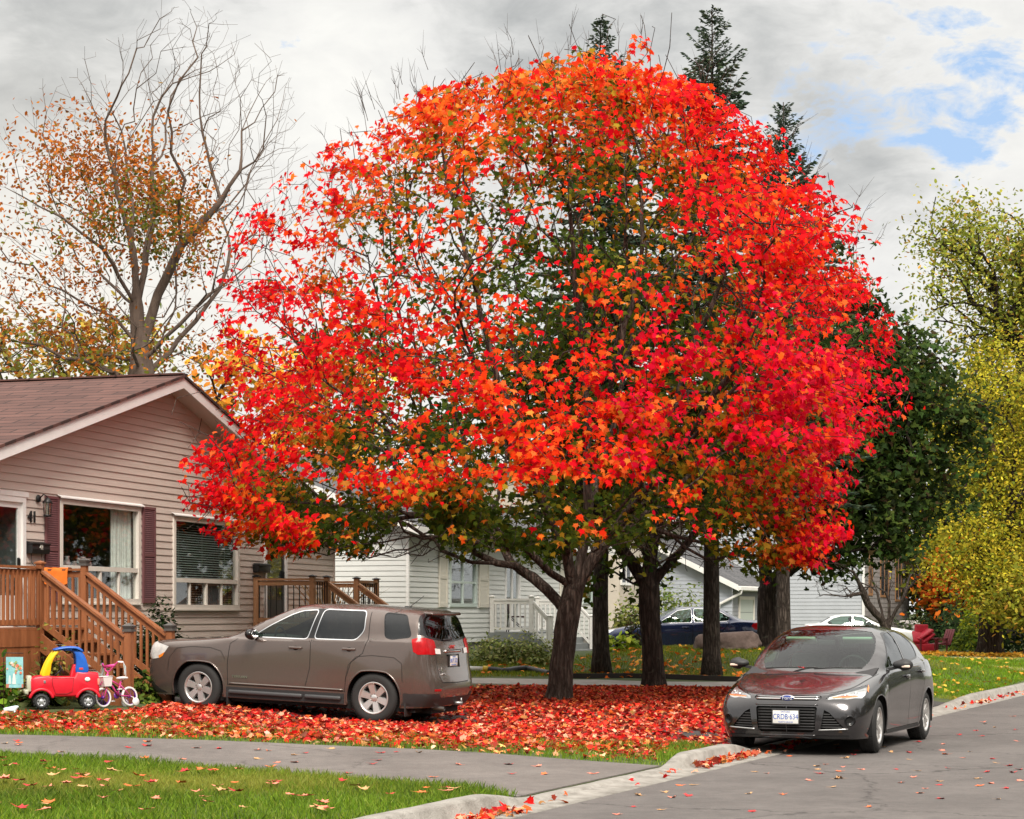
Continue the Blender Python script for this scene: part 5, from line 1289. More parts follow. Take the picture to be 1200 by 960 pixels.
g = MB(); g.tube([(x+.55,.12,1.665),(x+.30,.12,1.86)], .005, 5); g.bbox(x+.5,x+.6,.09,.15,1.66,1.70,.012); g.build('antenna', M_plast, suv)
g = MB(); g.bbox(-.012,.012,-.02,.30,-.012,.012,.008,Matrix.Translation((on_face(sh,'r',0,1.25).x-.02,0,1.235))); g.build('rear_wiper', M_plast, suv)
g = MB(); g.tube([(-2.2,-.1,.30),(-2.42,-.1,.30)], .03, 8); g.tube([(-2.40,-.1,.30),(-2.40,-.1,.38)], .015, 8); g.build('tow_hitch', mat('hitch_steel', (.3,.3,.3), .4, .8), suv)
g = MB(); g.tube([(-2.1,.45,.25),(-2.36,.45,.24)], .032, 10, False); g.build('exhaust_pipe', mat('exhaust_steel', (.2,.19,.18), .4, .8), suv)
suv.location = (-3.05, 29.66, .115); suv.rotation_euler = (0, R(-2.4), R(160))

# ------------------------------------------------------------------ sedans in the driveways behind
se = dict(L=4.87, axle=(.98, 3.83), wr=.33, arch=.37, welly=.87, cowl=1.45, zb=.96, inw=.76, tail=4.3, seats=(2.5, 3.4))
def low(s, y): return [(s, y-.03, .19), (s, y-.01, .34), (s, y, .52)]
GD = [
 [(.08,0,.2),(.02,0,.36),(0,0,.52),(.03,0,.64),(.07,0,.70),(.14,0,.74),(.35,0,.79),(.6,0,.83)],
 [(.10,.42,.2),(.04,.44,.36),(.03,.45,.52),(.06,.45,.64),(.10,.44,.71),(.17,.42,.75),(.4,.34,.80),(.8,0,.86)],
 [(.30,.76,.2),(.24,.80,.36),(.22,.82,.52),(.27,.80,.66),(.36,.76,.75),(.46,.66,.79),(.65,.48,.83),(1.0,0,.90)],
 [(.98,.85,.19),(.98,.87,.34),(.98,.89,.52),(.98,.885,.70),(.98,.84,.83),(.98,.74,.88),(1.05,.54,.91),(1.25,0,.935)],
 *[[*low(s, .87), (s, .882, .72), (s-.05, .86, zb-.09), (s-.1, .81, zb-.04), (s-.15, .62, zb), (s-.22, 0, zb+.01)] for s, zb in ((1.62, .955),)],
 [*low(2.05,.87),(2.05,.885,.73),(2.05,.87,.92),(2.05,.825,.965),(2.0,.69,1.17),(1.85,0,1.20)],
 [*low(2.42,.87),(2.42,.887,.74),(2.42,.872,.93),(2.42,.83,.975),(2.42,.60,1.365),(2.28,0,1.41)],
 [*low(2.8,.87),(2.8,.888,.75),(2.8,.874,.94),(2.8,.83,.985),(2.8,.585,1.405),(2.76,0,1.45)],
 [*low(3.25,.87),(3.25,.889,.76),(3.25,.874,.955),(3.25,.828,1.0),(3.25,.575,1.395),(3.25,0,1.445)],
 [*low(3.72,.885),(3.72,.895,.77),(3.72,.872,.97),(3.72,.82,1.015),(3.68,.575,1.32),(3.70,0,1.37)],
 [*low(4.15,.88),(4.15,.886,.78),(4.15,.855,.98),(4.15,.80,1.03),(4.15,.63,1.085),(4.22,0,1.10)],
 [(4.52,.80,.2),(4.55,.83,.36),(4.56,.84,.54),(4.56,.835,.78),(4.55,.80,.96),(4.55,.73,1.02),(4.55,.56,1.045),(4.6,0,1.07)],
 [(4.74,.64,.22),(4.80,.68,.38),(4.81,.69,.54),(4.78,.685,.77),(4.75,.65,.93),(4.74,.60,.99),(4.73,.46,1.03),(4.74,0,1.055)],
 [(4.82,0,.24),(4.87,0,.40),(4.875,0,.54),(4.84,0,.76),(4.81,0,.90),(4.80,0,.95),(4.79,0,.995),(4.77,0,1.03)]]
def sedan(label, paint, loc, rz, group=None):
    c = thing('parked_car', label, 'car'); sh = Sheet(GD, 4.87)
    fd = rounded([(1.86,.985),(2.05,1.10),(2.40,1.335),(2.78,1.385),(2.80,1.0)], .05); rd = rounded([(2.87,1.01),(2.85,1.388),(3.3,1.375),(3.62,1.29),(3.88,1.13),(3.80,1.04)], .06)
    hl = [(.14,.46,.66),(.24,.60,.73),(.5,.74,.79),(.62,.80,.79),(.5,.83,.72),(.3,.80,.64)]
    tl = [(4.55,.80,.98),(4.70,.68,.98),(4.76,.55,.96),(4.80,.55,.80),(4.72,.74,.78),(4.58,.83,.80),(4.48,.84,.90)]
    RG = [('void', arch_poly(sh, .98, .33, .37), None, 0, 0), ('void', arch_poly(sh, 3.83, .33, .37), None, 0, 0),
     ('windscreen', dens([(4.14,7),(4.14,6.5),(4.2,6.12),(4.6,6.06),(5.2,6.07),(5.9,6.15),(5.93,6.6),(5.93,7)], .15), CG_CLEAR, -.003, False),
     ('window', P_(sh, 'side', fd, .05), CG_CLEAR, -.003, True), ('window', P_(sh, 'side', rd, .05), CG_CLEAR, -.003, True),
     ('window_trim', P_(sh, 'side', offs(fd, .011), .05), M_chr, .002, True), ('window_trim', P_(sh, 'side', offs(rd, .011), .05), M_chr, .002, True),
     ('rear_window', dens([(9.1,7),(9.1,6.15),(9.9,6.12),(9.92,7)], .15), CG_DARK, -.003, False),
     ('headlight', [sh.near(*p) for p in dens(hl, .04)], M_reflector, .003, True), ('taillight', [sh.near(*p) for p in dens(tl, .04)], M_redlens, .003, True),
     ('grille', P_(sh, 'front', [(.004,.30),(.4,.30),(.42,.60),(.004,.62)], .04), M_plast, -.01, False)]
    for pl in ([(1.60,.30),(1.60,.8),(1.72,.94)], [(2.83,1.0),(2.83,.6),(2.80,.28)], [(3.86,1.03),(3.78,.86),(3.5,.66),(3.40,.28)]):
        RG.append(('door_gap', P_(sh, 'side', strip(dens(pl, .06, False), .014), .06), M_seam, -.004, True))
    build_body(sh, RG, c, {'paint': paint}, 4, 3); interior(c, se); wells(c, se)
    for s_ in (.98, 3.83):
        for sg in (1, -1): wheel(c, 2.435-s_, sg*.765, .33, .215, .22, 'multi', sg)
    mirror(c, 2.435-1.9, .87, 1.02, paint); handle(c, sh, 2.62, .86, paint); handle(c, sh, 3.55, .89, paint)
    for sg in (1, -1):
        p = sh.pt(*sh.side(4.45, .62)); g = MB(); g.bbox(2.435-4.52, 2.435-4.34, sg*p.y-.008, sg*p.y+.008, .66, .70, .006); g.build('side_marker', mat('pink_marker', (.5,.2,.2), .3), c)
    c.location = loc; c.rotation_euler = (0, 0, rz); return c
p = P(828, 760, 56)
sedan('dark navy blue sedan parked behind the tree trunks and boulder', mat('navy_paint', (.012,.022,.075), .25, .3, coat=1.0), (p.x-.75, 56.6, .37), R(180-4))
p = P(1013, 764, 82)
sedan('white sedan parked before the tall grey house, mostly behind the grey hatchback', mat('white_paint', (.72,.73,.72), .3, coat=.6), (p.x-.1, 82.3, .12), R(-6))
# ================================================================== toys, ornaments and garden things
def bevel_prism(poly, y0, y1, b, seg=2, M=None, mb=None):
    """poly in (x, z) extruded along y, edges rounded"""
    bm = bmesh.new(); n = len(poly)
    a = [bm.verts.new((x, y0, z)) for x, z in poly]; c = [bm.verts.new((x, y1, z)) for x, z in poly]
    f1 = bm.faces.new(a); f2 = bm.faces.new(c[::-1])
    for i in range(n): bm.faces.new((a[i], c[i], c[(i+1) % n], a[(i+1) % n]))
    bmesh.ops.recalc_face_normals(bm, faces=bm.faces[:])
    es = [e for e in bm.edges if {e.verts[0].co.y, e.verts[1].co.y} != {y0, y1} and abs(e.verts[0].co.y-e.verts[1].co.y) < 1e-6]
    bmesh.ops.bevel(bm, geom=es, offset=b, segments=seg, affect='EDGES', profile=.5)
    mb = mb or MB(); mb.frombm(bm, True, M); bm.free(); return mb
def smooth_poly(p, k=3):
    out = []; n = len(p)
    for i in range(n):
        q = [np.array(p[(i+j) % n], float) for j in (-1,0,1,2)]
        for j in range(k):
            w = cr_w(j/k); out.append(tuple(sum(w[m]*q[m] for m in range(4))))
    return out
# ---- ride on toy truck
p = P(74, 831, 27.9)
tt = thing('toy_car', 'red ride-on toy truck with blue roof and yellow windscreen pillars beside the brown steps', 'toy', (p.x, p.y, gz(p.x, p.y)+.012), R(180+17))
M_tr = mat('toy_red', (.62,.012,.03), .35, spec=.5, var=.05, vscale=6); M_ty = mat('toy_yellow', (.85,.55,.01), .35); M_tb = mat('toy_blue', (.012,.11,.50), .38, var=.05, vscale=6); M_tg = mat('toy_grey', (.46,.47,.36), .4); M_tk = mat('toy_black', (.02,.02,.022), .6)
def arc(cx, cz, r, a0, a1, n=8): return [(cx+r*math.cos(R(a0+(a1-a0)*i/n)), cz+r*math.sin(R(a0+(a1-a0)*i/n))) for i in range(n+1)]
fx, rx_ = .315, -.33
body = [(.46,.25),(.46,.42),(.40,.455),(.22,.475),(.16,.45),(-.14,.45),(-.17,.53),(-.30,.515),(-.47,.50),(-.485,.40),(-.49,.25)]+arc(rx_,.115,.15,125,55)[0:0]+[(-.47,.20)]+arc(rx_,.11,.148,140,25)+[(-.12,.165),(.11,.165)]+arc(fx,.11,.148,155,40)
g = bevel_prism(body, -.23, .23, .03); tb = g.build('body', M_tr, tt)
for sg in (1, -1):
    for cx in (fx, rx_):      # flared arches
        o_ = arc(cx,.11,.185,165,15,12); i_ = arc(cx,.11,.145,15,165,12); g = bevel_prism(o_+i_, sg*.205 if sg < 0 else .205, sg*.255 if sg < 0 else .255, .012) if sg > 0 else bevel_prism(o_+i_, -.255, -.205, .012); g.build('fender', M_tr, tt)
    q = [(.17,.43),(-.13,.43),(-.11,.24),(-.04,.21),(.12,.21),(.16,.33)]; g = bevel_prism(q, sg*.234-.004, sg*.234+.004, .004); d_ = g.build('door', M_tr, tt)
    g = MB(); g.tube([(a, sg*.2385, b) for a, b in q+[q[0]]], .0035, 5, False); g.build('door_groove', mat('toy_dark_red', (.22,.005,.012), .5), d_)
    # yellow windscreen pillars
    pil = [(.20,.46),(.31,.45),(.285,.56),(.22,.70),(.115,.83),(.04,.83),(.12,.74),(.175,.62)]
    g = bevel_prism(smooth_poly(pil, 2), *sorted((sg*.215, sg*.165)), .015); g.build('windscreen_pillar', M_ty, tt)
    rp = [(-.16,.50),(-.33,.50),(-.325,.62),(-.28,.75),(-.20,.845),(-.10,.845),(-.15,.76),(-.165,.64)]
    g = bevel_prism(smooth_poly(rp, 2), *sorted((sg*.225, sg*.155)), .018); g.build('roof_pillar', M_tb, tt)
    g = MB(); g.sphere((-.32, sg*.236, .41), .036, (1.1,.35,.85), 14); g.build('fuel_cap', mat('toy_white', (.75,.75,.73), .4), tt)
    g = bevel_prism([(.255,.36),(.285,.36),(.285,.40),(.255,.40)], sg*.234-.003, sg*.234+.003, .002); g.build('side_badge', mat('toy_chrome', (.3,.33,.36), .3, .6), tt)
    g = bevel_prism([(-.205,.545),(-.26,.545),(-.26,.575),(-.205,.575)], sg*.226-.003, sg*.226+.003, .002); g.build('side_label', mat('label_red', (.6,.05,.04), .5), tt)
    g = bevel_prism([(-.489,.33),(-.489,.42),(-.46,.42),(-.46,.33)], sg*.20-.03, sg*.20+.036, .006); g.build('taillight', mat('toy_pink_lamp', (.7,.25,.2), .3), tt)
    g = MB(); g.sphere((.475, sg*.15, .405), .052, (.45,1,1), 16); g.lathe([(.06,-.012),(.06,.012),(.05,.016)], 20, 'X', Matrix.Translation((.47, sg*.15, .405))); hl_ = g.build('headlight', mat('toy_lamp_white', (.7,.7,.68), .3), tt)
    g = MB(); g.sphere((.497, sg*.15, .405), .022, (.4,1,1), 10); g.build('headlight_pupil', M_tk, hl_)
    for cx in (fx, rx_):
        r_ = .105; e = MB(); S = Matrix.Translation((cx, sg*.205, r_))@Matrix.Diagonal((1, sg, 1, 1))
        e.lathe([(.06,-.05),(.095,-.045),(r_,-.03),(r_,.03),(.095,.046),(.068,.05),(.06,.03)], 30, 'Y', S)
        for k in range(14):
            for yy in (-.022,.022): e.box(-.010,.010,yy-.012,yy+.012,r_-.003,r_+.010, S@Matrix.Rotation(2*PI*(k+.5*(yy>0))/14,4,'Y'))
        wo = e.build('wheel', M_tk, tt)
        e = MB(); e.lathe([(0,.042),(.018,.044),(.026,.034),(.066,.034),(.068,.05)], 24, 'Y', S); hub = e.build('hub', mat('toy_hub_grey', (.42,.43,.45), .35, .3), wo)
        for k in range(6): e = MB(); e.lathe([(0,.037),(.011,.037),(.012,.033)], 10, 'Y', S@Matrix.Rotation(2*PI*k/6,4,'Y')@Matrix.Translation((.045,0,0))); e.build('hub_slot', M_tk, hub)
roof = [(.13,.815),(.12,.842),(-.02,.872),(-.20,.868),(-.27,.80),(-.22,.80),(-.16,.835),(-.02,.838)]
g = bevel_prism(smooth_poly(roof, 2), -.235, .235, .014); g.build('roof', M_tb, tt)
g = bevel_prism([(.44,.24),(.505,.24),(.515,.33),(.505,.46),(.45,.465)], -.21, .21, .02); fc_ = g.build('front_panel', M_tg, tt)
g = bevel_prism([(.49,.20),(.545,.21),(.545,.265),(.49,.275)], -.23, .23, .015); g.build('bumper', M_tg, tt)
for z in (.33,.37,.41): g = bevel_prism([(.508,z-.01),(.52,z-.01),(.52,z+.01),(.508,z+.01)], -.075, .075, .004); g.build('grille_bar', M_tk, fc_)
g = MB(); g.tube([(.12,0,.45),(.02,0,.55)], .014, 8); c = Vector((.02,0,.55)); n = 16
g.tube([c+Vector((.06*math.sin(2*PI*k/n)*.6,.09*math.cos(2*PI*k/n),.09*math.sin(2*PI*k/n)*.8)) for k in range(n+1)], .011, 6, False); g.build('steering_wheel', M_tk, tt)
g = bevel_prism([(-.14,.30),(-.05,.30),(-.13,.62),(-.17,.62)], -.15, .15, .02); g.build('seat_back', M_tr, tt)
g = MB(); g.bbox(-.19,-.13,-.17,.17,.44,.60,.03); g.build('headrest_wall', M_tr, tt)

# ---- child's pink bicycle
p = P(137, 822, 28.35)
bk = thing('childs_bicycle', 'small pink bicycle with white tyres and basket at the foot of the steps', 'bicycle', (p.x, p.y, gz(p.x, p.y)+.005), R(180+50), rx=R(6))
M_pk = mat('bike_pink', (.62,.05,.26), .3, coat=.5); M_pp = mat('bike_purple', (.16,.03,.32), .35); M_wt = mat('white_rubber', (.72,.69,.67), .6); M_wp = mat('white_plastic', (.78,.74,.75), .4)
wr_ = .145
for wx in (.24, -.24):
    e = MB(); n = 28
    e.lathe([(wr_-.03,-.012),(wr_-.018,-.019),(wr_-.004,-.013),(wr_,0),(wr_-.004,.013),(wr_-.018,.019),(wr_-.03,.012)], n, 'Y', Matrix.Translation((wx,0,wr_))); wo = e.build('wheel', M_wt, bk)
    e = MB(); e.lathe([(wr_-.034,-.012),(wr_-.026,-.012),(wr_-.026,.012),(wr_-.034,.012),(wr_-.034,-.012)], n, 'Y', Matrix.Translation((wx,0,wr_))); e.lathe([(0,-.03),(.02,-.03),(.02,.03),(0,.03)], 12, 'Y', Matrix.Translation((wx,0,wr_)))
    for k in range(14):
        a = 2*PI*k/14; e.tube([(wx+.015*math.cos(a), .018*(-1)**k, wr_+.015*math.sin(a)), (wx+(wr_-.03)*math.cos(a), 0, wr_+(wr_-.03)*math.sin(a))], .0016, 3, False)
    e.build('rim', M_pp, wo)
e = MB(); hd = Vector((.13,0,.44)); bb_ = Vector((-.03,0,.17)); st_ = Vector((-.10,0,.37)); rax = Vector((-.24,0,wr_)); fax = Vector((.24,0,wr_))
e.tube([hd+Vector((.02,0,-.06)), Vector((.06,0,.30)), bb_], .016, 10); e.tube([bb_, st_], .014, 10); e.tube([hd+Vector((.01,0,-.02)), Vector((.02,0,.36)), st_+Vector((.02,0,-.06))], .012, 10)
for sy in (-.03,.03): e.tube([bb_+Vector((0,sy*.6,0)), rax+Vector((0,sy,0))], .008, 8); e.tube([st_+Vector((.015,sy*.3,-.05)), rax+Vector((0,sy,0))], .007, 8)
e.build('frame', M_pk, bk)
e = MB(); e.tube([hd+Vector((0,0,.04)), hd+Vector((.02,0,-.06))], .018, 10)
for sy in (-.032,.032): e.tube([hd+Vector((.03,sy,-.10)), fax+Vector((0,sy,0))], .009, 8)
e.beam(hd+Vector((.03,-.04,-.10)), hd+Vector((.03,.04,-.10)), .03, .02); e.build('fork', M_pk, bk)
e = MB(); hb0 = hd+Vector((-.01,0,.07)); bar = [hb0+Vector((-.09,-.22,.12)), hb0+Vector((-.05,-.17,.13)), hb0+Vector((-.005,-.05,.02)), hb0, hb0+Vector((-.005,.05,.02)), hb0+Vector((-.05,.17,.13)), hb0+Vector((-.09,.22,.12))]
e.tube(bar, .010, 8); e.tube([hd+Vector((0,0,.02)), hb0], .011, 8); e.tube([hb0+Vector((-.03,-.12,.085)), hb0+Vector((-.03,.12,.085))], .022, 8); hbar = e.build('handlebar', M_pk, bk)
for sy in (-1,1):
    e = MB(); e.tube([hb0+Vector((-.055,sy*.175,.13)), hb0+Vector((-.10,sy*.235,.118))], .015, 8); gp_ = e.build('grip', M_pp if sy < 0 else M_wp, hbar)
    e = MB(); random.seed(4)
    for k in range(9):
        o_ = hb0+Vector((-.10,sy*.238,.118)); e.tube([o_, o_+Vector((random.uniform(-.03,.02), sy*random.uniform(.0,.03), -.07)), o_+Vector((random.uniform(-.05,.03), sy*random.uniform(-.01,.04), -random.uniform(.15,.21)))], .0035, 3, False)
    e.build('streamers', mat('pale_streamer', (.6,.5,.56), .5, col2=(.35,.55,.5), vscale=30), gp_)
e = MB(); bm = bmesh.new(); bx = [(-.085,-.105),(.085,-.105),(.085,.105),(-.085,.105)]
lo = [(.19+x*.72, y*.72, .30) for x, y in bx]; hi_ = [(.21+x, y, .44) for x, y in bx]
e.add(lo+hi_, [(0,1,2,3),(0,1,5,4),(1,2,6,5),(2,3,7,6),(3,0,4,7)]); e.tube([*hi_, hi_[0]], .008, 6, False)
bsk = e.build('basket', M_wp, bk)
for k, (yy, zz, m_) in enumerate(((-.04,.385,M_pp),(.04,.365,M_pk),(.0,.34,M_pk))):
    e = MB(); e.sphere((.29-.12*(.44-zz)/.14*.3, yy, zz), .017, (.3,1,1), 8); e.build('basket_flower', m_, bsk)
e = MB(); e.sphere((-.13,0,.415), 1, (.105,.06,.026), 14); e.tube([st_, Vector((-.115,0,.41))], .010, 6); e.build('saddle', M_wp, bk)
e = MB(); e.lathe([(0,-.03),(.05,-.03),(.05,-.024),(0,-.024)], 18, 'Y', Matrix.Translation(bb_)); e.bbox(-.03+-.12,-.03+.03,-.05,-.03,.15,.20,.015); e.build('chain_guard', M_pp, bk)
for sy, dz in ((-1,-.08),(1,.08)):
    e = MB(); e.tube([bb_, bb_+Vector((0,sy*.06,0)), bb_+Vector((.03,sy*.06,dz))], .006, 6); cr_ = e.build('crank', M_chr, bk); e = MB(); e.bbox(-.03,.03,-.025,.025,-.008,.008,.005,Matrix.Translation(bb_+Vector((.03,sy*.09,dz)))); e.build('pedal', M_wp, cr_)
    e = MB(); e.tube([rax+Vector((0,sy*.02,0)), rax+Vector((.0,sy*.09,-.02)), rax+Vector((-.01,sy*.10,-.08))], .006, 6); e.lathe([(.0,-.012),(.055,-.012),(.06,0),(.055,.012),(0,.012)], 18, 'Y', Matrix.Translation(rax+Vector((-.01,sy*.125,-.085)))); e.build('training_wheel', M_wp, bk)

# ---- garden flag
p0, p1 = P(7.0, 770, 26.6), P(27.2, 806, 26.6)
fl = thing('garden_flag', 'small garden flag painted with vases of flowers on teal, on a thin iron stand', 'flag', (p0.x, p0.y, gz(p0.x, p0.y)))
W_, z1, z0 = p1.x-p0.x, p0.z-fl.location.z, p1.z-fl.location.z
g = MB(); g.tube([(-.03,0,0),(-.03,0,z1+.04),(-.02,0,z1+.055),(W_,0,z1+.05)], .006, 6); g.build('stand', M_blk, fl)
g = MB(); nu, nv = 12, 16; vs = []; wv = lambda u, v: .008*math.sin(u*5+v*2)
for i in range(nu+1):
    for j in range(nv+1): vs.append((W_*i/nu, wv(i/nu, j/nv), z1-(z1-z0)*j/nv))
back = [(x, y+.002, z) for x, y, z in vs]; fs = [(i*(nv+1)+j, i*(nv+1)+j+1, (i+1)*(nv+1)+j+1, (i+1)*(nv+1)+j) for i in range(nu) for j in range(nv)]
g.add(vs, fs, True); g.add(back, [f[::-1] for f in fs], True); cf = g.build('cloth', mat('teal_flag_cloth', (.16,.42,.46), .8, col2=(.30,.60,.62), vscale=9), fl)
def flat(name, pts, m, off=-.004):
    g = MB(); g.add([(W_*u, wv(u, v)+off, z1-(z1-z0)*v) for u, v in pts], [tuple(range(len(pts)))]); return g.build(name, m, cf)
flat('ground_band', [(.0,.88),(1,.88),(1,1),(0,1)], mat('flag_terracotta', (.45,.17,.12), .8))
for u0, w_, h_, c in ((.22,.09,.28,(.5,.62,.62)),(.48,.10,.34,(.72,.70,.64)),(.76,.10,.30,(.2,.5,.55))):
    flat('vase', [(u0-w_,.88),(u0+w_,.88),(u0+w_*.8,.88-h_*.6),(u0+w_*.5,.88-h_),(u0-w_*.5,.88-h_),(u0-w_*.8,.88-h_*.6)], mat('flag_vase_%d' % int(u0*100), c, .8), -.005)
rf_ = random.Random(3)
for k in range(20):
    cu_ = rf_.choice([.22,.48,.76])+rf_.uniform(-.15,.15); cv = rf_.uniform(.16,.52); r_ = rf_.uniform(.04,.075); c = rf_.choice([(.6,.16,.08),(.75,.6,.55),(.7,.4,.3),(.25,.35,.12)])
    flat('flower', [(cu_+r_*math.cos(a)*1.3*(1+.2*math.cos(5*a)), cv+r_*math.sin(a)*.75*(1+.2*math.cos(5*a))) for a in np.linspace(0, 2*PI, 15)[:-1]], mat('flag_bloom_%d' % int(c[0]*100), c, .8), -.006-.0004*k)
# ---- small pale toy animal
p = P(12, 827, 26.5); ta = thing('toy_animal', 'small pale blue toy animal lying on the ground below the garden flag', 'toy', (p.x, p.y, gz(p.x, p.y)), R(10))
def skin(name, verts, edges, rad, m, parent, sub=2):
    me = bpy.data.meshes.new(name); me.from_pydata(verts, edges, []); o = bpy.data.objects.new(name, me); COL.objects.link(o)
    md = o.modifiers.new('s', 'SKIN'); md2 = o.modifiers.new('b', 'SUBSURF'); md2.levels = sub; md2.render_levels = sub
    for i, r_ in enumerate(rad): me.skin_vertices[0].data[i].radius = (r_, r_)
    me.skin_vertices[0].data[0].use_root = True
    dg = bpy.context.evaluated_depsgraph_get(); dg.update(); me2 = bpy.data.meshes.new_from_object(o.evaluated_get(dg)); bpy.data.objects.remove(o)
    me2.materials.clear(); me2.materials.append(m)
    for q in me2.polygons: q.use_smooth = True
    o = bpy.data.objects.new(name, me2); COL.objects.link(o); o.parent = parent; return o
skin('body', [(0,0,.075),(-.06,0,.07),(.06,0,.075),(.09,0,.11),(.115,0,.105),(-.09,0,.09),(.06,-.03,.03),(.065,-.03,.0),(.06,.03,.03),(.065,.03,0),(-.06,-.03,.03),(-.06,-.03,0),(-.06,.03,.03),(-.06,.03,0)],
     [(0,1),(0,2),(2,3),(3,4),(1,5),(2,6),(6,7),(2,8),(8,9),(1,10),(10,11),(1,12),(12,13)], [.034,.032,.032,.022,.014,.010,.013,.012,.013,.012,.014,.012,.014,.012], mat('pale_blue_plastic', (.5,.62,.64), .5), ta)
# ---- boulder
p = P(851, 767, 49.5); bo = MB(); bm = bmesh.new(); bmesh.ops.create_icosphere(bm, subdivisions=5, radius=1)
from mathutils import noise as mnoise
for q in bm.verts:
    c = q.co.copy(); k = 1+.20*mnoise.noise(c*1.3+Vector((3,1,2)))+.07*mnoise.noise(c*3.5)+.025*mnoise.noise(c*11)
    z = c.z*k
    q.co = Vector((c.x*k*.78+.08*c.z, c.y*k*.55, (min(z, .62)*.55 if z > 0 else z*.3)+.12+.05*c.x))
bo.frombm(bm, True); bm.free(); o = bo.build('boulder', mat('pink_granite', (.095,.064,.054), .9, bump=.8, bscale=14, col2=(.16,.115,.10), vscale=5, detail=10))
o.location = (p.x, p.y, gz(p.x, p.y)-.02); tag(o, 'large rounded reddish brown boulder on the lawn in front of the navy sedan', 'rock')
# ---- drain hose with its white pipe
def gpt(px, py, h=0): q = gp(px, py); return Vector((q.x, q.y, q.z+h))
hs = thing('drain_hose', 'black corrugated drain hose with white pipe end on the lawn left of the maple', 'hose', gpt(600, 787))
o0 = hs.location
pts = [gpt(572, 788.5, .07), gpt(580, 789, .07), gpt(592, 789.5, .06), gpt(605, 788, .07), gpt(618, 787.5, .07), gpt(630, 789.5, .06), gpt(643, 792, .05)]
g = MB(); fine = []
for i in range(len(pts)-1):
    for j in range(24):
        q = [pts[max(i-1,0)], pts[i], pts[i+1], pts[min(i+2,len(pts)-1)]]; w_ = cr_w(j/24); fine.append(sum((q[m]*w_[m] for m in range(4)), Vector())-o0)
g.tube(fine, [.066+.008*math.sin(i*2.1) for i in range(len(fine))], 10); g.build('hose', mat('black_corrugated', (.012,.013,.014), .5), hs)
g = MB(); g.tube([gpt(535, 787.5, .08)-o0, gpt(566, 788.3, .08)-o0], .055, 12); g.build('pipe', mat('pvc_white', (.6,.62,.58), .4), hs)
g = MB(); g.tube([gpt(566, 788.3, .08)-o0, gpt(572.5, 788.5, .075)-o0], .075, 12); g.build('coupling', mat('yellow_coupling', (.5,.36,.03), .5), hs)
# ---- low dark edging along the walk
g = MB(); pts = [gpt(px, py, .03) for px, py in ((648,794.5),(690,795),(730,794.5),(780,795.5),(830,797.5),(872,799))]
for a, b in zip(pts[:-1], pts[1:]): g.beam(a, b, .09, .15, ext=.02)
tag(g.build('garden_edging', mat('dark_timber_edging', (.025,.02,.018), .9, bump=.4)), 'low dark timber edging between the front walk and the lawn under the trees', 'edging')
# ---- red armchair piled with cushions, wooden chair, small table
p = P(1083, 766, 73); ac = thing('armchair', 'bright red armchair piled with red cushions on the far lawn', 'chair', (p.x, p.y, gz(p.x, p.y)), R(15))
M_rc = mat('red_cushion', (.42,.008,.03), .6, var=.15, vscale=5); M_rd = mat('dark_red_paint', (.16,.012,.022), .5)
g = MB(); g.bbox(-.26,.26,.16,.30,.25,1.08,.03); g.build('backrest', M_rc, ac)
g = MB(); g.bbox(-.26,.26,-.34,.2,.05,.36,.03); g.build('seat', M_rc, ac)
for i, (x, y, z, a, b_) in enumerate(((-.10,-.02,.47,.5,.2),(.04,-.05,.60,-.6,.2),(.0,-.02,.74,-.55,.1),(-.22,-.1,.58,.2,.9))):
    g = MB(); g.bbox(-.30,.30,-.26,.26,-.055,.055,.05,Matrix.Translation((x,y,z))@Matrix.Rotation(a,4,'Y')@Matrix.Rotation(b_,4,'X')); c_ = g.build('cushion', M_rc)
    tag(c_, ('lowest red cushion lying in the red armchair', 'red cushion leaning diagonally in the middle of the armchair pile', 'topmost red cushion of the armchair pile', 'red cushion hanging over the left arm of the red armchair')[i], 'cushion', 'cushions piled in the red armchair'); c_.matrix_world = Matrix.Translation(ac.location)@Matrix.Rotation(R(15),4,'Z')
    c_.location = ac.location; c_.rotation_euler = (0,0,R(15))
for sx in (-.30,.30):
    g = MB(); g.bbox(sx-.03,sx+.03,-.36,.28,.50,.56,.015); g.build('armrest', M_rd, ac)
    for y in (-.32,.26): g = MB(); g.box(sx-.025,sx+.025,y-.025,y+.025,0,.5); g.build('leg', M_rd, ac)
p = P(1099, 766, 73.4); wc = thing('garden_chair', 'dark red slatted garden chair seen from the side right of the red armchair', 'chair', (p.x, p.y, gz(p.x, p.y)), R(-60))
g = MB()
for k in range(4): g.bbox(-.24+k*.125,-.13+k*.125,.12,.15,.36,1.0,.008,Matrix.Translation((0,.14,.02))@Matrix.Rotation(-.38,4,'X'))
g.beam((-.25,.16,.5),(.25,.16,.5),.03,.05); g.build('backrest', M_rd, wc)
g = MB(); g.bbox(-.25,.25,-.28,.2,.34,.38,.008,Matrix.Rotation(.12,4,'X')); g.build('seat', M_rd, wc)
for sx in (-.29,.29):
    g = MB(); g.bbox(sx-.06,sx+.06,-.36,.24,.55,.58,.008); g.build('armrest', M_rd, wc)
    for y in (-.28,.18): g = MB(); g.box(sx-.02,sx+.02,y-.03,y+.03,0,.55); g.build('leg', M_rd, wc)
p = P(1066, 766, 72.5); st = thing('side_table', 'small red side table left of the red armchair', 'table', (p.x, p.y, gz(p.x, p.y)))
g = MB(); g.bbox(-.17,.17,-.17,.17,.40,.44,.01); g.build('table_top', M_rd, st)
for sx in (-.13,.13):
    for sy in (-.13,.13): g = MB(); g.box(sx-.016,sx+.016,sy-.016,sy+.016,0,.40); g.build('leg', M_rd, st)
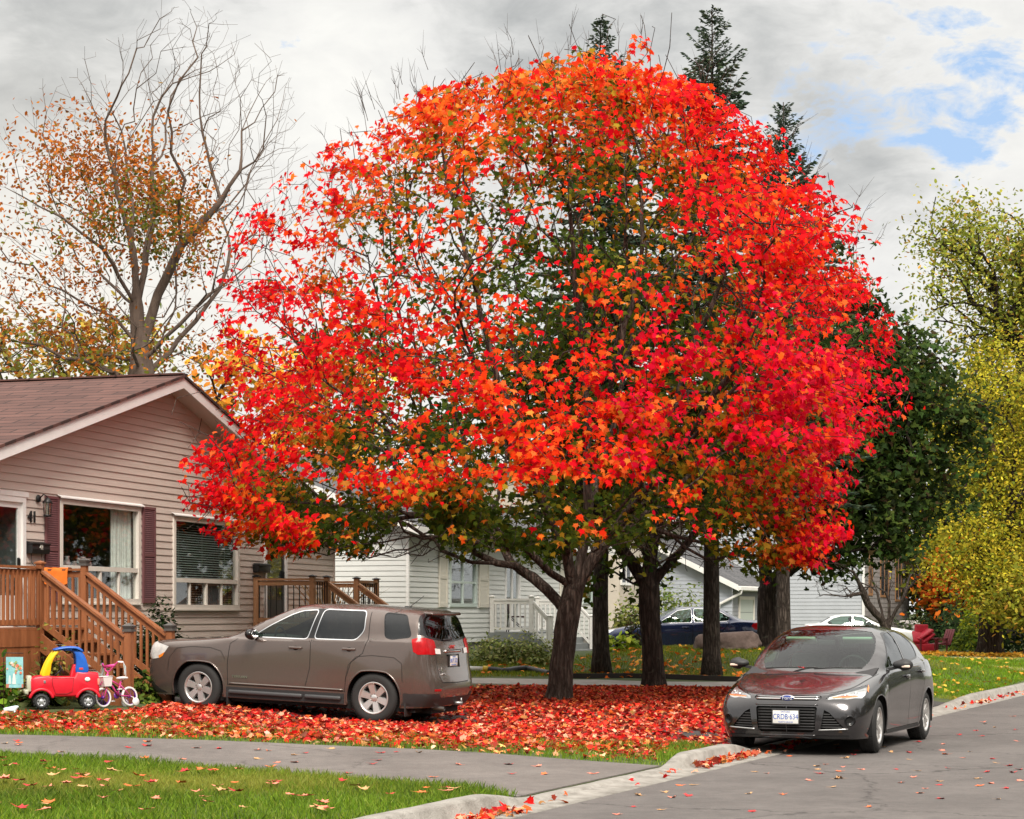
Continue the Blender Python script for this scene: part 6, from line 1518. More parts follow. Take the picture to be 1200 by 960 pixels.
# ================================================================== trees and plants
M_bark = mat_bark('maple_bark', (.075,.054,.044), (.18,.14,.118))
M_barkd = mat_bark('dark_bark', (.035,.024,.02), (.075,.055,.046))
M_barkg = mat_bark('grey_bark', (.055,.043,.036), (.12,.095,.08), 1.3)
M_leaf = mat_attr('leaf_colours', .65, trans=.42, spec=.06)
M_leafg = mat_attr('far_leaf_colours', .65, trans=.36, spec=.08)
def grow(limbs, tips, bf=.45, seg=.35, r_base=.3, r_tip=.006, lift=.25, rng=RNG, gnarl=.04):
    """limbs: list of polylines (first = trunk; others start at a point of an earlier one). Joins every tip to the cheapest node."""
    P0 = []; par = []; plen = []
    for li, pl in enumerate(limbs):
        pl = [np.array(p, float) for p in pl]
        if li == 0: prev = -1
        else:
            d = np.linalg.norm(np.array(P0)-pl[0], axis=1); prev = int(d.argmin()); pl = pl[1:]
        for p in pl:
            a = P0[prev] if prev >= 0 else None
            if a is None: P0.append(p); par.append(-1); plen.append(0.0); prev = 0; continue
            k = max(1, int(np.linalg.norm(p-a)/seg))
            for j in range(1, k+1):
                q = a+(p-a)*j/k + (rng.normal(0, gnarl*(.3 if li == 0 else .7), 3) if j < k else 0)
                P0.append(q); par.append(prev); plen.append(plen[prev]+np.linalg.norm(q-P0[prev])); prev = len(P0)-1
    nmax = len(P0)+len(tips)*26
    Pn = np.zeros((nmax, 3)); Ln = np.zeros(nmax); n = len(P0); Pn[:n] = P0; Ln[:n] = plen
    D = np.zeros((nmax, 3))
    for i in range(n):
        if par[i] >= 0: v = Pn[i]-Pn[par[i]]; D[i] = v/(np.linalg.norm(v)+1e-9)
        else: D[i] = (0,0,1)
    base = Pn[0]; skip = max(1, int(.55*len(limbs[0])))   # no twigs from the foot of the trunk
    zmin = limbs[0][-1][2]*.8+limbs[0][0][2]*.2 if len(limbs) > 1 else limbs[0][0][2]+.25*(limbs[0][-1][2]-limbs[0][0][2])
    Ln[:n][Pn[:n, 2] < zmin] += 50
    order = np.argsort(np.linalg.norm(tips-np.array(limbs[0][-1]), axis=1))
    ends = []
    for ti in order:
        t = tips[ti]; dv = t-Pn[:n]; d = np.linalg.norm(dv, axis=1)
        cosang = (dv*D[:n]).sum(1)/(d+1e-9)
        i = int((d*(1.25-.3*cosang)+bf*Ln[:n]).argmin()); dist = d[i]
        if dist < 1e-3: continue
        k = max(1, min(24, int(dist/seg)))
        c = Pn[i]+D[i]*dist*.35+np.array([0,0,lift*dist*.5])
        prev = i
        for j in range(1, k+1):
            u = j/k; q = (1-u)**2*Pn[i]+2*u*(1-u)*c+u*u*t
            if j < k: q = q+rng.normal(0, gnarl*.6, 3)
            v = q-Pn[prev]; L_ = np.linalg.norm(v)
            Pn[n] = q; D[n] = v/(L_+1e-9); Ln[n] = min(Ln[prev], 40)+L_; par.append(prev); prev = n; n += 1
        ends.append(prev)
    Pn = Pn[:n]; D = D[:n]; par = np.array(par)
    leafn = np.zeros(n); hasch = np.zeros(n, bool); hasch[par[par >= 0]] = True
    p = math.log(max(2, (~hasch).sum()))/math.log(max(2.0, r_base/r_tip))
    acc = np.where(hasch, 0.0, 1.0)
    for i in range(n-1, 0, -1): acc[par[i]] += acc[i]
    rad = r_tip*acc**(1/p)
    return Pn, par, rad, D, np.array(ends)
def limb_mesh(name, Pn, par, rad, m, parent, flare=0.0, thick_sides=12, minr=0.0):
    n = len(Pn); ch = [[] for _ in range(n)]
    for i in range(1, n): ch[par[i]].append(i)
    mb = MB(); stack = [(0, None)]
    while stack:
        st, frm = stack.pop(); chain = [st] if frm is None else [frm, st]; rr = [rad[st]] if frm is None else [min(rad[frm], rad[st]*1.15), rad[st]]
        cur = st
        while ch[cur]:
            c = sorted(ch[cur], key=lambda k: -rad[k])
            for o in c[1:]: stack.append((o, cur))
            cur = c[0]; chain.append(cur); rr.append(rad[cur])
        if rr[0] < minr: continue
        R0 = max(rr); sides = thick_sides if R0 > .09 else 7 if R0 > .035 else 4 if R0 > .014 else 3
        pts = [Pn[k] for k in chain]
        if frm is None and flare:
            z0 = pts[0][2]
            rr = [r*(1+flare*math.exp(-(p[2]-z0)/.22)) for r, p in zip(rr, pts)]
        lobe = None
        if frm is None and flare:
            ph = random.uniform(0, 6); sides = 30
            lobe = lambda a, p, z0=pts[0][2], ph=ph: 1+.035*math.sin(9*a+ph+p[2]*1.3)+.02*math.sin(17*a+p[2]*2.1)+.22*math.exp(-(p[2]-z0)/.16)*(math.sin(4*a+ph)+.5*math.sin(7*a+2*ph))
            # finer steps near the ground
            z0 = pts[0][2]; q0, q1 = pts[0], pts[1]; fr = [.08,.18,.32,.5,.75]; ins = [q0+(q1-q0)*f_ for f_ in fr]
            r0_, r1_ = rad[chain[0]], rad[chain[1]]
            pts = [q0, *ins, *pts[1:]]; rr = [rr[0], *[(r0_+(r1_-r0_)*f_)*(1+flare*math.exp(-(p_[2]-z0)/.22)) for f_, p_ in zip(fr, ins)], *rr[1:]]
        mb.tube(pts, rr, sides, cap=False, smooth=True, lobe=lobe)
    return mb.build(name, m, parent)
# leaf outlines (x across, y along), unit size
MAPLE = np.array([(0,-.05),(.20,.0),(.34,-.06),(.30,.14),(.50,.28),(.27,.36),(.24,.52),(.12,.44),(0,.98),(-.12,.44),(-.24,.52),(-.27,.36),(-.50,.28),(-.30,.14),(-.34,-.06),(-.20,.0)])
MAPLE9 = np.array([(0,-.05),(.32,-.04),(.5,.3),(.2,.4),(0,.98),(-.2,.4),(-.5,.3),(-.32,-.04)])
OVAL = np.array([(0,0),(.24,.3),(.2,.7),(0,1),(-.2,.7),(-.24,.3)])
QUAD = np.array([(0,0),(.3,.5),(0,1),(-.3,.5)])
def leaves(name, pos, nrm, size, cols, shape, m, parent, rng=RNG, curl=.25, droop=None):
    """one leaf-shaped face per position, each turned, curled and tinted on its own"""
    n = len(pos); k = len(shape)
    nrm = nrm/(np.linalg.norm(nrm, axis=1, keepdims=True)+1e-9)
    a = rng.normal(size=(n, 3))
    if droop is not None: a = a*.6+droop
    t = a-nrm*(a*nrm).sum(1, keepdims=True); t /= np.linalg.norm(t, axis=1, keepdims=True)+1e-9
    b = np.cross(nrm, t)
    sx = shape[:, 0][None, :]*rng.uniform(.85, 1.15, (n, 1)); sy = (shape[:, 1]-.4)[None, :]*np.ones((n, 1))
    cu = rng.uniform(-.2, 1.0, (n, 1))*curl
    zz = -(sx**2*1.6+sy**2*.6)*cu*1.6+np.abs(sx)*.5*rng.uniform(0, curl, (n, 1))
    V = pos[:, None, :]+size[:, None, None]*(b[:, None, :]*sx[..., None]+t[:, None, :]*sy[..., None]+nrm[:, None, :]*zz[..., None])
    F = np.arange(n*k).reshape(n, k)
    return mesh_np(name, V.reshape(-1, 3), F, m, parent, cols, smooth=False)
def pick(pal, w, n, rng=RNG, jit=.18):
    pal = np.array([lin(c) for c in pal]); i = rng.choice(len(pal), n, p=np.array(w)/sum(w))
    return np.clip(pal[i]*(1+rng.normal(0, jit, (n, 1)))*(1+rng.normal(0, jit*.3, (n, 3))), .001, .95)

# ------------------------------------------------------------------ the red maple
MX, MD = 655, 35.4
b0 = P(MX, 823, MD); MB0 = np.array(b0); MB0[2] = gz(b0.x, b0.y)-.05
SPX = F/MD                           # px per metre at the maple
def mp_(px, py, dy=0.0): return np.array(P(px, py, MD+dy))*1.0
# silhouette of the crown in the photograph: left, right edge at each height (px)
SIL = [(76, 640, 730), (92, 560, 785), (112, 480, 835), (150, 420, 885), (200, 345, 948), (240, 292, 1000), (280, 266, 1030), (330, 244, 1050), (380, 236, 1060), (430, 242, 1074), (470, 268, 1080), (500, 264, 1066), (522, 232, 1044), (540, 214, 1022), (580, 222, 985), (610, 240, 1000), (640, 262, 985), (660, 360, 965), (680, 900, 955)]
sy_ = np.array([s[0] for s in SIL], float); sl_ = np.array([s[1] for s in SIL], float); sr_ = np.array([s[2] for s in SIL], float)
rng = np.random.default_rng(3)
def crown_pts(n, shell=.55):
    out = []
    while len(out) < n:
        py = rng.uniform(76, 668); l = np.interp(py, sy_, sl_); r = np.interp(py, sy_, sr_)
        if py > 655 and rng.random() < .6: continue
        if rng.random() > (r-l)/860: continue
        c = (l+r)/2; hw = (r-l)/2; u = rng.uniform(-1, 1); v = rng.uniform(-1, 1)
        if u*u+v*v > 1: continue
        rr = math.sqrt(u*u+v*v)
        if rr < shell and rng.random() < .72: continue
        x = c+u*hw*.97; dy = v*min(hw/SPX, 6.9)
        # lower edge of the crown is a skirt: hollow inside
        if py > 600 and rr < .4 and rng.random() < .35: continue
        p = np.array(P(x, py, MD+dy)); 
        # perspective: keep the height the photo shows at the trunk's distance
        p[2] = EYE+(HY-py)*MD/F; p[0] = (x-HX)*MD/F
        out.append(p)
    return np.array(out)
tips = crown_pts(3600)
def extra(n, x0, x1, y0, y1, dy0, dy1):
    x = rng.uniform(x0, x1, n); y = rng.uniform(y0, y1, n); return np.array([T(a, b_, c) for a, b_, c in zip(x, y, rng.uniform(dy0, dy1, n))])
T = lambda px, py, dy: np.array([(px-HX)*MD/F, MD+dy, EYE+(HY-py)*MD/F])
tips = np.vstack([tips, extra(110, 232, 365, 575, 640, -3, -.5), extra(110, 240, 420, 480, 600, -4.0, -.5), extra(150, 370, 560, 590, 660, -3.5, .5), extra(60, 475, 560, 570, 630, -4.5, -3), extra(130, 880, 985, 560, 672, -3, 0), extra(90, 560, 900, 600, 650, -4, -1)])
def near_tips(n, x0, x1, y0, y1, dy0, dy1): return np.array([np.array(P(rng.uniform(x0,x1), rng.uniform(y0,y1), MD+rng.uniform(dy0,dy1))) for _ in range(n)])
tips = np.vstack([tips, near_tips(150, 800, 960, 215, 300, -6.8, -3), near_tips(110, 860, 1010, 330, 520, -6.5, -3), near_tips(90, 560, 760, 420, 560, -6.5, -4), extra(200, 590, 830, 88, 235, -4, 0)])
T = lambda px, py, dy: np.array([(px-HX)*MD/F, MD+dy, EYE+(HY-py)*MD/F])
trunk = [MB0, T(657,800,0), T(661,760,0), T(666,720,0), T(672,690,.05)]
limbs = [trunk,
 [T(672,700,.05), T(645,672,-.3), T(612,640,-.7), T(560,590,-1.2), T(470,520,-1.8), T(380,450,-2.2)],
 [T(666,715,0), T(640,690,.2), T(610,668,.5), T(590,640,.9), T(540,560,1.8), T(450,470,2.6)],
 [T(672,690,.05), T(664,650,-.2), T(640,600,-.6), T(610,520,-1.0), T(575,420,-1.3), T(545,300,-1.4), T(520,190,-1.2)],
 [T(672,690,.05), T(684,640,.1), T(690,590,.1), T(690,500,.2), T(680,380,.3), T(668,240,.3), T(660,130,.2)],
 [T(676,684,.05), T(706,640,.1), T(735,600,-.2), T(760,540,-.8), T(800,440,-1.4), T(840,330,-1.6), T(860,220,-1.4)],
 [T(706,640,.1), T(760,600,.8), T(830,540,1.5), T(910,470,2.0), T(970,390,2.2)],
 [T(735,600,-.2), T(820,570,-1.2), T(900,545,-1.8), T(980,500,-2.0)],
 [T(690,590,.1), T(720,500,1.6), T(750,380,2.6), T(770,260,2.8), T(760,170,2.4)],
 [T(640,600,-.6), T(590,480,.6), T(520,360,1.6), T(450,270,2.0)],
 [T(690,560,.1), T(700,520,-1.4), T(720,430,-2.6), T(740,320,-3.1), T(740,230,-2.9)],
 [T(640,600,-.6), T(600,540,-2.0), T(560,450,-3.2), T(520,360,-3.4)],
 [T(735,600,-.2), T(770,560,-2.0), T(830,470,-3.2), T(880,380,-3.2)],
 [T(830,470,-3.2), T(860,380,-4.4), T(850,310,-5.0)], [T(770,560,-2.0), T(820,500,-3.6), T(870,440,-4.6)], [T(664,650,-.2), T(655,590,-2.2), T(650,520,-4.0), T(645,470,-4.8)]]
Pn, par, rad, D, ends = grow(limbs, tips, bf=.28, seg=.3, r_base=.205, r_tip=.0062, lift=.12, rng=rng, gnarl=.035)
mt = thing('maple_tree', 'big red maple tree in full autumn colour standing behind the taupe sport utility vehicle', 'tree', tuple(MB0))
off = Vector(MB0)
tr = limb_mesh('trunk', Pn-MB0, par, rad, M_bark, mt, flare=.4, thick_sides=18)
# bare twigs that poke out of the top
ep = Pn[ends]; ed = D[ends]
# leaves ride on every tip and along the last stretch of its twig
def leaf_field(n_per):
    pos = []; src = []
    for k, e in enumerate(ends):
        m_ = rng.poisson(n_per)
        if m_ == 0: continue
        q = e; path = [Pn[q]]
        for _ in range(3):
            q = par[q]
            if q < 0: break
            path.append(Pn[q])
        path = np.array(path); u = rng.uniform(0, len(path)-1.001, m_)*rng.uniform(.3, 1, m_); i = u.astype(int); f = (u-i)[:, None]
        c = path[i]*(1-f)+path[i+1]*f
        pos.append(c+rng.normal(0, .16, (m_, 3))*np.array([1,1,.55])-np.array([0,0,.05]))
        src += [k]*m_
    return np.concatenate(pos)
pos = leaf_field(30)
px = HX+pos[:,0]*SPX; py = HY-(pos[:,2]-EYE)*SPX
pxi = HX+pos[:,0]*F/pos[:,1]; pyi = HY-(pos[:,2]-EYE)*F/pos[:,1]
L_ = np.interp(py, sy_, sl_); R_ = np.interp(py, sy_, sr_)
u = (px-(L_+R_)/2)/((R_-L_)/2+1); v = (pos[:,1]-MD)/6.9
rr = np.sqrt(u*u+v*v)
def lump_(q, seed, sc, an=(1,1,1.5)):
    r_ = np.random.default_rng(seed); a_ = r_.uniform(0, 6.28, (14, 1)); d_ = r_.normal(size=(14, 3))*np.array(an); d_ /= np.linalg.norm(d_, axis=1, keepdims=True); fr = r_.uniform(.6, 1.8, (14, 1))*sc
    return np.sin((q@d_.T).T*fr+a_).mean(0)*2.2
jt = 20*lump_(pos, 31, 2.2)-2
Li = np.interp(pyi, sy_, sl_)+jt; Ri = np.interp(pyi, sy_, sr_)-jt
lowlim = np.where(pxi > 870, 690, 642+26*np.sin(pxi*.021+1)+18*np.sin(pxi*.061+.5))+rng.normal(0, 8, len(pos))
keep = (pxi > Li-8) & (pxi < Ri+8) & (py < 695) & (pyi < lowlim) & (pyi > 68+jt*.8)
# thin the middle so that limbs and the dark trees behind show
core = np.exp(-(((px-700)/190)**2+((py-320)/85)**2)); core = np.maximum(core, .85*np.exp(-(((px-480)/120)**2+((py-330)/90)**2)))
core = np.maximum(core, .95*np.exp(-(((px-810)/90)**2+((py-330)/95)**2)))
core = np.maximum(core, .9*np.exp(-(((px-640)/50)**2+((py-460)/110)**2)))
core = np.maximum(core, .55*np.exp(-(((px-430)/110)**2+((py-560)/40)**2)))
core *= np.clip((py-200)/60, 0, 1)
keep &= rng.random(len(pos)) > .93*core
# boughs: the outer leaves hang in flat layered sprays with gaps between them
bough = lump_(pos, 12, 3.1, (.7,.7,2.2))+.5*lump_(pos, 13, 6.0, (.8,.8,2.0))
pk = np.where(rr > .62, np.clip(.50+1.15*bough, .06, 1), np.clip(.42+.5*bough, .10, .8))
pk = np.maximum(pk, np.clip((210-py)/90, 0, .62)); pk = np.maximum(pk, .5*(np.exp(-(((px-320)/85)**2+((py-540)/75)**2))))
keep &= rng.random(len(pos)) < pk
pos = pos[keep]; px = px[keep]; py = py[keep]; u = u[keep]; v = v[keep]; rr = rr[keep]; n = len(pos)
# hue: outer leaves have turned red and orange, shaded inner and low ones are still green
def lump(seed, sc):
    r_ = np.random.default_rng(seed); q = r_.uniform(0, 6.28, (14, 1)); d = r_.normal(size=(14, 3)); d /= np.linalg.norm(d, axis=1, keepdims=True); fr = r_.uniform(.6, 1.8, (14, 1))*sc
    return np.sin((pos@d.T).T*fr+q).mean(0)*2.2
inner = np.clip(1.12-rr, 0, 1)
toplow = np.clip((py-420)/230, 0, 1)
front = np.clip(-v, 0, 1)
g_ = np.clip(inner*2.1, 0, 1.25)+toplow*.52+.30*np.clip((py-585)/60,0,1)+lump(1, 1.5)*.45+rng.normal(0, .22, n)-front*.7-.42*np.clip((px-800)/250, 0, 1)-.30*np.clip((420-px)/160, 0, 1)-.15-.3*np.clip((270-py)/120, 0, 1)+.5*np.exp(-(((px-700)/150)**2+((py-330)/70)**2))
oo = lump(2, 1.1)*.55+rng.normal(0, .32, n)+.35*np.clip((230-py)/110, 0, 1)+.2*np.clip((px-620)/300,0,1)*np.clip((300-py)/120,0,1)-.55*np.clip((px-820)/180,0,1)*np.clip((py-330)/100,0,1)-.12*np.clip((400-px)/150,0,1)
cols = np.zeros((n, 3))
def setc(mask, pal, w):
    m_ = int(mask.sum())
    if m_: cols[mask] = pick(pal, w, m_, rng, .16)
RED = [(216,14,34),(232,22,26),(190,6,24),(236,36,26)]; ORR = [(232,62,18),(240,88,26),(216,46,14),(244,112,50)]; ORA = [(226,118,38),(234,140,58),(212,100,30)]; OLV = [(150,120,28),(170,140,40),(120,110,26)]; GRN = [(70,88,24),(92,104,30),(52,72,22)]
setc(oo < .25, RED, (3,3,2.5,1.5)); setc((oo >= .25) & (oo < .75), ORR, (3,2,2,1)); setc(oo >= .75, ORA, (3,2,2))
setc((oo < .25) & (px > 700) & (py > 400) & (rng.random(n) < .65), [(208,8,46),(222,18,58),(184,6,36),(232,40,70)], (3,2,2,1)); setc(g_ > .50, ORR, (2,2,2,1)); setc(g_ > .60, ORA, (2,1,2)); setc(g_ > .78, OLV, (2,1,2)); setc(g_ > .98, GRN, (2,2,2))
outw = np.stack([u*1.0, v*1.0-.55, .75+.0*u], 1)
nrm = outw*.75+rng.normal(0, .55, (n, 3))
size = rng.uniform(.085, .165, n)
leaves('crown', pos-MB0, nrm, size, cols, MAPLE, M_leaf, mt, rng, .3, np.array([0,-.2,-1.0]))
# fine bare shoots standing out of the dome
mb = MB()
for _ in range(150):
    x_ = rng.uniform(380, 1010); j = np.interp(x_, [300,380,420,480,560,640,730,830,880,935,1010], [240,175,150,112,90,74,76,112,150,200,280])
    p = T(x_, j+rng.uniform(12, 45), rng.uniform(-2.5, 2.5)); d = np.array([(x_-660)/700+rng.normal(0,.12), rng.normal(0,.15), 1.0]); L0_ = rng.uniform(.2, .62)
    q = p+d*L0_*.5+rng.normal(0, .03, 3); e_ = p+d*L0_
    mb.tube([p-MB0, q-MB0, e_-MB0], [.006,.005,.002], 3, False)
    for _k in range(3):
        f = rng.uniform(.3, .8); s_ = p+d*L0_*f; mb.tube([s_-MB0, s_-MB0+d*.22+rng.normal(0,.1,3)], [.004,.0015], 3, False)
tag(mb.build('bare_shoots', M_bark, mt), kind='stuff')

# ------------------------------------------------------------------ other trees
def tree(name, label, base, trunk_pts, tips, leafn, size, pal, w, shape=QUAD, bark=None, r_base=.2, r_tip=.008, bf=.3, seg=.5, lift=.2, spread=.3, group=None, limbs=(), rng=RNG, jit=.2, lm=None, flare=.3, green=None, minr=0.0, fold=.2):
    base = np.array(base, float); t_ = thing(name, label, 'tree', tuple(base), 0, group)
    Pn, par, rad, D, ends = grow([trunk_pts, *limbs], np.array(tips), bf, seg, r_base, r_tip, lift, rng)
    limb_mesh('trunk', Pn-base, par, rad, bark or M_barkd, t_, flare, 12, minr)
    if leafn:
        e = Pn[ends]; reps = rng.poisson(leafn, len(e)); c = np.repeat(e, reps, 0); n = len(c)
        ps = c+rng.normal(0, spread, (n, 3))*np.array([1,1,.8]); nr = rng.normal(0, .6, (n, 3))+np.array([0,-.35,.6])
        cl = pick(pal, w, n, rng, jit)
        lum = np.repeat(rng.normal(1, .24, len(e)), reps)[:, None]*np.clip(1+rng.normal(0, .06, (n, 1)), .7, 1.3); cl = np.clip(cl*lum, .002, .9)
        leaves('crown', ps-base, nr, rng.uniform(*size, n), cl, shape, lm or M_leafg, t_, rng, fold)
    return t_
def blob(n, c, r, rng, shell=.45, flat_bottom=None):
    out = []
    c = np.array(c, float); r = np.array(r, float)
    while len(out) < n:
        d = rng.normal(size=3); d /= np.linalg.norm(d); q = rng.uniform(shell, 1)**.6
        wob = 1+.18*math.sin(d[0]*5+c[0])+.14*math.sin(d[2]*6+d[1]*4+c[1])
        p = c+d*r*q*wob
        if flat_bottom is not None and p[2] < flat_bottom: continue
        out.append(p)
    return out
def base_at(px, py, d):
    p = P(px, py, d); return np.array([p.x, p.y, gz(p.x, p.y)-.05])
def pol(b, *off): return [b+np.array(o, float) for o in off]
rg = np.random.default_rng(21)
GREEN = [(58,78,30),(76,92,34),(44,62,26),(96,100,34)]
# dark green maple just behind the red one
b = base_at(767, 807, 40)
tree('maple_tree', 'dark trunked green maple tree close behind the right side of the red maple', b, pol(b,(0,0,0),(-.1,0,1.5),(-.1,0,2.6)), blob(240, b+np.array([-.4,1.0,6.0]), (3.9,3.2,3.7), rg, .3), 26, (.14,.22), [(62,80,26),(84,98,30),(46,64,22),(120,116,34)], (3,3,2,1), MAPLE9, r_base=.21, r_tip=.02,
     limbs=[pol(b,(-.1,0,2.3),(-.9,0,3.2),(-1.8,.5,4.6)), pol(b,(-.1,0,2.6),(.1,.4,4.5),(0,.6,7)), pol(b,(0,0,2.3),(.9,-.1,3.3),(1.9,.4,4.8))], rng=rg)
# dark maple over the hatchback
b = base_at(899, 770, 52)
CRM = [(52,72,32),(68,86,36),(42,58,28),(84,96,42),(66,54,34)]
tree('maple_tree', 'large dark green maple tree with a low wide crown right of the red maple', b, pol(b,(0,0,0),(0,0,1.6),(-.1,0,3)), blob(560, b+np.array([2.05,.3,5.7]), (3.0,2.8,4.2), rg, .15, 2.75), 52, (.13,.22), CRM, (3,3,3,1,1), MAPLE9, r_base=.25, r_tip=.02,
     limbs=[pol(b,(0,0,1.6),(.7,-.2,2.3),(1.8,0,3.6),(3.2,0,5)), pol(b,(-.1,0,3),(.4,0,5),(1.2,0,8))], rng=rg)
# spruces
M_needle = mat_attr('needle_colours', .7, trans=.12)
def spruce(label, px, pyb, d, py_top, r0, rt, rng, seedc=0):
    b = base_at(px, pyb, d); top = EYE+(HY-py_top)*d/F; H = top-b[2]
    t_ = thing('spruce_tree', label, 'tree', tuple(b), 0, 'spruces behind the red maple')
    g = MB(); zs = np.linspace(0, H, 26); bend = rng.normal(0, .04, 2)
    g.tube([(bend[0]*math.sin(z), bend[1]*math.sin(z*.8), z) for z in zs], [max(.012, rt*(1-z/H)**.8*(1+.35*math.exp(-z/.25))) for z in zs], 12)
    g.build('trunk', M_barkg, t_)
    pos = []; tn = []; br = MB()
    z = 3.6
    while z < H-.05:
        k = int(rng.integers(2, 4)); a0 = rng.uniform(0, 6.28); L0 = r0*((H-z)/(H-3.6))**.78+.10
        for i in range(k):
            a = a0+2*PI*i/k+rng.normal(0, .15); ln = L0*rng.uniform(.55, 1.15); up = (.75 if H-z < 3 else .15)*rng.uniform(.6,1.4)
            pts = []
            for q in np.linspace(0, 1, 7): pts.append(np.array([math.cos(a)*ln*q, math.sin(a)*ln*q, z+ln*(up*q-.30*q*q*(1 if H-z > 2.5 else .1)+.14*q**3)]))
            br.tube(pts, [.018*(1-.7*q)*(.4+.6*ln/r0) for q in np.linspace(0,1,7)], 3, False)
            m_ = int(13+ln*34)
            for _ in range(m_):
                q = rng.uniform(.12, 1); f = q*6; j = min(5, int(f)); c = pts[j]+(pts[j+1]-pts[j])*(f-j)
                sd_ = np.array([-math.sin(a), math.cos(a), 0])*rng.choice([-1,1]); w_ = (1-q*.65)*min(.5, ln*.35)
                dr = np.array([math.cos(a), math.sin(a), 0])*.7+sd_*rng.uniform(.1, 1.0)+np.array([0,0,rng.uniform(-.35,.25)])
                pos.append(c+sd_*w_*rng.uniform(0, .75)); tn.append(dr/np.linalg.norm(dr))
        z += rng.uniform(.06, .13)*(1 if H-z > 1.5 else .8)
    br.build('branches', M_barkd, t_)
    pos = np.array(pos); tn = np.array(tn); n = len(pos)
    # each spray: two crossed narrow needle fans
    s_ = rng.uniform(.10, .24, n)*np.clip((H-pos[:,2])/2.0, .45, 1); V = []; upv = np.array([0,0,1.0])
    b1 = np.cross(tn, upv+rng.normal(0,.3,(n,3))); b1 /= np.linalg.norm(b1, axis=1, keepdims=True)+1e-9; b2 = np.cross(tn, b1)
    for bb in (b1, b2):
        wv = bb*(s_*.17)[:, None]; tv = tn*s_[:, None]
        V.append(np.stack([pos-wv*.6, pos+tv*.5-wv, pos+tv, pos+tv*.5+wv, pos+wv*.6], 1))
    V = np.concatenate(V); c = pick([(70,90,72),(88,104,82),(52,70,58),(112,120,92)], (3,3,2,1), len(V), rng, .18)
    mesh_np('needles', V.reshape(-1,3), np.arange(len(V)*5).reshape(-1,5), M_needle, t_, c, smooth=False)
    return t_
rs = np.random.default_rng(5)
spruce('tall spruce tree with two thin leading shoots above the top of the red maple', 705, 793, 44.5, 24, 2.2, .20, rs)
spruce('tallest spruce tree, its pointed top clear above the right shoulder of the red maple', 834, 795, 43.3, 12, 2.7, .20, rs)
spruce('shorter spruce tree with its tip just above the right edge of the red maple', 918, 775, 49, 120, 2.5, .19, rs)

# bare tree with rusty leaves behind the pink beige house
rh = np.random.default_rng(9)
HDp = 58.0
def Hh(px, py, dy=0): return np.array([(px-HX)*HDp/F, HDp+dy, EYE+(HY-py)*HDp/F])
b = Hh(165, 700); b[2] = gz(b[0], b[1])-.1
tips = []
SILH = [(28,205,300),(60,150,330),(100,80,345),(150,40,360),(200,10,365),(260,-20,350),(320,-40,300),(380,-50,270),(430,-60,240)]
hy_ = [s[0] for s in SILH]
while len(tips) < 2100:
    py = rh.uniform(30, 440); l = np.interp(py, hy_, [s[1] for s in SILH]); r = np.interp(py, hy_, [s[2] for s in SILH]); x = rh.uniform(l, r)
    if py < 120 and not (abs(x-238) < 45 or abs(x-170) < 22 or abs(x-95) < 30 or (x > 290 and py > 70)): continue
    tips.append(Hh(x, py, rh.uniform(-3.2, 3.2)))
limbsH = [[b, Hh(163,480), Hh(166,425), Hh(168,400)],
 [Hh(166,420), Hh(160,360), Hh(155,290), Hh(150,220,.3), Hh(140,150,.3)], [Hh(168,400), Hh(185,345), Hh(215,290,-.4), Hh(262,240,-.5), Hh(285,205,-.6), Hh(330,180,-.6)],
 [Hh(262,240,-.5), Hh(250,200,-.5), Hh(238,140,-.6), Hh(240,70,-.6)], [Hh(160,360), Hh(175,250,.6), Hh(172,150,.8), Hh(168,60,.8)], [Hh(155,290), Hh(130,170,-.8), Hh(105,110,-1)],
 [Hh(166,425), Hh(195,400,-.5), Hh(235,365,-.8), Hh(275,335,-1)], [Hh(166,430), Hh(130,415,.5), Hh(95,410,.8), Hh(40,430,1.2), Hh(-20,460,1.4)],
 [Hh(160,370), Hh(120,325,1), Hh(70,340,1.4), Hh(10,350,1.6)], [Hh(162,350), Hh(130,300,-1.2), Hh(90,270,-2), Hh(30,240,-2.4)]]
Pn, par, rad, D, ends = grow(limbsH, np.array(tips), .34, .5, .42, .0045, .28, rh, .04)
th = thing('bare_tree', 'tall half bare tree with rusty orange leaves behind the pink beige house roof', 'tree', tuple(b))
limb_mesh('trunk', Pn-b, par, rad, mat('brown_grey_bark', (.075,.05,.037), .95, bump=.8, bscale=18, stretch=(1,1,.3), col2=(.14,.10,.078), vscale=6), th, .3, 12)
e = Pn[ends]; ex = HX+e[:,0]*F/HDp; ey = HY-(e[:,2]-EYE)*F/HDp
def lumpH(q, seed, sc):
    r_ = np.random.default_rng(seed); a_ = r_.uniform(0, 6.28, (12, 1)); d_ = r_.normal(size=(12, 3)); d_ /= np.linalg.norm(d_, axis=1, keepdims=True); return np.sin((q@d_.T).T*sc*r_.uniform(.6,1.7,(12,1))+a_).mean(0)*2.2
dens_ = np.clip((ey-110)/80, 0, 1)*np.clip(.5+1.3*lumpH(e, 4, 1.3), 0, 2)*(.14+np.exp(-(((ex-118)/85)**2+((ey-215)/110)**2))*1.0+.75*np.exp(-(((ex-185)/60)**2+((ey-270)/55)**2))+.35*np.exp(-(((ex-90)/140)**2+((ey-400)/50)**2)))*np.where(ex > 255, .12, 1)
reps = rh.poisson(20*dens_); c = np.repeat(e, reps, 0); n = len(c); ps = c+rh.normal(0, .22, (n,3))
gx_ = HX+ps[:,0]*F/HDp; gy_ = HY-(ps[:,2]-EYE)*F/HDp
cl = pick([(172,96,36),(146,82,32),(190,116,46),(126,92,36)], (3,3,2,1), n, rh, .18)
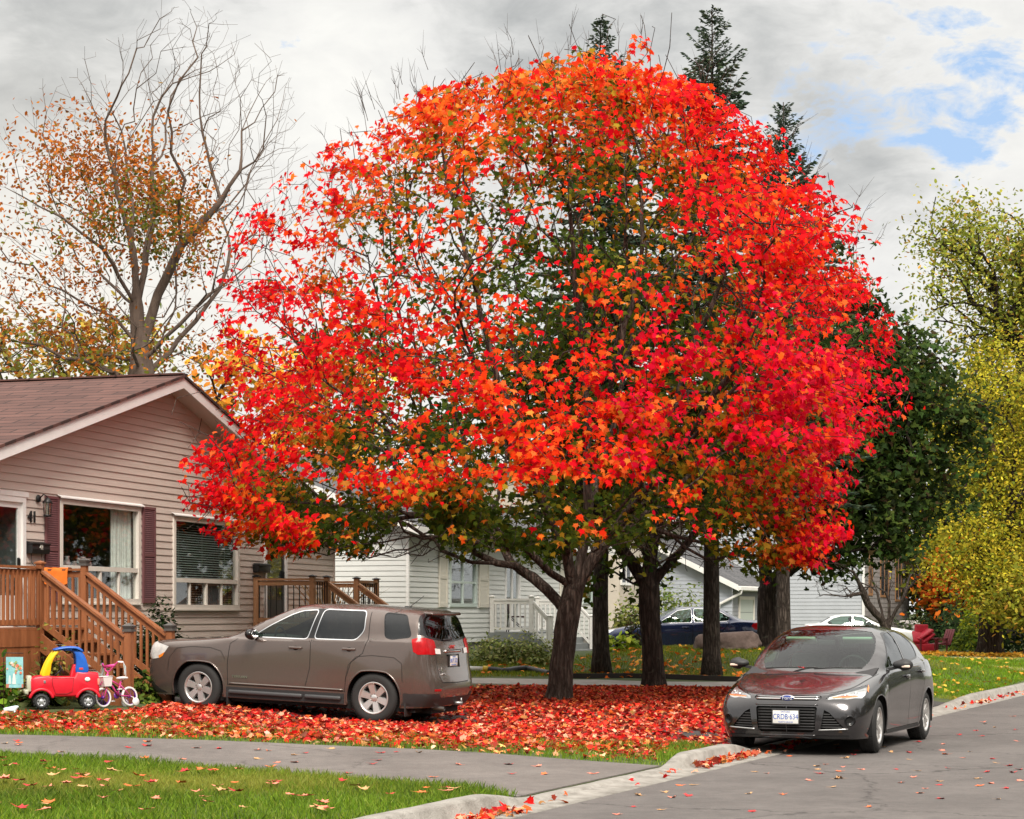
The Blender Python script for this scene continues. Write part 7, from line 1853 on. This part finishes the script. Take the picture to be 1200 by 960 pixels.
gm = rh.random(n) < np.clip(.75*np.exp(-(((gx_-190)/45)**2+((gy_-270)/45)**2))+.5*np.exp(-(((gx_-90)/60)**2+((gy_-270)/40)**2))+.5*np.clip((gy_-370)/50,0,1), 0, .9)
cl[gm] = pick([(92,96,34),(120,116,40),(72,80,30)], (2,2,1), int(gm.sum()), rh, .18)
leaves('crown', ps-b, rh.normal(0,.6,(n,3))+np.array([0,-.5,.4]), rh.uniform(.11,.18,n), cl, OVAL, M_leafg, th, rh, .3)

# right hand trees
YEL = [(176,160,30),(196,178,40),(150,142,30),(128,128,34)]; YG = [(136,134,40),(160,150,50),(112,116,38),(170,130,50)]
rt_ = np.random.default_rng(33)
def Q(px, py, d): return np.array(P(px, py, d))
b = base_at(1160, 768, 70)
tree('leafy_tree', 'bright yellow tree with a stout dark trunk by the far sidewalk', b, pol(b,(0,0,0),(.05,0,1.5),(.1,0,2.6)), blob(420, Q(1212,545,70.5), (3.3,3.4,5.2), rt_, .15)+blob(60, Q(1140,640,68.5), (1.9,1.8,1.2), rt_, .2)+blob(50, Q(1180,690,67.5), (1.2,1.2,.9), rt_, .2), 75, (.09,.18), [(166,154,40),(186,170,54),(132,134,40),(98,108,36)], (3,2,2,1), OVAL, r_base=.42, r_tip=.022, rng=rt_, spread=.6)
b = base_at(1205, 764, 66)
tree('leafy_tree', 'slim leaning pale yellow green tree cut off by the right edge of the photo', b, pol(b,(0,0,0),(.1,0,1.2),(.2,0,2.2)), blob(60, Q(1205,705,66), (1.5,1.3,1.0), rt_, .2), 30, (.14,.24), YG, (2,2,2,1), OVAL, r_base=.16, r_tip=.015, rng=rt_)
b = base_at(1185, 745, 92)
tree('leafy_tree', 'tall olive green tree rising above the yellow tree at the right edge', b, pol(b,(0,0,0),(0,0,6),(0,0,10)), blob(330, Q(1200,325,92), (4.6,4,4.0), rt_, .1)+blob(40, Q(1125,275,92), (1.5,1.5,1.4), rt_, .2), 34, (.15,.28), [(136,142,52),(164,160,66),(108,120,46),(176,132,60)], (3,3,2,.6), OVAL, r_base=.45, r_tip=.03, rng=rt_, spread=.7)
# bare multi-stemmed tree in front of the tall grey house
b = base_at(1038, 768, 66); St = lambda px, py, dy=0: np.array(P(px, py, 66+dy))
limbsS = [[b, St(1038,748), St(1038,735)], [St(1038,740), St(1025,718,-.3), St(1012,695,-.5), St(1000,670,-.7), St(998,655,-.8)], [St(1038,735), St(1030,705,.3), St(1022,680,.5), St(1018,655,.6)], [St(1038,735), St(1042,705), St(1044,680), St(1046,655)], [St(1038,742), St(1050,715,-.2), St(1062,692,-.4), St(1080,675,-.6), St(1090,660,-.7)],
 [St(1012,695,-.5), St(990,699,-.8), St(965,697,-1)], [St(1000,672,-.7), St(985,668,-1.2), St(962,662,-1.4)]]
tips = [St(rt_.uniform(952,1000), rt_.uniform(655,702), rt_.uniform(-1.5,.5)) for _ in range(110)]+[St(rt_.uniform(995,1092), rt_.uniform(645,690), rt_.uniform(-1.2,1.2)) for _ in range(120)]
tree('bare_tree', 'small bare tree with several grey stems in front of the white sedan', b, limbsS[0], tips, 0, (.1,.2), YG, (1,1,1,1), r_base=.2, r_tip=.006, bark=M_barkg, limbs=limbsS[1:], bf=.25, seg=.3, rng=rt_)
# far trees
def far_tree(label, px, pyt, d, rx, rz, pal, w, n=110, ln=30, sz=(.25,.5), pyc=None, shape=OVAL, hgt=None):
    c = Q(px, pyt, d); b = np.array([c[0], c[1], gz(c[0], c[1])-.1]); H = c[2]-b[2]
    return tree('leafy_tree', label, b, pol(b,(0,0,0),(0,0,H*.35),(0,0,H*.6)), blob(n, c, (rx,rx,rz), rt_, .35), ln, sz, pal, w, shape, r_base=.3, r_tip=.03, rng=rt_, spread=.55, group='trees far behind the houses')
far_tree('golden green tree seen over the left end of the brown shingle roof', 60, 425, 84, 4.2, 2.6, [(170,140,60),(140,130,54),(196,150,60),(116,120,52)], (3,3,2,2), 60, 18)
far_tree('green and gold tree behind the brown roof ridge beside the half bare trunk', 130, 430, 90, 3.6, 2.6, [(120,124,60),(146,134,60),(180,140,60)], (3,2,1), 50, 18)
far_tree('golden orange tree glimpsed between the roof peak and the red maple', 315, 490, 80, 4.0, 3.6, [(222,150,50),(206,120,44),(190,150,60)], (3,2,2), 100, 26)
far_tree('dark green tree behind the white house roof', 450, 520, 92, 5.0, 6.5, GREEN, (2,3,2,1), 130, 30)
far_tree('mid green tree behind the beige house roof', 640, 470, 98, 5.5, 7.5, GREEN, (2,3,2,1), 150, 30)
far_tree('dark green tree behind the tall grey house roof', 830, 470, 100, 6, 7.5, GREEN, (3,2,3,1), 150, 30)
far_tree('olive tree behind the small bare tree and tall grey house', 1090, 560, 104, 4.5, 6.5, [(120,118,36),(150,140,40),(90,96,34)], (2,2,2), 140, 30)
far_tree('orange leaved tree behind the red chair', 1122, 690, 92, 1.5, 1.6, [(214,110,34),(190,80,30),(160,120,40)], (3,2,2), 50, 26)
far_tree('olive green tree low behind the yellow tree', 1105, 660, 96, 2.4, 2.0, [(128,128,30),(160,150,36),(100,104,30)], (2,2,2), 60, 30)
far_tree('olive yellow tree filling the gap behind the upper part of the yellow tree', 1185, 480, 100, 4.5, 5.5, [(140,136,34),(164,154,40),(112,114,32)], (2,2,2), 200, 40)
far_tree('dark olive tree behind the lower part of the bright yellow tree', 1195, 620, 97, 4.2, 4.6, [(104,106,32),(128,126,36),(80,84,28)], (2,2,2), 180, 40)
far_tree('dark tree behind the shrubs at the far right', 1150, 700, 98, 4.5, 2.6, [(60,58,28),(84,78,34),(46,46,24)], (2,2,2), 90, 30)

# ------------------------------------------------------------------ shrubs and plants
def shrub(name, label, px, py, d, rx, ry, rz, n, size, pal, w, shape=OVAL, group=None, up=.5, stems=10, zoff=0.0):
    p = P(px, py, d); b = np.array([p.x, p.y, gz(p.x, p.y)+zoff]); s_ = thing(name, label, 'plant' if name.endswith('plant') else 'shrub', tuple(b), 0, group)
    g = MB()
    for _ in range(stems):
        a = rt_.uniform(0, 6.28); q = rt_.uniform(.3, .8); g.tube([(0.1*math.cos(a),.1*math.sin(a),0),(rx*q*.6*math.cos(a),ry*q*.6*math.sin(a),rz*.6),(rx*q*math.cos(a),ry*q*math.sin(a),rz*1.3)], [.014,.01,.004], 4, False)
    g.build('stems', M_barkd, s_)
    d_ = rt_.normal(size=(n,3)); d_ /= np.linalg.norm(d_, axis=1, keepdims=True); d_[:,2] = np.abs(d_[:,2])*1.0
    q = rt_.uniform(.35, 1, n)**.5; wob = 1+.16*np.sin(d_[:,0]*7+px)+.14*np.sin(d_[:,2]*9+d_[:,1]*6)
    ps = d_*np.array([rx,ry,rz*1.9])*(q*wob)[:,None]+rt_.normal(0,.03,(n,3)); ps[:,2] = np.maximum(ps[:,2], .01)
    cl = pick(pal, w, n, rt_, .2)
    leaves('foliage', ps, d_*.7+rt_.normal(0,.5,(n,3))+np.array([0,0,up]), rt_.uniform(*size, n), cl, shape, M_leafg, s_, rt_, .25); return s_
DG = [(34,52,26),(48,66,32),(26,40,22)]; LG = [(86,110,40),(110,128,50),(66,88,34),(140,142,60)]
shrub('evergreen_shrub', 'dark evergreen shrub between the brown stairs and the pink beige wall', 183, 790, 32.6, .75, .7, .72, 7000, (.055,.10), DG, (2,2,2))
HOS = [(96,118,60),(120,138,80),(74,98,46),(150,160,110)]
shrub('hosta_plant', 'green and cream hosta plant at the foot of the brown deck beside the toy truck', 40, 815, 28.45, .42, .28, .2, 160, (.16,.28), HOS, (2,2,2,1), up=.9)
shrub('garden_plant', 'thin leafy plant climbing against the brown deck boards above the toy truck', 60, 800, 28.7, .45, .25, .55, 330, (.05,.11), [(120,118,50),(150,140,70),(90,92,44)], (2,2,2))
shrub('garden_plant', 'bright green leafy plant at the left edge beside the garden flag', -3, 800, 27.0, .26, .25, .42, 300, (.09,.16), [(86,120,30),(110,140,40),(64,96,28)], (2,2,2))
shrub('garden_plant', 'green plant growing beside the lowest brown steps', 168, 800, 29.8, .28, .25, .25, 200, (.08,.15), LG, (2,2,2,1), zoff=0)
VAR = [(128,138,72),(160,164,100),(96,112,54),(178,178,124)]
for k, (px, w_) in enumerate(((572, .85), (604, .75), (632, .6))):
    shrub('variegated_shrub', ('cream and green low shrub nearest the taupe vehicle in front of the white house', 'middle cream and green low shrub before the white house wall', 'cream and green low shrub touching the grey porch base')[k], px, 779, 46.5, w_, .5, .34, 900, (.06,.12), VAR, (2,2,2,1), group='low shrubs before the white house')
def grass_clump(label, px, py, d, h, n, pal):
    p = P(px, py, d); b = np.array([p.x, p.y, gz(p.x, p.y)]); s_ = thing('ornamental_grass', label, 'plant', tuple(b)); V = []; 
    for _ in range(n):
        a = rt_.uniform(0, 6.28); l = h*rt_.uniform(.6, 1.1); o = rt_.uniform(.15, .6)*l; x, y = math.cos(a), math.sin(a); w_ = .006
        for q0, q1 in ((0,.35),(.35,.7),(.7,1)):
            f = lambda q: np.array([x*(.06+o*q*q), y*(.06+o*q*q), l*(q-.18*q**3)]); A, B = f(q0), f(q1); sdv = np.array([-y, x, 0])*w_*(1 if q0 < .6 else 2.2)
            V.append([A-sdv, A+sdv, B+sdv, B-sdv])
    V = np.array(V); mesh_np('blades', V.reshape(-1,3), np.arange(len(V)*4).reshape(-1,4), M_leafg, s_, pick(pal, [1]*len(pal), len(V), rt_, .15), smooth=False)
grass_clump('tall tan ornamental grass behind the honey coloured stair rail', 385, 760, 42.5, 2.3, 90, [(168,132,92),(190,156,112),(146,112,74)])
grass_clump('shorter tan ornamental grass beside the second stair rail', 405, 760, 42.0, 1.8, 60, [(168,132,92),(190,156,112),(146,112,74)])
shrub('leafy_shrub', 'tall loose green yellow shrub behind the navy sedan roof', 775, 745, 66, 1.9, 1.3, 1.35, 2600, (.10,.2), [(110,128,60),(140,146,74),(88,106,50)], (2,2,2), OVAL)
shrub('leafy_shrub', 'rounded olive shrub left of the navy sedan against the beige house', 738, 755, 64, .9, .8, .75, 1500, (.10,.18), [(100,106,48),(126,124,58),(78,86,40)], (2,2,2))
shrub('hosta_plant', 'yellow green hosta plant at the lawn edge before the navy sedan bonnet', 729, 768, 50, .6, .4, .22, 160, (.18,.30), [(150,168,50),(176,190,70),(120,140,44)], (2,2,2), up=.9)
shrub('garden_plant', 'dark reddish leafy plant before the front wheel of the navy sedan', 744, 762, 51.5, .32, .3, .55, 220, (.10,.16), [(70,76,50),(96,70,50),(54,60,40)], (2,2,2))
for k, (px, py, d, rx, rz, pal) in enumerate(((1108,763,84,1.1,.95,DG), (1128,764,82,1.2,1.15,[(60,82,44),(82,100,56),(46,66,38)]), (1140,765,77,1.0,.7,[(96,112,40),(130,140,44),(70,90,36)]), (1147,750,80,.9,1.3,[(140,150,30),(166,172,40),(110,124,30)]), (1192,766,74,1.3,.75,DG), (1068,762,86,1.6,.85,[(58,72,40),(80,90,50),(44,58,36)]))):
    shrub('leafy_shrub', ('dark green shrub just right of the red chair', 'tall grey green shrub behind the wooden chair', 'low light green shrub left of the stout yellow tree trunk', 'bright yellow green shrub behind the low light green one', 'dark low shrub right of the stout yellow tree trunk', 'green shrub bed between the white sedan and the pale shed')[k], px, py, d, rx, .9, rz, 900, (.12,.24), pal, (2,2,2), group='shrubs at the far right')

# ------------------------------------------------------------------ unseen foliage added across the street and behind the photographer, for car reflections
n = 7000; t_ = rt_.uniform(-34, 70, n); q = KO+KD*t_[:,None]+KN*rt_.uniform(-19, -14, n)[:,None]
hgt = 5.5+2.5*np.sin(t_*.33)+2.0*np.sin(t_*.83+1); ps = np.column_stack([q, rt_.uniform(0, 1, n)**.8*np.maximum(hgt, 1.2)])
m_ = 3500; x_ = rt_.uniform(-38, 6, m_); h2 = 5.0+2.2*np.sin(x_*.4)+1.5*np.sin(x_*.9); ps = np.vstack([ps, np.column_stack([x_, rt_.uniform(-26, -19, m_), rt_.uniform(0, 1, m_)**.8*np.maximum(h2, 1)])])
tag(leaves('reflection_foliage', ps, rt_.normal(0, 1, (len(ps), 3)), rt_.uniform(.7, 1.3, len(ps)), pick(GREEN+[(150,110,40)], (3,3,3,1,1), len(ps), rt_, .2), MAPLE9, M_leafg, None, rt_, .3), kind='stuff')
# ================================================================== fallen leaves and grass
rl = np.random.default_rng(77)
M_fall = mat_attr('fallen_leaf_colours', .7, trans=.12, spec=.15)
M_grass = mat_attr('grass_colours', .6, trans=.3)
def scatter(poly_px, n, avoid=None):
    """n ground points inside an outline given by what it covers in the photo, evenly spread over the ground"""
    W = [gp(*q) for q in dens(poly_px, 40)]; poly = [(p.x, p.y) for p in W]
    xs = [p[0] for p in poly]; ys = [p[1] for p in poly]; out = np.zeros((0, 2))
    while len(out) < n:
        q = np.stack([rl.uniform(min(xs), max(xs), n*2), rl.uniform(min(ys), max(ys), n*2)], 1)
        q = q[pip(q[:,0], q[:,1], poly)]
        if avoid is not None: q = q[avoid(q)]
        out = np.vstack([out, q])
    return out[:n], poly
def area(poly):
    p = np.array(poly); x, y = p[:,0], p[:,1]; return abs((x*np.roll(y,-1)-y*np.roll(x,-1)).sum())/2
def lump2(q, seed, sc):
    r_ = np.random.default_rng(seed); a = r_.uniform(0, 6.28, (10,1)); d = r_.normal(size=(10,2)); d /= np.linalg.norm(d, axis=1, keepdims=True)
    return np.sin((q@d.T).T*sc*r_.uniform(.6,1.7,(10,1))+a).mean(0)*2.2
def ground_leaves(name, q, size, pal, w, zlo=.01, zhi=.05, tilt=.35, curl=.5, jit=.2, mts=None, shape=MAPLE, zoff=None):
    n = len(q); z = hz(q[:,0], q[:,1])+rl.uniform(zlo, zhi, n) if zoff is None else zoff+rl.uniform(zlo, zhi, n)
    nr = rl.normal(0, tilt, (n,3))+np.array([0,0,1.0]); nr[:,2] = np.abs(nr[:,2])
    return leaves(name, np.stack([q[:,0], q[:,1], z], 1), nr, rl.uniform(*size, n), pick(pal, w, n, rl, jit), shape, mts or M_fall, None, rl, curl)
SAL = [(190,22,22),(206,48,30),(218,116,88),(230,160,128),(150,16,20),(212,92,38),(112,40,26),(210,144,84)]
pA, polyA = scatter([(-30,834),(60,838),(150,834),(190,828),(300,818),(420,822),(560,806),(700,806),(858,808),(862,850),(852,876),(820,884),(768,893),(660,889),(540,881),(400,873.5),(250,867),(120,863),(-30,857)], 44000)
# bare asphalt here and there, grass near the toys, thinner far under the trees
ca, sa = math.cos(R(160)), math.sin(R(160))
def suv_xy(q): d = q-np.array([-3.05, 29.66]); return d[:,0]*ca+d[:,1]*sa, -d[:,0]*sa+d[:,1]*ca
lx, ly = suv_xy(pA)
pxA = HX+pA[:,0]*F/pA[:,1]; pyA = HY+(EYE-hz(pA[:,0], pA[:,1]))*F/pA[:,1]
dn = np.ones(len(pA))*.95
dn *= np.where((np.abs(lx) < 2.3) & (np.abs(ly) < .85), .22, 1)
dn *= 1-.85*np.exp(-(((pxA-815)/48)**2+((pyA-864)/5.5)**2)); dn *= 1-.75*np.exp(-(((pxA-525)/40)**2+((pyA-842)/5)**2)); dn *= 1-.7*np.exp(-(((pxA-135)/30)**2+((pyA-834)/3)**2))
dn *= 1-.72*np.exp(-(((pxA-60)/110)**2+((pyA-843)/6)**2)); dn *= 1-.6*np.exp(-(((pxA-190)/90)**2+((pyA-849)/3)**2))
dn *= np.clip(.86+.3*lump2(pA, 3, 1.2), .35, 1)
dn *= np.where(pyA > np.interp(pxA, [0,400,760,860],[855,869,888,880]), .35, 1)
pA = pA[rl.random(len(pA)) < dn]; pyA2 = HY+(EYE-hz(pA[:,0], pA[:,1]))*F/pA[:,1]
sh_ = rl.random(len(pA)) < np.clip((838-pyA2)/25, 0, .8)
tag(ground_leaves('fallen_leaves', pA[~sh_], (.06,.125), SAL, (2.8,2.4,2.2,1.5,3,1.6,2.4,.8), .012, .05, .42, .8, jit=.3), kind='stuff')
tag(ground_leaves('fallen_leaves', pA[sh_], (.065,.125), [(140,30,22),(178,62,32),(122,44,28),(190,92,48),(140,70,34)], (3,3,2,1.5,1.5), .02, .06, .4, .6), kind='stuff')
# lawn beyond the walk: orange and yellow leaves
pB, _ = scatter([(565,796),(560,780),(640,770),(720,770),(740,758),(885,758),(895,796)], 3000)
tag(ground_leaves('orange_leaf_litter', pB[rl.random(len(pB)) < np.clip(.5+.45*lump2(pB,8,.8),.06,1)], (.10,.18), [(226,128,36),(214,104,32),(226,164,60),(168,84,36)], (3,2,2,1), .03, .08, .4, .5), kind='stuff')
pC, _ = scatter([(1090,770),(1210,773),(1210,795),(1125,825),(1088,816)], 230)
tag(ground_leaves('yellow_leaf_litter', pC, (.09,.15), [(206,170,60),(222,150,50),(186,140,70)], (2,2,1), .04, .08, .4, .5), kind='stuff')
pC, _ = scatter([(1070,766.2),(1230,768),(1230,771),(1070,768)], 2600)
tag(ground_leaves('yellow_leaf_litter', pC, (.12,.2), [(216,176,60),(226,160,50),(196,150,60)], (2,2,1), .02, .08, .4, .5), kind='stuff')
# gutter drifts
def along_kerb(t0, t1, k0, k1, n):
    t = rl.uniform(t0, t1, n); k = rl.uniform(0, 1, n)**1.6*(k1-k0)+k0; return KO+KD*t[:,None]+KN*k[:,None]
for (t0, t1, k0, k1, n) in ((-1.3,-.2,-.03,-.30,70),(4.6,6.6,-.04,-.22,120),(6.6,10,-.0,-.30,50),(.2,4.4,.0,-.3,14),(18,26,-.04,-.3,60),(10,17,.05,-.3,30)):
    tag(ground_leaves('gutter_leaves', along_kerb(t0,t1,k0,k1,n), (.06,.12), SAL+[(170,110,60)], (3,3,2,2,2,2,2,1,3), .022, .06, .6, .7, zoff=0), kind='stuff')
# leaves one can count: on the asphalt
def one_leaf_mesh(i):
    k = len(MAPLE); s = rl.uniform(.8, 1.1); V = np.zeros((k,3)); V[:,0] = MAPLE[:,0]*rl.uniform(.85,1.15); V[:,1] = MAPLE[:,1]-.4
    V[:,2] = .06+np.abs(V[:,0])*rl.uniform(.05,.5)+(V[:,1]**2)*rl.uniform(-.1,.5)
    V[:,2] -= V[:,2].min()+.01
    me = bpy.data.meshes.new('fallen_leaf'); me.from_pydata([tuple(v) for v in V]+[(0,0,max(.0, float(V[:,2].min())))], [], [(j, (j+1) % k, k) for j in range(k)]); return me
LC = {'red': (178,34,36), 'salmon': (226,128,104), 'orange': (222,104,44), 'tan': (198,150,100)}
LM = {c: mat('dry_leaf_'+c, lin(v), .65, var=.18, vscale=3) for c, v in LC.items()}
meshes = [one_leaf_mesh(i) for i in range(9)]
def single(x, y, z, c, where, group, s):
    me = meshes[int(rl.integers(0, 9))]; o = bpy.data.objects.new('fallen_leaf', me); COL.objects.link(o)
    if not me.materials: me.materials.append(LM[c])
    o.material_slots[0].link = 'OBJECT'; o.material_slots[0].material = LM[c]
    o.location = (x, y, z); o.scale = (s, s, s); o.rotation_euler = (rl.normal(0,.06), rl.normal(0,.06), rl.uniform(0,6.28))
    tag(o, f'{c} fallen maple leaf lying on the {where}', 'leaf', group.format(c))
rp_ = [(rl.uniform(600,1200), rl.uniform(835,958)) for _ in range(240)]
cnt = 0
for px, py in rp_:
    d = F*EYE/(py-HY); x = (px-HX)*d/F
    if kerb_k(x, d) > -.45 or cnt >= 75: continue
    if rl.random() > 1.0-.55*(py-835)/125: continue
    single(x, d, 0.003, rl.choice(['red','salmon','orange','tan'], p=[.3,.25,.25,.2]), 'grey road asphalt', '{} leaves on the road', rl.uniform(.07,.125)); cnt += 1
wa, _ = scatter([(0,866),(300,874),(600,889),(740,898),(640,925),(560,922),(300,901),(0,880)], 34)
for q in wa: single(q[0], q[1], gz(*q)+.017, rl.choice(['red','salmon','orange','tan'], p=[.35,.3,.2,.15]), 'near driveway', '{} leaves on the near driveway', rl.uniform(.09,.15))
wa, _ = scatter([(-10,892),(300,912),(540,934),(520,945),(400,962),(-10,962)], 80)
for q in wa: single(q[0], q[1], gz(*q)+.08, rl.choice(['red','salmon','orange','tan'], p=[.34,.3,.2,.16]), 'green grass of the near lawn', '{} leaves on the near lawn', rl.uniform(.09,.17))
# a few leaves on the cars
for nm, pts_ in (('bonnet and windscreen of the grey hatchback', [(4.03-.55, 24.62-1.15, .985, .12), (3.72, 23.62, .975, .07), (3.2, 23.0, .90, .05)]), ('bonnet of the taupe vehicle', [(-4.42, 30.05, 1.27, .15), (-4.62, 29.7, 1.22, .09)])):
    for x, y, z, s in pts_: single(x, y, z, 'red', nm, '{} leaves on parked cars', s)
def grass(name, poly_px, per_m2, h, wd, pal, w, avoid=None, lean=.35):
    W = [gp(*q) for q in dens(poly_px, 40)]; n = int(area([(p.x, p.y) for p in W])*per_m2)
    q, _ = scatter(poly_px, n, avoid); z = hz(q[:,0], q[:,1]); a = rl.uniform(0, 6.28, n); hh = rl.uniform(*h, n)*np.clip(1+.25*lump2(q, 5, 3.0), .5, 1.5)
    s = np.stack([np.cos(a), np.sin(a), np.zeros(n)], 1)*wd/2; ln = rl.normal(0, lean, (n,2))*hh[:,None]
    b = np.stack([q[:,0], q[:,1], z-.005], 1); tip = b+np.stack([ln[:,0], ln[:,1], hh], 1); mid = b+np.stack([ln[:,0]*.3, ln[:,1]*.3, hh*.6], 1)
    V = np.stack([b-s, b+s, mid+s*.7, tip, mid-s*.7], 1)
    c = pick(pal, w, n, rl, .16)*np.clip(1+.22*lump2(q, 6, 1.3), .6, 1.4)[:,None]
    yl = np.clip(lump2(q, 9, 1.1)*.9+rl.normal(0,.35,n)-.25, 0, .75)[:,None]; c = c*(1-yl)+np.array(lin((150,146,62)))*yl
    o = mesh_np(name, V.reshape(-1,3), np.arange(n*5).reshape(-1,5), M_grass, None, c, smooth=False); return tag(o, kind='stuff')
GRP = [(92,122,24),(116,142,34),(72,98,20),(146,156,66)]
noroad = lambda q: (kerb_k(q[:,0], q[:,1]) > .20)
offA = lambda q: noroad(q) & ~pip(q[:,0], q[:,1], DRIVE_A)
offAB = lambda q: offA(q) & ~pip(q[:,0], q[:,1], DRIVE_B)
grass('near_grass', [(-25,884),(150,893),(300,905),(480,919),(565,926),(615,934),(600,942),(540,950),(420,964),(-25,968)], 2300, (.05,.10), .006, GRP, (3,3,2,.5), offA)
grass('verge_grass', [(-25,866),(150,870),(300,875),(450,882),(600,890),(740,900),(800,899),(830,884),(800,872),(640,868),(400,860),(200,848),(150,838),(-25,838)], 600, (.04,.085), .008, GRP, (3,3,2,1), offAB)
grass('kerb_tuft_grass', [(770,894),(835,882),(852,874),(830,870),(780,880)], 1500, (.06,.12), .007, GRP, (3,3,2,1), offAB)
LW = [(104,122,26),(126,140,34),(84,102,24),(150,140,50)]
grass('middle_lawn_grass', [(552,794),(552,776),(640,770),(720,770),(740,757.5),(890,757.5),(900,797),(780,794),(650,793)], 420, (.05,.10), .012, LW, (3,3,2,1), noroad)
grass('right_lawn_grass', [(1075,771),(1215,774),(1215,793),(1130,823),(1085,817)], 420, (.05,.10), .012, [(104,138,22),(124,156,30),(88,118,20)], (3,3,2), noroad)
